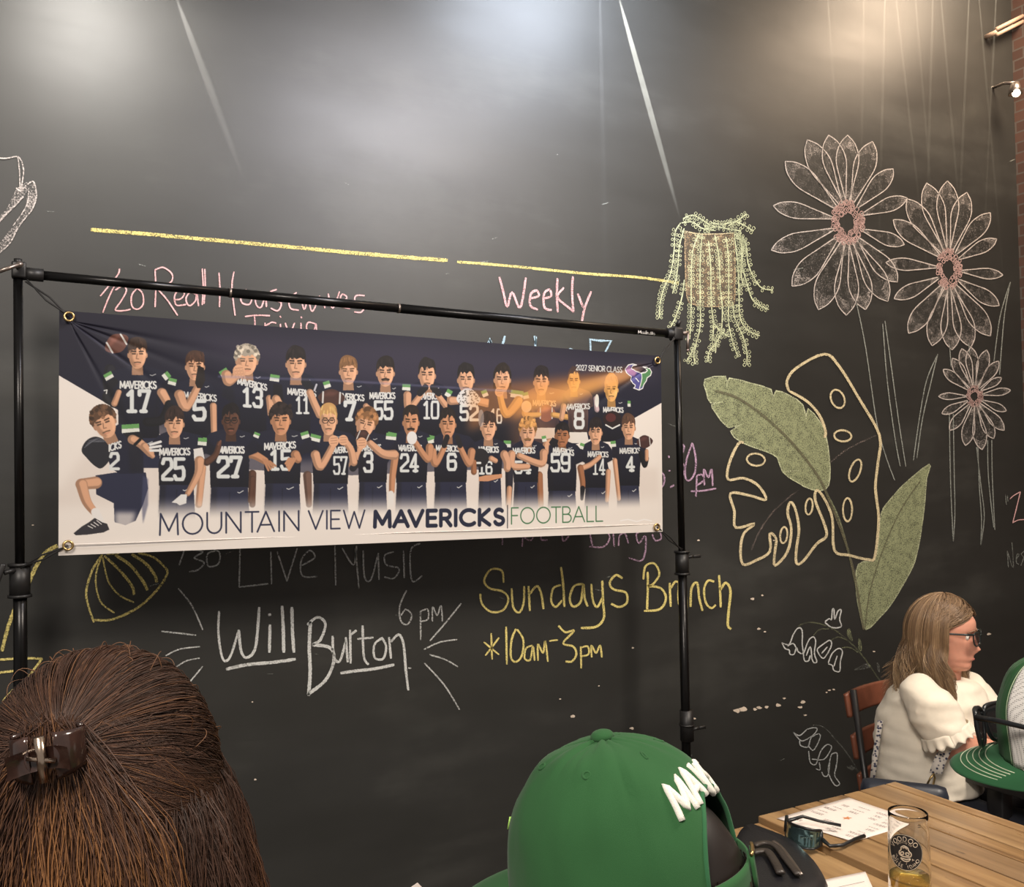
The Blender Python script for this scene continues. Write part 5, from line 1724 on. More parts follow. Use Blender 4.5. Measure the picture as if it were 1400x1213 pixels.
M_skinw = skin_mat('fair warm skin', (214, 152, 128))
M_skint = skin_mat('tanned skin', (196, 136, 112))
M_shoe = mat('dark shoe leather', srgb(40, 36, 34), 0.5)
M_jeans = cloth_mat('dark trousers', (36, 38, 46))
M_darkshirt = cloth_mat('charcoal shirt', (52, 52, 56))
M_greenshirt = cloth_mat('dark green shirt', (40, 76, 54))
M_blouse = cloth_mat('ivory crinkled blouse', (232, 222, 204), 160, 0.30)
M_lens = mat('dark lens', srgb(30, 32, 34), 0.12, 0.0, spec=0.7)
M_frame = mat('black glossy frame', srgb(26, 28, 30), 0.3)
M_stool = mat('dark stained wood', srgb(84, 56, 42), 0.5, var=0.25, scale=12)


def stool(x, y, zseat, label):
    t_ = thing('bar_stool', label, 'stool', (x, y, 0))
    MB().lathe([(0.0, zseat-0.035), (0.165, zseat-0.035), (0.175, zseat-0.02), (0.165, zseat-0.002), (0.0, zseat)], 28, (x, y, 0)).build('seat', M_stool, t_)
    for k in range(4):
        a = PI/4+k*PI/2
        MB().tube([(x+math.cos(a)*0.12, y+math.sin(a)*0.12, zseat-0.03), (x+math.cos(a)*0.18, y+math.sin(a)*0.18, 0.0)], 0.014, 10).build('leg', M_blackmetal, t_)
    return t_


# --- 1: long brown hair caught in a claw clip, seen from behind, left front
H1 = at_d(140, 1072, 0.93)
AZ1 = math.radians(20)
p1 = thing('person', 'person seen from behind with long brown hair held up in a claw clip', 'person', (H1.x, H1.y, 0))
fr1 = Frame(H1, AZ1, 0.05, 0.0, 1.02)
pel1, seat1 = seated(H1, AZ1, M_darkshirt, M_jeans, M_skinw, p1, 1.0, hfr=fr1)
stool(pel1.x, pel1.y, seat1-0.005, 'stool under the person with the claw clip')
M_hair1 = hair_mat('brown hair with golden ends', (30, 20, 15), (76, 52, 40), (172, 120, 72), 0.5)
rnd = random.Random(11)
RX, RY, RZ = 0.108, 0.120, 0.128
def ell1(a, p, k=1.0):
    """azimuth a (0 front), polar p from the crown"""
    return fr1(RX*k*math.sin(p)*math.sin(a), RY*k*math.sin(p)*math.cos(a)-0.006, RZ*k*math.cos(p)-0.002)
cap1 = MB()
cap1.grid([[ell1(a, p, 0.985) for a in np.linspace(0.75, 2*PI-0.75, 48)] for p in np.linspace(0.001, 2.05, 26)])
shell = cap1.build('scalp', M_hair1, p1)
at = shell.data.attributes.new('tone', 'FLOAT', 'POINT')
at.data.foreach_set('value', [0.12]*len(shell.data.vertices))
clip_c = at_d(74, 1020, 0.93-0.122)
paths, tones = [], []
inv = fr1.M().inverted()
def to_dir(p):
    q = inv @ (p-fr1.o)
    return Vector((q.x/RX, (q.y+0.006)/RY, (q.z+0.002)/RZ)).normalized()
def from_dir(d, k=1.0):
    return fr1(RX*k*d.x, RY*k*d.y-0.006, RZ*k*d.z-0.002)
dclip = to_dir(clip_c)
# locks combed from the hairline and the crown back to the clip
for i in range(7500):
    a = rnd.uniform(-2.75, 2.75)
    p = 0.30+1.55*rnd.random()**0.75
    d0 = Vector((math.sin(p)*math.sin(a), math.sin(p)*math.cos(a), math.cos(p)))
    if d0.dot(dclip) > 0.93:
        continue
    lift = 1.0+0.075*rnd.random()**2
    wob = rnd.uniform(-0.10, 0.10)
    path = []
    ax = d0.cross(dclip)
    ax.normalize()
    ang = d0.angle(dclip)
    side = d0.cross(ax)
    for j in range(13):
        t = j/12
        q = Matrix.Rotation(ang*t*0.97, 3, ax) @ d0
        q = (q+ax*(math.sin(t*PI)*(wob+0.16*(1 if d0.x*1.0 > dclip.x else -1)*max(0, 0.9-d0.z)))).normalized()
        nz = 0.012*mnoise.noise(Vector((q.x*5+i*0.0003, q.y*5, q.z*5)))
        path.append(from_dir(q, lift+nz+0.05*t*t*(1-t)*2))
    paths.append(path)
    g = mnoise.noise(Vector((d0.x*7, d0.y*7, d0.z*7)))*0.28
    tones.append(0.34+g+rnd.uniform(-0.16, 0.18))
# the under layer that falls straight from below the clip line
for i in range(7000):
    a = PI+rnd.uniform(-1.9, 1.9)
    p = rnd.uniform(1.05, 1.5)
    q = Vector((math.sin(p)*math.sin(a), math.sin(p)*math.cos(a), math.cos(p)))
    k = 0.89+0.06*rnd.random()
    r0_ = from_dir(q, k)
    out = (r0_-fr1.o)
    out.z = 0
    out.normalize()
    L = rnd.uniform(0.24, 0.40)
    path = []
    ph = rnd.uniform(0, 6.28)
    nzx = mnoise.noise(Vector((a*3, p*2, 1.7)))
    for j in range(15):
        t = j/14
        sag = out*(0.016*min(1, t*4)+0.050*t*(0.6+0.8*abs(math.sin(a)))+0.010*math.sin(t*9+ph+nzx*4)*t)
        path.append(r0_+sag+fr1.r*(0.018*nzx*t+0.006*math.sin(t*13+ph))-Vector((0, 0, L*t)))
    paths.append(path)
    g = mnoise.noise(Vector((a*8, p*1.5, 4.2)))
    base = 0.20+0.22*g+rnd.uniform(-0.12, 0.14)
    tones.append(lambda s_, b=base: b+0.28*s_)
# side locks that drape from beside the clip round to the right and then fall
for i in range(2600):
    p = rnd.uniform(0.75, 1.45)
    a = PI-rnd.uniform(0.1, 0.5)*(1 if rnd.random() < 0.82 else -1)
    k = 1.03+0.05*rnd.random()
    sgn = 1 if a < PI else -1
    a1 = a-sgn*rnd.uniform(0.35, 1.5)
    p1_ = 1.62+rnd.uniform(-0.1, 0.15)
    path = []
    for j in range(9):
        t = j/8
        aa = a+(a1-a)*t
        pp = p+(p1_-p)*t**1.5
        path.append(from_dir(Vector((math.sin(pp)*math.sin(aa), math.sin(pp)*math.cos(aa), math.cos(pp))), k))
    e = path[-1]
    out = e-fr1.o
    out.z = 0
    out.normalize()
    L = rnd.uniform(0.16, 0.34)
    ph = mnoise.noise(Vector((a1*5, 3.3, 1)))*6+rnd.uniform(-.4, .4)
    for j in range(1, 10):
        t = j/9
        path.append(e+out*(0.05*t+0.008*math.sin(t*7+ph)*t)-Vector((0, 0, L*t)))
    paths.append(path)
    base = 0.26+0.35*mnoise.noise(Vector((a1*9, p*4, 6.2)))+rnd.uniform(-0.12, 0.16)
    tones.append(lambda s_, b=base: b+0.12*s_)
# the tail that spills out of the clip, lighter towards its ends
for i in range(3600):
    an = rnd.gauss(0.25, 0.62)
    L = rnd.uniform(0.20, 0.34)
    ph = rnd.uniform(0, 6.28)
    st = clip_c+fr1.r*rnd.gauss(0.0, 0.009)+fr1.u*rnd.gauss(0.006, 0.008)-fr1.f*rnd.uniform(-0.01, 0.006)
    nzx = mnoise.noise(Vector((an*6, 2.3, L*3)))
    path = []
    for j in range(15):
        t = j/14
        spread = math.sin(an)*0.115*(1-math.exp(-3.0*t))
        path.append(st+fr1.r*(spread+0.010*nzx*t+0.004*math.sin(t*11+ph))-fr1.f*(0.030*math.sin(t*1.9)*math.cos(an)+0.006*rnd.random()*t)-Vector((0, 0, L*(t**0.92)*(0.9+0.1*math.cos(an)))))
    paths.append(path)
    g = mnoise.noise(Vector((an*9, 7.7, 0.3)))
    base = 0.52+0.45*g+rnd.uniform(-0.15, 0.2)
    tones.append(lambda s_, b=base: b*0.75+0.38*s_)
# a few loose ends
for i in range(45):
    a = rnd.uniform(-2.2, 2.2)
    p = rnd.uniform(0.2, 1.4)
    q = Vector((math.sin(p)*math.sin(a), math.sin(p)*math.cos(a), math.cos(p)))
    st = from_dir(q, 1.03)
    d_ = Vector((rnd.gauss(0, 1), rnd.gauss(0, 1), rnd.gauss(0, 1)))
    d_ = (d_-q*d_.dot(q)*0.6).normalized()
    paths.append([st+d_*0.03*t+(st-fr1.o).normalized()*0.012*math.sin(t*3) for t in np.linspace(0, 1, 9)])
    tones.append(0.6)
strands('hair', paths, 0.00052, M_hair1, p1, tones)
# claw clip: two toothed jaws and a spring hinge
M_clip = mat('tortoiseshell plastic', srgb(48, 32, 27), 0.16, var=0.45, scale=60, spec=0.8)
M_clipm = mat('polished hinge', srgb(200, 178, 158), 0.2, 1.0)
clip = thing('claw_clip', 'shiny brown claw clip gathering the brown hair of the person in front', 'hair clip', clip_c)
cf = Frame(clip_c-fr1.f*0.016, AZ1-0.1, 0.0, 0.12, 0.80)
for sd in (-1, 1):
    jaw = MB()
    rows = []
    for i in range(9):
        t = i/8
        row = []
        for j in range(9):
            v = j/8
            ang = 0.2+1.35*v
            x = sd*(0.006+0.030*math.sin(ang))
            y = -0.022+0.034*(1-math.cos(ang))
            row.append(cf(x, y-0.004*math.sin(t*PI), (t-0.5)*0.05*(1-0.25*v)))
        rows.append(row)
    jaw.grid(rows)
    j_ = solid(jaw.build('jaw', M_clip, clip), 0.003)
    for k in range(5):
        z = (k/4-0.5)*0.040
        MB().tube([cf(sd*0.035, 0.008, z), cf(sd*0.026, 0.022, z), cf(sd*0.008, 0.028, z)], [0.0028, 0.0022, 0.0012], 6).build('tooth', M_clip, j_)
    MB().grid([[cf(sd*(0.004+0.026*v), -0.024-0.020*v*v+0.004*math.sin(t*PI), 0.012-0.024*t) for v in np.linspace(0, 1, 8)] for t in np.linspace(0, 1, 5)]).build('grip', M_clip, j_)
MB().tube([cf(0, -0.026, -0.024), cf(0, -0.027, 0.024)], 0.0042, 12).tube([cf(-0.014, -0.028, 0.004), cf(0.014, -0.028, -0.004)], 0.002, 8).build('hinge', M_clipm, clip)

# --- caps
def green_cloth(name, c):
    t = NT(name)
    c = Vector(srgb(*c)[:3])
    t.l(t.ramp(t.noise(10, 4), [(0.3, (*(c*0.90), 1)), (0.7, (*(c*1.08), 1))]), t.b.inputs['Base Color'])
    t.set(Roughness=0.9)
    t.b.inputs['Sheen Weight'].default_value = 0.06
    t.b.inputs['Specular IOR Level'].default_value = 0.2
    t.bump(t.noise(1400, 2), 0.25, 0.0005)
    return t.m


M_green = green_cloth('green cotton twill', (44, 86, 49))
M_greenb = green_cloth('green under brim', (48, 96, 62))
M_thread = mat('white embroidery thread', srgb(232, 228, 216), 0.8, bump=0.4, scale=900)
M_thread_pale = mat('pale green stitching', srgb(196, 206, 176), 0.8)
A_, B_, H_ = 0.108, 0.090, 0.128


def crown_pt(fr, ph, t, off=0.0, opening=True, bulge=0.0):
    tm = 0.0
    if opening:
        d = abs(((ph-PI+PI) % (2*PI))-PI)
        w_ = 0.60
        if d < w_:
            tm = 0.46*math.sqrt(max(0, 1-(d/w_)**2))
    tt = tm+(1-tm)*t
    e1, e2 = (0.80, 1.0) if opening else (0.62, 1.12)
    rr = max(math.cos(tt*PI/2), 1e-4)**e1
    z = H_*math.sin(tt*PI/2)**e2
    seam = 0.0
    for k in range(6):
        dd = abs(((ph-k*PI/3+PI) % (2*PI))-PI)*rr
        seam -= 0.0009*math.exp(-(dd/0.022)**2)
    seam *= min(1.0, rr*2.2)
    wr = 0.0026*mnoise.noise(Vector((math.cos(ph)*3, math.sin(ph)*3, tt*4)))+0.0010*mnoise.noise(Vector((math.cos(ph)*9, math.sin(ph)*9, tt*5)))+seam+off
    A2 = A_+bulge*max(0, math.cos(ph))*math.sin(tt*PI)*0.5
    return fr((B_*rr+wr)*math.sin(ph), (A2*rr+wr)*math.cos(ph), z+wr*tt)


def brim(name, fr, material, parent, L=0.072, droop=0.016, curve=0.020):
    P = []
    for i in range(15):
        s_ = i/14
        row = []
        for j in range(33):
            u_ = -1+2*j/32
            ph = u_*1.12
            b = (B_*math.sin(ph), A_*math.cos(ph))
            ln = L*math.sqrt(max(0, 1-abs(u_)**2.6))
            x = b[0]*(1+0.06*s_*(1-u_*u_))
            y = b[1]+ln*s_
            z = 0.002-curve*u_*u_*(0.35+0.65*s_)*1.0-droop*s_*s_*(1-0.5*u_*u_)
            row.append(fr(x, y, z))
        P.append(row)
    o = MB().grid(P).build(name, material, parent)
    solid(o, 0.0036)
    return P


def cap_crown(fr, material, parent, opening=True, phs=None, name='crown'):
    nph, nt = 96, 22
    lo, hi = phs or (0, 2*PI)
    P = [[crown_pt(fr, lo+(hi-lo)*j/nph, i/(nt-1), 0, opening) for j in range(nph+1)] for i in range(nt)]
    mb = MB().grid(P)
    o = mb.build(name, material, parent)
    solid(o, 0.0016, -1)
    return o


# --- 2: green cap, seen from behind its right shoulder, bottom centre
C2 = at_d(858, 1208, 0.82)
AZ2 = YAW-math.radians(64)
p2 = thing('person', 'person at bottom centre wearing a plain green baseball cap, seen from behind', 'person', (C2.x, C2.y, 0))
fr2 = Frame(C2, AZ2, -0.15, 0.03)
h2f = Frame(fr2(0, -0.006, -0.022), AZ2, -0.15, 0.0, 0.98)
pel2, seat2 = seated(h2f.o, AZ2, M_darkshirt, M_jeans, M_skint, p2, 1.0, hfr=h2f)
stool(pel2.x, pel2.y, seat2-0.005, 'stool under the person in the plain green cap')
cap = thing('baseball_cap', 'plain green cotton cap with white embroidery on its back', 'cap', C2)
cap_crown(fr2, M_green, cap)
brim('brim', fr2, M_green, cap, 0.060)
MB().ball(crown_pt(fr2, 0, 1.0, 0.001)+fr2.u*0.002, (0.011, 0.011, 0.0062), 16, 10, fr2.M()).build('button', M_green, cap)
for k in range(6):
    ph = k*PI/3+PI/6
    if abs(ph-PI) < 0.1:
        continue
    c0 = crown_pt(fr2, ph, 0.68, 0.0012)
    e1 = (crown_pt(fr2, ph+0.06, 0.68, 0.0012)-c0).normalized()
    e2 = (crown_pt(fr2, ph, 0.72, 0.0012)-c0).normalized()
    MB().tube([c0+(e1*math.cos(a)+e2*math.sin(a))*0.0034 for a in [2*PI*q/12 for q in range(12)]], 0.0012, 6, closed=True).build('eyelet', M_green, cap)
    MB().tube([c0-e1.cross(e2)*0.0, c0+e1.cross(e2)*0.0009], 0.0022, 8).build('vent_hole', M_blackplastic, cap)
# edging of the opening, strap with its loop and buckle
edge = [crown_pt(fr2, PI+0.60*q, 0.0, 0.001) for q in np.linspace(-1, 1, 41)]
MB().tube(edge, 0.0024, 8).build('binding', M_greenb, cap)
P = [[fr2((B_+0.0025)*math.sin(ph)*(1-0.0), (A_+0.0025)*math.cos(ph), z) for ph in np.linspace(PI-0.72, PI+0.72, 30)] for z in (-0.001, 0.006, 0.013, 0.020)]
solid(MB().grid(P).build('strap', M_green, cap), 0.002)
P = [[fr2((B_+0.006)*math.sin(ph), (A_+0.006)*math.cos(ph), z) for ph in np.linspace(PI-0.30, PI-0.06, 10)] for z in (-0.004, 0.006, 0.015, 0.024)]
solid(MB().grid(P).build('strap_loop', M_green, cap), 0.003)
MB().tube([fr2((B_+0.007)*math.sin(ph), (A_+0.007)*math.cos(ph), 0.0255) for ph in np.linspace(PI-0.30, PI-0.05, 6)], 0.0017, 8).build('buckle', M_brass, cap)
# embroidered word, standing proud of the cloth along the curve over the opening
mb = MB()
FAT = {'M': FONT['M'], 'A': FONT['A'], 'V': FONT['V'], 'S': FONT['S']}
cur = 0.0
tot = sum(FONT[ch][0]+0.30 for ch in 'MAVS')-0.30
for ch in 'MAVS':
    for s_ in FONT[ch][1]:
        pts = []
        dense = [(a0[0]+(b0[0]-a0[0])*k_/8, a0[1]+(b0[1]-a0[1])*k_/8) for a0, b0 in zip(s_, s_[1:]) for k_ in range(8)]+[s_[-1]]
        for (u_, v_) in dense:
            q = (cur+u_)/tot
            ph = PI+(0.5-q)*1.32*-1
            ph = PI-0.66+1.32*(1-q) if False else PI+0.62-1.24*(1-q)
            ph = PI+0.63-1.02*q
            zt = 0.60-0.17*v_-0.05*abs(q-0.5)*2
            tm = 0.46*math.sqrt(max(0, 1-((ph-PI)/0.60)**2)) if abs(ph-PI) < 0.60 else 0.0
            pts.append(crown_pt(fr2, ph, (zt-tm)/(1-tm), 0.0012))
        mb.tube(pts, 0.0031, 8)
    cur += FONT[ch][0]+0.30
mb.build('embroidery', M_thread, cap)
solid(MB().grid([[at_d(697+9*a-3*b, 1117+17*b, 0.87+0.02*a) for a in (0, 0.5, 1)] for b in (0, 0.5, 1)]).build('size_tag', mat('lime tag', srgb(172, 220, 110), 0.6), cap), 0.0008)
# dark hair below the cap and inside its opening
M_hair2 = hair_mat('near black hair', (18, 14, 12), (38, 30, 26), (86, 66, 52))
hs = MB().grid([[h2f(0.086*math.sin(p)*math.sin(a), 0.105*math.sin(p)*math.cos(a)-0.003, 0.120*math.cos(p)) for a in np.linspace(1.2, 2*PI-1.2, 40)] for p in np.linspace(0.02, 2.75, 30)]).build('scalp', M_hair2, p2)
at = hs.data.attributes.new('tone', 'FLOAT', 'POINT')
at.data.foreach_set('value', [0.2]*len(hs.data.vertices))
paths, tones = [], []
for i in range(1500):
    a = PI+rnd.uniform(-1.7, 1.7)
    p = rnd.uniform(1.2, 1.9)
    st = h2f(0.087*math.sin(p)*math.sin(a), 0.106*math.sin(p)*math.cos(a)-0.003, 0.118*math.cos(p))
    out = st-h2f.o
    out.z = 0
    out.normalize()
    L = rnd.uniform(0.05, 0.16)
    ph = rnd.uniform(0, 6)
    paths.append([st+out*(0.012*t+0.002*math.sin(t*8+ph))-Vector((0, 0, L*t)) for t in np.linspace(0, 1, 9)])
    tones.append(rnd.uniform(0.1, 0.75))
strands('hair', paths, 0.0008, M_hair2, p2, tones)

# --- 3: trucker cap with sunglasses, cut by the right edge
C3 = at_d(1499, 1026, 1.15)
AZ3 = YAW-math.radians(47)
p3 = thing('person', 'person at the right edge in a white mesh trucker cap, looking down', 'person', (C3.x, C3.y, 0))
fr3 = Frame(C3, AZ3, -0.20, 0.10)
h3f = Frame(fr3(0, -0.004, -0.03), AZ3, -0.22, 0.05)
pel3, seat3 = seated(h3f.o, AZ3, M_greenshirt, M_jeans, M_skint, p3, 1.0, hfr=h3f)
stool(pel3.x, pel3.y, seat3-0.005, 'stool under the person in the trucker cap')
cap3 = thing('trucker_cap', 'green and white mesh trucker cap at the right edge of the picture', 'cap', C3)
def mesh_mat():
    t = NT('white cap mesh')
    tc = t.n('ShaderNodeTexCoord')
    v = t.n('ShaderNodeTexVoronoi')
    v.inputs['Scale'].default_value = 420
    v.inputs['Randomness'].default_value = 0.0
    t.l(tc.outputs['Object'], v.inputs['Vector'])
    t.l(t.ramp(v.outputs['Distance'], [(0.22, srgb(70, 70, 68)), (0.36, srgb(236, 232, 226))]), t.b.inputs['Base Color'])
    t.set(Roughness=0.8)
    return t.m
M_mesh = mesh_mat()
cap_crown(fr3, M_green, cap3, False, (-0.72, 0.72), 'front_panel')
cap_crown(fr3, M_mesh, cap3, False, (0.72, 2*PI-0.72), 'mesh_panel')
P3 = brim('brim', fr3, M_greenb, cap3, 0.070, 0.012, 0.022)
for s_ in (0.30, 0.42, 0.54, 0.66, 0.78):
    row = []
    n_ = fr3.u
    for j in range(3, 30):
        u_ = -1+2*j/32
        i_ = s_*14
        lo = int(i_)
        row.append(P3[lo][j].lerp(P3[min(lo+1, 14)][j], i_-lo)+n_*0.0024)
    MB().tube(row, 0.0007, 5).build('stitching', M_thread_pale, cap3)
for sd in (-1, 1):
    MB().tube([crown_pt(fr3, sd*0.70, t, 0.0012, False) for t in np.linspace(0.02, 0.97, 30)], 0.0007, 5).build('stitching', M_thread_pale, cap3)
MB().ball(crown_pt(fr3, 0, 1.0, 0.001), (0.0085, 0.0085, 0.0048), 14, 8, fr3.M()).build('button', M_green, cap3)
M_hair3 = hair_mat('short brown hair', (34, 24, 18), (62, 46, 36), (96, 72, 54))
hs3 = MB().grid([[h3f(0.082*math.sin(p)*math.sin(a), 0.105*math.sin(p)*math.cos(a)-0.003, 0.112*math.cos(p)) for a in np.linspace(1.75, 2*PI-1.75, 40)] for p in np.linspace(0.6, 2.25, 20)]).build('hair', M_hair3, p3)
at = hs3.data.attributes.new('tone', 'FLOAT', 'POINT')
at.data.foreach_set('value', [0.4]*len(hs3.data.vertices))
# sunglasses pushed up on the cap
sg = thing('sunglasses', 'black square sunglasses perched on the front of the trucker cap', 'sunglasses', fr3(0, 0.12, 0.03))
gf = Frame(fr3(0, 0.116, 0.040), AZ3, -0.12, -0.10)
for sd in (-1, 1):
    ol = [(0.008, 0.016), (0.036, 0.020), (0.066, 0.018), (0.070, 0.006), (0.062, -0.018), (0.048, -0.026), (0.022, -0.026), (0.010, -0.016), (0.006, 0.0)]
    pts = [gf(sd*x, 0.008-2.6*x*x-0.10*max(0, -z), z) for x, z in spline(ol, 4, True)]
    ri = MB().tube(pts, 0.0030, 8, closed=True).build('rim', M_frame, sg)
    lb = MB().add(pts, [tuple(range(len(pts)))]).build('lens', M_lens, ri, False)
    solid(lb, 0.0016)
    MB().tube([gf(sd*0.070, 0.008-2.6*0.07**2, 0.012), gf(sd*0.082, -0.035, 0.010), gf(sd*0.094, -0.085, 0.002), gf(sd*0.096, -0.135, -0.012)], [0.0042, 0.0036, 0.0030, 0.003], 8).build('temple', M_frame, sg)
MB().tube([gf(-0.010, 0.008, 0.010), gf(0, 0.010, 0.012), gf(0.010, 0.008, 0.010)], 0.0032, 8).build('bridge', M_frame, sg)

# --- 4: seated woman in a white blouse near the wall
ZD = 2.90
H4 = at_d(1292, 867, ZD)
AZ4 = YAW+math.radians(25.5)+math.radians(99)
p4 = thing('person', 'woman in a white puff sleeve blouse and glasses seated by the wall', 'person', (H4.x, H4.y, 0))
fr4 = Frame(H4, AZ4, -0.06, 0.02, 0.98)
u = Vector((0, 0, 1))
cr4 = Vector((math.cos(YAW+0.44), -math.sin(YAW+0.44), 0))        # to the right as the viewer sees her
cf4 = Vector((math.sin(YAW+0.44), math.cos(YAW+0.44), 0))         # away from the viewer
def wp(px, py, dd=0.0):
    return at_d(px, py, ZD+dd)
b = MB()
add_head(b, fr4)
nb4 = wp(1287, 930, 0.03)
chain(b, [nb4, wp(1291, 912, 0.02), fr4(0, -.02, -.06)], [.056, .052, .050])
loft(b, [(wp(1288, 930, .03), cr4*.10, cf4*.09), (wp(1281, 952, .03), cr4*.125, cf4*.13), (wp(1268, 1000, .03), cr4*.135, cf4*.14), (wp(1262, 1050, .03), cr4*.14, cf4*.15), (wp(1262, 1085, .03), cr4*.15, cf4*.16), (wp(1262, 1110, .03), cr4*.14, cf4*.15)])
nsh, nel, nwr = wp(1264, 950, -.11), wp(1299, 1018, -.14), wp(1366, 1027, -.08)
fsh, fel, fwr = wp(1330, 942, .16), wp(1352, 1000, .10), wp(1382, 1030, .0)
chain(b, [nsh, nel, nwr], [.040, .045, .030])
chain(b, [fsh, fel, fwr], [.040, .043, .030])
add_hand(b, nwr, nwr-nel, -u, 0.95, 0.5, 1)
add_hand(b, fwr, Vector((0.6, -0.8, 0.0)), -u, 0.95, 0.5, -1)
hp4 = wp(1258, 1112, .03)
ff4 = Vector((0.75, -0.66, 0)).normalized()
rr4 = Vector((-ff4.y, ff4.x, 0))
for sd in (-1, 1):
    kn = hp4+ff4*0.36+rr4*sd*0.11
    an = Vector((kn.x+ff4.x*0.02, kn.y+ff4.y*0.02, 0.07))
    chain(b, [hp4+rr4*sd*0.08, kn, an], [.085, .058, .040])
    chain(b, [an-u*0.03, an-u*0.035+ff4*0.14], [.034, .026])
body4 = b.build('body', M_skinw, p4)
remesh(body4, 0.0045, 3, 0.5)
# blouse
s = MB()
loft(s, [(wp(1284, 926, .02), cr4*.085, cf4*.085), (wp(1284, 933, .03), cr4*.118, cf4*.12), (wp(1280, 952, .03), cr4*.152, cf4*.152), (wp(1270, 985, .03), cr4*.160, cf4*.165), (wp(1267, 1020, .03), cr4*.158, cf4*.17), (wp(1266, 1050, .03), cr4*.160, cf4*.175), (wp(1267, 1072, .03), cr4*.164, cf4*.18)])
chain(s, [wp(1259, 950, -.10), wp(1275, 971, -.14), wp(1289, 994, -.155)], [.062, .076, .072])
chain(s, [wp(1324, 946, .14), wp(1338, 964, .13)], [.066, .068])
blo = s.build('blouse', M_blouse, p4)
remesh(blo, 0.008, 6, 0.5)
me = blo.data
for v in me.vertices:
    c0 = v.co
    n_ = mnoise.noise(Vector((c0.x*7, c0.y*7, c0.z*26+c0.x*9)))*0.5+mnoise.noise(Vector((c0.x*16+3, c0.y*16, c0.z*44)))*0.3
    v.co = c0+v.normal*n_*0.013
me.update()
# scalloped cuffs
def cuff(name, c, ax, r_, n_w, tilt):
    a = ax.orthogonal().normalized()
    bb = ax.cross(a).normalized()
    rows = []
    for i in range(6):
        t = i/5
        row = []
        for k in range(97):
            an = 2*PI*k/96
            rr = r_*(0.93+0.10*t)+0.004*math.sin(an*n_w)*t
            row.append(c+ax*(0.034*t-0.012+0.005*math.sin(an*n_w+1.2)*t)+(a*math.cos(an)+bb*math.sin(an))*rr)
        rows.append(row)
    solid(MB().grid(rows).build(name, M_blouse, p4), 0.0016)
cuff('cuff', wp(1293.5, 1002, -.155), (nel-nsh).normalized(), 0.078, 15, 0)
cuff('cuff', wp(1343, 974, .12), (fel-fsh).normalized(), 0.062, 13, 0)
# trousers
pm4 = MB()
loft(pm4, [(wp(1263, 1074, .03), cr4*.155, cf4*.17), (wp(1262, 1112, .03), cr4*.16, cf4*.17)])
for sd in (-1, 1):
    kn = hp4+ff4*0.36+rr4*sd*0.11
    chain(pm4, [hp4+rr4*sd*0.08, kn, Vector((kn.x+ff4.x*0.02, kn.y+ff4.y*0.02, 0.10))], [.10, .074, .06])
    MB().ball(Vector((kn.x+ff4.x*0.09, kn.y+ff4.y*0.09, 0.042)), (0.045, 0.125, 0.042), 14, 10, Matrix((-rr4, ff4, u)).transposed()).build('shoe', M_shoe, p4)
remesh(pm4.build('trousers', M_jeans, p4), 0.01, 3, 0.5)
# lips, eyes, brow
M_lip = mat('soft pink lip', srgb(186, 112, 102), 0.45)
M_eye = mat('eye white', srgb(226, 220, 212), 0.2)
M_iris = mat('dark iris', srgb(56, 44, 38), 0.15)
M_browm = mat('light brown brow', srgb(130, 100, 78), 0.8)
for sd in (-1, 1):
    MB().ball(fr4(sd*.031, .0645, .003), .0110, 14, 10).build('eye', M_eye, p4)
    MB().ball(fr4(sd*.032, .0722, .003), .0046, 10, 8).build('iris', M_iris, p4)
    MB().tube([fr4(sd*.014, .090, .022), fr4(sd*.032, .086, .026), fr4(sd*.050, .072, .020)], [.0026, .0026, .0014], 6).build('eyebrow', M_browm, p4)
MB().tube([fr4(-.022, .074, -.069), fr4(-.009, .084, -.0665), fr4(0, .0855, -.0675), fr4(.009, .084, -.0665), fr4(.022, .074, -.069)], [.0012, .0036, .0036, .0036, .0012], 8).build('lips', M_lip, p4)
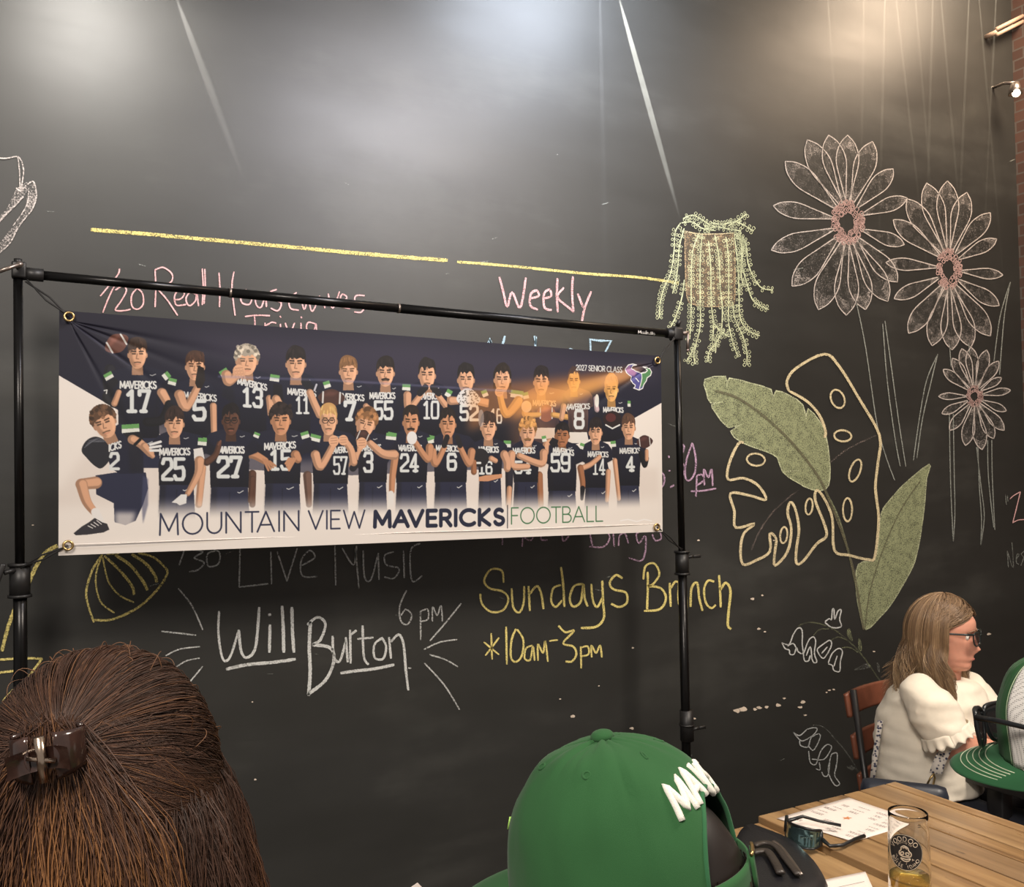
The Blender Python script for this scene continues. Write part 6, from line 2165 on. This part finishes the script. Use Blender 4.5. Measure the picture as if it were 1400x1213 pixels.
# hair: shoulder length waves
M_hair4 = hair_mat('dark blonde hair', (66, 50, 36), (128, 102, 76), (196, 166, 128), 0.4)
def sc4(a, p, k=1.0):
    return fr4(0.086*k*math.sin(p)*math.sin(a), 0.108*k*math.sin(p)*math.cos(a)-0.008, 0.126*k*math.cos(p)-0.004)
hs = MB().grid([[sc4(a, p, 0.98) for a in np.linspace(1.32, 2*PI-1.1, 44)] for p in np.linspace(0.02, 2.0, 24)]).build('scalp', M_hair4, p4)
at = hs.data.attributes.new('tone', 'FLOAT', 'POINT')
at.data.foreach_set('value', [0.2]*len(hs.data.vertices))
paths, tones = [], []
for i in range(3400):
    a0 = rnd.uniform(-PI, PI)
    p0 = 0.05+rnd.random()*0.85
    sg_ = 1 if a0 > 0 else -1
    a_end = sg_*max(abs(a0), rnd.uniform(1.28, 1.75) if sg_ > 0 else rnd.uniform(1.2, 1.7))
    k = 1.0+0.10*rnd.random()
    L = rnd.uniform(0.12, 0.235)
    ph = mnoise.noise(Vector((a_end*4, 1.2, 0)))*7+rnd.uniform(-0.4, 0.4)
    path = []
    for j in range(9):
        t = j/8
        a = a0+(a_end-a0)*min(1, t*1.7)
        p = p0+(1.62-p0)*t
        path.append(sc4(a, p, k+0.02*math.sin(t*PI)))
    e = path[-1]
    out = e-fr4.o
    out.z = 0
    out.normalize()
    for j in range(1, 13):
        t = j/12
        q = e+out*((0.022+0.022*max(0, abs(a_end)-1.9))*t*t+0.024*math.sin(t*6.5+ph)*t)+out.cross(u)*0.022*math.cos(t*6.5+ph)*t-u*L*t
        # locks lie over the shoulders instead of passing through them
        path.append(q)
    paths.append(path)
    g = mnoise.noise(Vector((a_end*9, k*10, 2.2)))
    tones.append((lambda s_, b_=0.42+0.45*g+rnd.uniform(-0.15, 0.18): b_+0.15*s_))
strands('hair', paths, 0.0011, M_hair4, p4, tones)
# eyeglasses
gl = thing('eyeglasses', 'dark rectangular eyeglasses on the face of the blouse wearing woman', 'glasses', fr4(0, .1, 0))
M_clear = NT('clear lens')
M_clear.set(Roughness=0.02)
M_clear.b.inputs['Transmission Weight'].default_value = 1.0
M_clear.b.inputs['Base Color'].default_value = (0.92, 0.90, 0.95, 1)
M_clear = M_clear.m
M_spec = mat('dark green acetate', srgb(30, 38, 38), 0.3)
for sd in (-1, 1):
    ol = [(0.010, 0.016), (0.034, 0.019), (0.058, 0.017), (0.060, 0.0), (0.050, -0.019), (0.030, -0.023), (0.014, -0.018), (0.008, -0.002)]
    pts = [fr4(sd*x, .102-3.0*x*x, z+0.004) for x, z in spline(ol, 4, True)]
    ri = MB().tube(pts, 0.0024, 8, closed=True).build('rim', M_spec, gl)
    solid(MB().add(pts, [tuple(range(len(pts)))]).build('lens', M_clear, ri, False), 0.0012)
    MB().tube([fr4(sd*.059, .0915, .018), fr4(sd*.077, .065, .017), fr4(sd*.080, .0, .012), fr4(sd*.079, -.02, .0)], [.0034, .0032, .0026, .0022], 8).build('temple', M_spec, gl)
MB().tube([fr4(-.010, .102, .012), fr4(0, .106, .014), fr4(.010, .102, .012)], .0022, 8).build('bridge', M_spec, gl)
# patterned bag strap over the body, with a clasp
def strap_mat():
    t = NT('patterned strap')
    tc = t.n('ShaderNodeTexCoord')
    c1 = t.n('ShaderNodeTexVoronoi')
    c1.inputs['Scale'].default_value = 110
    t.l(tc.outputs['Object'], c1.inputs['Vector'])
    t.l(t.ramp(c1.outputs['Distance'], [(0.30, srgb(58, 60, 84)), (0.48, srgb(208, 200, 190))]), t.b.inputs['Base Color'])
    t.set(Roughness=0.9)
    return t.m
M_strap = strap_mat()
bag = thing('crossbody_bag', 'dark handbag on a patterned strap at the side of the seated woman', 'handbag', wp(1255, 1085, -.2))
def ribbon(name, pts, w_dir, w, material, parent, th=0.002):
    pts = [Vector(p) for p in pts]
    o = MB().grid([[p-w_dir*w/2 for p in pts], [p for p in pts], [p+w_dir*w/2 for p in pts]]).build(name, material, parent)
    return solid(o, th)
ribbon('strap', [wp(x, y, d) for x, y, d in ((1297, 1015, -.19), (1291, 1028, -.185), (1284, 1043, -.185), (1279, 1058, -.19))], cr4, 0.034, M_strap, bag)
ribbon('strap', [wp(x, y, d) for x, y, d in ((1204, 985, -.02), (1200, 1010, -.02), (1196, 1040, -.02), (1192, 1072, -.02))], cr4, 0.016, M_strap, bag)
MB().tube([wp(x, y, -.19) for x, y in ((1277, 1058), (1272, 1064), (1268, 1072), (1270, 1076), (1276, 1073), (1278, 1064))], 0.003, 8, closed=True).tube([wp(1271, 1076, -.19), wp(1273, 1083, -.19)], 0.003, 8).build('clasp', M_brass, bag)
MB().box(wp(1236, 1092, -.21), (0.24, 0.06, 0.10), Matrix.Rotation(-0.9, 3, 'Z'), 0.03).build('bag_body', mat('dark navy leather', srgb(34, 38, 48), 0.4), bag)

# ------------------------------------------------------------------ chairs by the wall
M_slat = mat('reddish stained slat', srgb(112, 66, 48), 0.45, var=0.25, scale=14)
M_rail = mat('black chair frame', srgb(30, 29, 30), 0.4)
def chair(px, py, depth, az, label, w=0.34):
    c = at_d(px, py, depth)
    f = Vector((math.sin(az), math.cos(az), 0))
    r = Vector((math.cos(az), -math.sin(az), 0))
    t_ = thing('folding_chair', label, 'chair', (c.x, c.y, 0), None)
    top = c.z
    back = lambda z: Vector((c.x, c.y, 0))+f*((top-z)*0.16)+Vector((0, 0, z))
    for sd in (-1, 1):
        MB().tube([back(top+0.05)+r*sd*(w/2-0.02), back(0.46)+r*sd*w/2, Vector((c.x, c.y, 0))+f*0.34+r*sd*w/2], 0.011, 10).build('rear_leg', M_rail, t_)
        MB().tube([back(0.46)+r*sd*(w/2-0.03)+f*0.30, Vector((c.x, c.y, 0))-f*0.04+r*sd*(w/2-0.03)], 0.011, 10).build('front_leg', M_rail, t_)
    for z in (top, top-0.135, top-0.26):
        mb = MB()
        rows = []
        for zz in (-0.038, -0.03, 0.03, 0.038):
            rows.append([back(z+zz)+r*x-f*(0.016+0.03*(1-(2*x/w)**2))*1.0 for x in np.linspace(-w/2-0.01, w/2+0.01, 14)])
        solid(mb.grid(rows).build('back_slat', M_slat, t_), 0.014)
    MB().box(back(0.45)+f*0.20, (w, 0.36, 0.025), Matrix((r, f, u)).transposed(), 0.008).build('seat', M_slat, t_)
    return t_
chair(1207, 953, 3.22, math.radians(170), 'reddish slatted chair behind the back of the seated woman', 0.39)
chair(1296, 926, 3.75, math.radians(172), 'chair showing only a slat end beyond the face of the seated woman', 0.34)

# ------------------------------------------------------------------ tables
def plank_material():
    t = NT('reclaimed planks')
    a = t.n('ShaderNodeAttribute', attribute_name='plank')
    tc = t.n('ShaderNodeTexCoord')
    off = t.n('ShaderNodeVectorMath', operation='ADD')
    cmb = t.n('ShaderNodeCombineXYZ')
    m7 = t.n('ShaderNodeMath', operation='MULTIPLY')
    m7.inputs[1].default_value = 37.0
    t.l(a.outputs['Fac'], m7.inputs[0])
    t.l(m7.outputs[0], cmb.inputs['Y'])
    t.l(m7.outputs[0], cmb.inputs['Z'])
    t.l(tc.outputs['Object'], off.inputs[0])
    t.l(cmb.outputs[0], off.inputs[1])
    grain = t.noise(26, 6, 0.62, off.outputs[0], (1.0, 0.055, 1.0))
    broad = t.noise(5, 4, 0.6, off.outputs[0], (1.0, 0.22, 1.0))
    warm = t.ramp(grain, [(0.25, srgb(108, 80, 52)), (0.48, srgb(158, 124, 84)), (0.75, srgb(190, 156, 110))])
    grey = t.ramp(grain, [(0.25, srgb(84, 66, 50)), (0.5, srgb(134, 108, 80)), (0.75, srgb(164, 134, 100))])
    ad = t.n('ShaderNodeMath', operation='ADD')
    t.l(a.outputs['Fac'], ad.inputs[0])
    t.l(broad, ad.inputs[1])
    fac = t.n('ShaderNodeMapRange')
    fac.inputs['From Min'].default_value = 0.70
    fac.inputs['From Max'].default_value = 1.25
    t.l(ad.outputs[0], fac.inputs['Value'])
    mx = t.n('ShaderNodeMixRGB')
    t.l(fac.outputs[0], mx.inputs[0])
    t.l(warm, mx.inputs[1])
    t.l(grey, mx.inputs[2])
    worm = t.noise(46, 2, 0.5, off.outputs[0], (1.0, 0.35, 1.0))
    wr = t.ramp(worm, [(0.22, (0.18, 0.15, 0.13, 1)), (0.29, (1, 1, 1, 1))])
    m2 = t.n('ShaderNodeMixRGB', blend_type='MULTIPLY')
    m2.inputs[0].default_value = 1.0
    t.l(mx.outputs[0], m2.inputs[1])
    t.l(wr, m2.inputs[2])
    t.l(m2.outputs[0], t.b.inputs['Base Color'])
    t.l(t.ramp(broad, [(0.3, (0.24,)*3), (0.7, (0.40,)*3)]), t.b.inputs['Roughness'])
    t.b.inputs['Coat Weight'].default_value = 0.25
    t.b.inputs['Coat Roughness'].default_value = 0.2
    t.bump(grain, 0.15, 0.001)
    return t.m
M_plank = plank_material()


def plank_table(label, x0, x1, y0, y1, ztop, widths, seed):
    t_ = thing('table', label, 'table', ((x0+x1)/2, (y0+y1)/2, 0))
    rn = random.Random(seed)
    mb, pv = MB(), []
    x = x0
    tot = sum(widths)
    for i, w in enumerate(widths):
        ww = (x1-x0)*w/tot
        n0 = len(mb.v)
        mb.box((x+ww/2, (y0+y1)/2, ztop-0.019+rn.uniform(-0.0008, 0)), (ww-0.0048, y1-y0, 0.038), None, 0.0035)
        val = (0.32, 0.05, 0.62, 0.12, 0.45, 0.2)[i % 6] if seed == 1 else rn.uniform(0.1, 0.7)
        pv += [val]*(len(mb.v)-n0)
        x += ww
    top = mb.build('tabletop', M_plank, t_, False)
    at = top.data.attributes.new('plank', 'FLOAT', 'POINT')
    at.data.foreach_set('value', pv)
    for sx in (x0+0.06, x1-0.06):
        for sy in (y0+0.08, y1-0.10):
            MB().box((sx, sy, (ztop-0.04)/2), (0.045, 0.045, ztop-0.04), None, 0.004).build('leg', M_rail, t_)
    MB().box(((x0+x1)/2, (y0+y1)/2, ztop-0.065), (x1-x0-0.10, y1-y0-0.16, 0.05)).build('apron', M_rail, t_)
    return t_


cA0, cA1 = on_z(1030, 1113, TABLE), on_z(1230, 1070, TABLE)
yA = (cA0.y+cA1.y)/2
plank_table('plank table at lower right carrying the glass and black sunglasses', cA0.x, cA1.x, 0.62, yA, TABLE, [3.2, 2.2, 2.4, 1.6, 2.6, 1.1], 1)
plank_table('plank table peeking out left and right of the green cap', cA0.x-0.86, cA0.x-0.006, 1.0, yA-0.012, TABLE-0.012, [2, 2.4, 2.2, 2.6, 2, 2.3], 4)
# black edged table of the seated woman
cC = on_z(1309, 1046, TABLE)
t_ = thing('table', 'black edged table at the right edge with papers in front of the woman', 'table', (cC.x+0.5, cC.y-0.4, 0))
MB().box((cC.x+0.55, cC.y-0.45, TABLE-0.022), (1.1, 0.9, 0.044), None, 0.004).build('tabletop', mat('black laminate', srgb(34, 32, 31), 0.4), t_)
for sx in (cC.x+0.08, cC.x+1.0):
    for sy in (cC.y-0.82, cC.y-0.08):
        MB().box((sx, sy, (TABLE-0.044)/2), (0.05, 0.05, TABLE-0.044), None, 0.004).build('leg', M_rail, t_)

# ------------------------------------------------------------------ things on the tables
M_paper = mat('white paper', srgb(236, 224, 216), 0.7, var=0.02)
M_ink = mat('grey print', srgb(150, 140, 138), 0.8)
M_orange = mat('orange print', srgb(206, 138, 92), 0.8)
def sheet_of(name, label, corners, z, cat, group=None):
    c = sum(corners, Vector())/4
    root = thing(name, label, cat, (c.x, c.y, z), group)
    n = 12
    P = []
    for i in range(n+1):
        v = i/n
        row = []
        for j in range(n+1):
            q = j/n
            p = corners[0]*(1-q)*(1-v)+corners[1]*q*(1-v)+corners[2]*q*v+corners[3]*(1-q)*v
            row.append(Vector((p.x, p.y, z+0.0008+0.0006*(1+math.sin(q*4+v*3)))))
        P.append(row)
    o = MB().grid(P).build('paper', M_paper, root)
    solid(o, 0.0004)
    def pt(q, v, h=0.0022):
        p = corners[0]*(1-q)*(1-v)+corners[1]*q*(1-v)+corners[2]*q*v+corners[3]*(1-q)*v
        return Vector((p.x, p.y, z+h+0.0006*(math.sin(q*4+v*3))))
    return root, pt
ca = [on_z(x, y, TABLE) for x, y in ((1062, 1120), (1160.5, 1091), (1257, 1124), (1167, 1152))]
menu, pt = sheet_of('printed_menu', 'white printed sheet lying under the black wraparound sunglasses', ca, TABLE, 'paper')
mb = MB()
rn = random.Random(8)
for i in range(9):
    v = 0.09+0.095*i
    for col_ in range(4):
        if rn.random() < 0.18 or (3 <= i <= 5 and col_ in (1, 2) and rn.random() < 0.6):
            continue
        q = 0.08+0.23*col_+rn.uniform(-0.01, 0.02)
        w = rn.uniform(0.08, 0.17)
        for ln in range(rn.choice((1, 2, 2))):
            vv = v+ln*0.026
            # word-like dashes
            x_ = q
            while x_ < q+w:
                e = min(x_+rn.uniform(0.012, 0.04), q+w)
                mb.add([pt(vv, 1-x_), pt(vv, 1-e), pt(vv+0.011, 1-e), pt(vv+0.011, 1-x_)], [(0, 1, 2, 3)])
                x_ = e+0.009
mb.build('printed_text', M_ink, menu, False)
mb = MB()
star = [pt(0.5+0.055*math.cos(a)*(1 if k % 2 else 0.5), 0.47+0.05*math.sin(a)*(1 if k % 2 else 0.5)) for k, a in enumerate([2*PI*q/10 for q in range(10)])]
mb.add(star, [tuple(range(10))])
mb.build('printed_emblem', M_orange, menu, False)
cb_ = [on_z(x, y, TABLE) for x, y in ((1075, 1216), (1183, 1193), (1205, 1240), (1080, 1275))]
card, pt2 = sheet_of('paper_sheet', 'white sheet with a printed box at the bottom edge beside the glass', cb_, TABLE+0.001, 'paper')
mb = MB()
for a_, b_ in (((0.28, 0.28), (0.93, 0.28)), ((0.93, 0.28), (0.93, 0.85)), ((0.28, 0.28), (0.28, 0.85))):
    d_ = 0.006
    mb.add([pt2(a_[0]-d_, a_[1]-d_), pt2(b_[0]+d_, b_[1]-d_), pt2(b_[0]+d_, b_[1]+d_), pt2(a_[0]-d_, a_[1]+d_)], [(0, 1, 2, 3)])
mb.build('printed_box', M_ink, card, False)
cc = [on_z(x, y, TABLE) for x, y in ((1342, 1040), (1400, 1026), (1480, 1058), (1402, 1066))]
sheet_of('paper_sheet', 'white papers lying on the black edged table under the cap brim', cc, TABLE, 'paper')
cd = [on_z(x, y, TABLE) for x, y in ((1362, 1040), (1424, 1022), (1490, 1044), (1440, 1056))]
sheet_of('paper_sheet', 'upper paper of the pile on the black edged table', cd, TABLE+0.003, 'paper')
# a white card that stands at the far edge of the left table
e0 = on_z(570, 1222, TABLE)
tc_ = thing('table_card', 'white card corner at the bottom edge left of the green cap', 'card', (cA0.x-0.83, yA-0.05, TABLE-0.012))
tcl = Vector((cA0.x-0.83, yA-0.05, TABLE-0.012))
kk = (at_d(571, 1207, 1.0)-CAM)
pz = CAM+kk*((yA-0.05)/kk.y)
wv = (CR*0.9+fwd*0.3); wv.z = 0; wv.normalize()
MB().add([pz-wv*0.03-u*(pz.z-TABLE+0.012), pz+wv*0.03-u*(pz.z-TABLE+0.012), pz+wv*0.010-u*0.012, pz, pz-wv*0.024-u*0.012], [(0, 1, 2, 3, 4)]).build('card_face', M_paper, tc_, False)
solid(tc_.children[0], 0.001)

# wraparound sport sunglasses with a mirrored shield
sp_ = thing('sunglasses', 'black wraparound sport sunglasses with mirrored lens lying on the table', 'sunglasses', on_z(1100, 1150, TABLE))
M_mirror = mat('mirrored green lens', srgb(120, 150, 150), 0.08, 0.9)
def tz(px, py, h):
    """point at height h above the table top whose foot is seen at px,py"""
    p = on_z(px, py, TABLE)
    return p+u*h
low = [(1074, 1140), (1076, 1151), (1086, 1159), (1099, 1163), (1112, 1164), (1121, 1160)]
lowp = [tz(x, y, 0.004) for x, y in low]
lw = spline([tuple(p) for p in lowp], 6)
lw = [Vector(p) for p in lw]
n = len(lw)
hgt = lambda t: 0.046-0.012*abs(2*t-1)**2
ins = (tz(1110, 1140, 0)-tz(1085, 1160, 0)).normalized()
P = [[p+u*hgt(i/(n-1))*q+ins*(0.010*math.sin(q*PI*0.6)) for i, p in enumerate(lw)] for q in np.linspace(0, 1, 9)]
solid(MB().grid(P).build('shield_lens', M_mirror, sp_), 0.002)
MB().tube([p[:][0]+0*u if False else p for p in P[-1]], 0.0034, 8).build('brow_bar', M_frame, sp_)
MB().tube([p+u*0.001 for p in P[0]], 0.0026, 8).build('lower_rim', M_frame, sp_)
# hinges and arms: the far arm runs over the menu, the near arm along the front
a0 = P[-1][0]
MB().tube([P[0][0], P[4][0], a0+u*0.004], [0.005, 0.006, 0.004], 8).build('end_piece', M_frame, sp_)
MB().tube([a0-u*0.010, tz(1098, 1134, 0.032), tz(1120, 1137, 0.026), tz(1150, 1140, 0.020)], [0.005, 0.0042, 0.0036, 0.0042], 8).build('temple', M_frame, sp_)
b0 = P[-1][-1]
MB().tube([P[0][-1], P[4][-1], b0], [0.005, 0.006, 0.004], 8).build('end_piece', M_frame, sp_)
MB().tube([P[4][-1], tz(1135, 1164, 0.012), tz(1152, 1163, 0.012), tz(1168, 1155, 0.012), tz(1182, 1150, 0.012)], [0.0055, 0.0045, 0.0042, 0.0042, 0.005], 8).build('temple', M_frame, sp_)

# beer glass with a printed badge
GB = on_z(1245, 1252, TABLE)
GB = Vector((GB.x, GB.y, TABLE))
glass = thing('beer_glass', 'tall clear beer glass with a round black skull badge', 'glass', GB)
M_glass = NT('clear glass')
M_glass.set(Roughness=0.01)
M_glass.b.inputs['Transmission Weight'].default_value = 1.0
M_glass.b.inputs['IOR'].default_value = 1.45
M_glass.b.inputs['Base Color'].default_value = (0.97, 0.98, 0.97, 1)
M_glass = M_glass.m
rim_p = on_z(1239, 1112, TABLE)
k_ = ray(1239, 1112)
dpt = (GB-CAM).dot(fwd)
GH_ = (CAM+k_*dpt).z-TABLE
r_top = 25.5*dpt/F
r_bot = 27.5*dpt/F
M_beer = NT('pale beer')
M_beer.set(Roughness=0.02)
M_beer.b.inputs['Transmission Weight'].default_value = 0.8
M_beer.b.inputs['IOR'].default_value = 1.33
M_beer.b.inputs['Base Color'].default_value = srgb(236, 206, 110)
M_beer = M_beer.m
rad = lambda z: r_bot+(r_top-r_bot)*z/GH_+0.001*math.sin(z/GH_*PI)
prof = [(0.0, 0.0), (rad(0)*0.9, 0.0), (rad(0), 0.004)]+[(rad(z), z) for z in np.linspace(0.012, GH_, 20)]
prof += [(rad(GH_)-0.0009, GH_+0.0008), (rad(GH_)-0.0018, GH_)]+[(rad(z)-0.0020, z) for z in np.linspace(GH_-0.004, 0.014, 20)]+[(0.0, 0.011)]
MB().lathe(prof, 56, GB).build('glass_body', M_glass, glass)
kz = ray(1240, 1196)
zb = (CAM+kz*dpt).z-TABLE
MB().lathe([(0.0, 0.0125), (rad(0.013)-0.0026, 0.0125)]+[(rad(z)-0.0026, z) for z in np.linspace(0.016, zb, 8)]+[(0.0, zb)], 48, GB).build('beer', M_beer, glass)
# badge on the outside wall, turned to the viewer's left
M_badge = mat('black badge ink', srgb(34, 33, 34), 0.5)
M_badgew = mat('pale badge ink', srgb(206, 190, 168), 0.6)
va = math.atan2(-(GB.x), -(GB.y))                 # azimuth that looks back at the camera
za = (CAM+ray(1236, 1158)*dpt).z-TABLE
def on_glass(x, z, off=0.0004):
    rr = rad(za+z)+off
    an = va+0.20+x/rr
    return Vector((GB.x+math.sin(an)*rr, GB.y+math.cos(an)*rr, TABLE+za+z))
R_ = 24.0*dpt/F
def disc(name, r, material, parent, cx=0, cz=0, off=0.0004, n=28, ring=6, sx=1.0, sz=1.0):
    mb = MB()
    mb.grid([[on_glass(cx+r*q*math.cos(2*PI*k/n)*sx, cz+r*q*math.sin(2*PI*k/n)*sz, off) for k in range(n+1)] for q in np.linspace(0.001, 1, ring)])
    return mb.build(name, material, parent)
disc('badge', R_, M_badge, glass)
mb = MB()
rg = [on_glass(R_*0.965*math.cos(2*PI*k/40), R_*0.965*math.sin(2*PI*k/40), 0.0007) for k in range(40)]
mb.tube(rg, 0.00045, 5, closed=True)
def ring_text(text, a0, a1, r_in, h, flip=False):
    n = len(text)
    for i, ch in enumerate(text):
        if ch == ' ':
            continue
        a = math.radians(a0+(a1-a0)*(i+0.5)/n)
        ca_, sa_ = math.cos(a), math.sin(a)
        wd = FONT[ch][0]
        for s_ in FONT[ch][1]:
            pts = []
            for (q, v) in s_:
                tx = (q-wd/2)*h*0.95
                ty = (0.5-v)*h
                rad_ = r_in+h/2+(ty if not flip else -ty)
                tang = tx if not flip else -tx
                x = rad_*ca_+tang*sa_
                z = rad_*sa_-tang*ca_
                pts.append(on_glass(-x, z, 0.0007) if False else on_glass(x*MIR, z, 0.0007))
            mb.tube(pts, h*0.085, 5)
e_r = on_glass(0.002, 0)-on_glass(0, 0)
MIR = 1 if e_r.dot(CR) > 0 else -1
ring_text('VOODOO', 172, 28, R_*0.62, R_*0.24)
ring_text('BREWING CO', 140, 48, R_*0.50, R_*0.09)
ring_text('BOISE IDAHO', 205, 335, R_*0.70, R_*0.17, True)
# skull outline
for pts in ([(-.18, .26), (-.02, .36), (.16, .28), (.22, .12), (.34, -.02), (.30, -.18), (.12, -.22), (-.12, -.22), (-.28, -.14), (-.28, .02), (-.2, .1), (-.18, .26)],
            [(-.22, -.34), (-.05, -.46), (.18, -.44), (.28, -.30), (.1, -.36), (-.1, -.34), (-.22, -.34)], [(-.1, .24), (.04, .28), (.12, .2)], [(-.22, -.04), (-.08, .02), (-.06, -.1), (-.2, -.14), (-.22, -.04)], [(.06, .0), (.22, .0), (.2, -.12), (.08, -.12), (.06, .0)]):
    mb.tube([on_glass(x*R_*MIR, z*R_, 0.0007) for x, z in spline(pts, 4)], R_*0.035, 5)
for i in range(14):
    a = math.radians(200+rnd.uniform(0, 130))
    q = rnd.uniform(0.5, 0.62)
    mb.ball(on_glass(q*R_*math.cos(a)*MIR, q*R_*math.sin(a), 0.0006), R_*0.022, 6, 4)
mb.build('badge_print', M_badgew, glass)
mb = MB()
for z_ in (0.0, 0.004):
    mb.tube([on_glass(x*MIR, GH_-za-0.017+z_, 0.0005) for x in np.linspace(0.026, 0.032, 6)], 0.0006, 5)
mb.build('fill_mark', M_badge, glass)

# black leather bag behind the green cap, with loose straps
bg_c = on_z(1058, 1192, TABLE-0.012)
bagk = thing('leather_bag', 'black leather bag with loose straps on the table right of the green cap', 'bag', bg_c)
M_leather = mat('black leather', srgb(30, 30, 34), 0.38, bump=0.25, scale=60)
M_leather2 = mat('dark brown leather strap', srgb(58, 52, 48), 0.4, bump=0.2, scale=60)
tb = TABLE-0.012
pl_ = lambda x, y, h: on_z(x, y, tb)+u*h
lo = [(1018, 1143), (1045, 1148), (1082, 1164), (1100, 1180), (1122, 1205), (1128, 1235), (1060, 1262), (1008, 1240), (1000, 1180)]
outl = spline(lo, 3, True)
ctr = pl_(1060, 1200, 0)
rows = []
for q, h in ((1.0, 0.001), (1.0, 0.022), (0.95, 0.032), (0.7, 0.036), (0.35, 0.037), (0.02, 0.037)):
    rows.append([ctr+(pl_(x, y, 0)-ctr)*q+u*h for x, y in outl]+[ctr+(pl_(*outl[0], 0)-ctr)*q+u*h])
MB().grid(rows).build('bag_body', M_leather, bagk)
for pts, r_, mm in (([(1032, 1170), (1046, 1166), (1062, 1172), (1075, 1190), (1092, 1212)], 0.006, M_leather2), ([(1030, 1180), (1048, 1178), (1058, 1190), (1068, 1210)], 0.007, M_leather2), ([(1058, 1164), (1068, 1172), (1080, 1188), (1096, 1212)], 0.0035, M_greymetal)):
    MB().tube([pl_(x, y+14, 0.047) for x, y in spline(pts, 5)], r_, 8, squash=(1.5, 0.7)).build('strap', mm, bagk)

# ------------------------------------------------------------------ upper right corner
M_warmbar = mat('tan painted conduit', srgb(176, 150, 130), 0.5)
cd0, cd1 = on_y(1362, 40, YW-0.06), on_y(1404, 19, YW-0.06)
cd = MB().tube([cd0, cd1], 0.010, 12).tube([cd0-Vector((0, 0, 0.03)), cd1-Vector((0, 0, 0.03))], 0.010, 10).tube([cd0-Vector((0, 0, 0.015)), cd0+Vector((0, 0.07, -0.015))], 0.012, 10).build('conduit', M_warmbar, None)
tag(cd, 'tan conduit pipe fixed to the wall at the upper right corner', 'pipe')
lp = on_y(1388, 121, YW-0.12)
lampo = thing('wall_lamp', 'tiny bright wall lamp at the upper right edge', 'lamp', lp)
MB().lathe([(0.0, 0.03), (0.02, 0.03), (0.028, 0.0), (0.034, -0.03), (0.031, -0.03), (0.0, 0.02)], 20, lp).tube([lp+Vector((0, 0, 0.03)), lp+Vector((0, 0.06, 0.05)), lp+Vector((0, 0.12, 0.05))], 0.008, 8).build('lamp_shade', M_greymetal, lampo)
t = NT('lamp bulb glow')
t.b.inputs['Emission Color'].default_value = (1.0, 0.78, 0.5, 1)
t.b.inputs['Emission Strength'].default_value = 9
MB().ball(lp+Vector((-0.012, -0.012, -0.03)), 0.020, 14, 10).build('bulb', t.m, lampo)
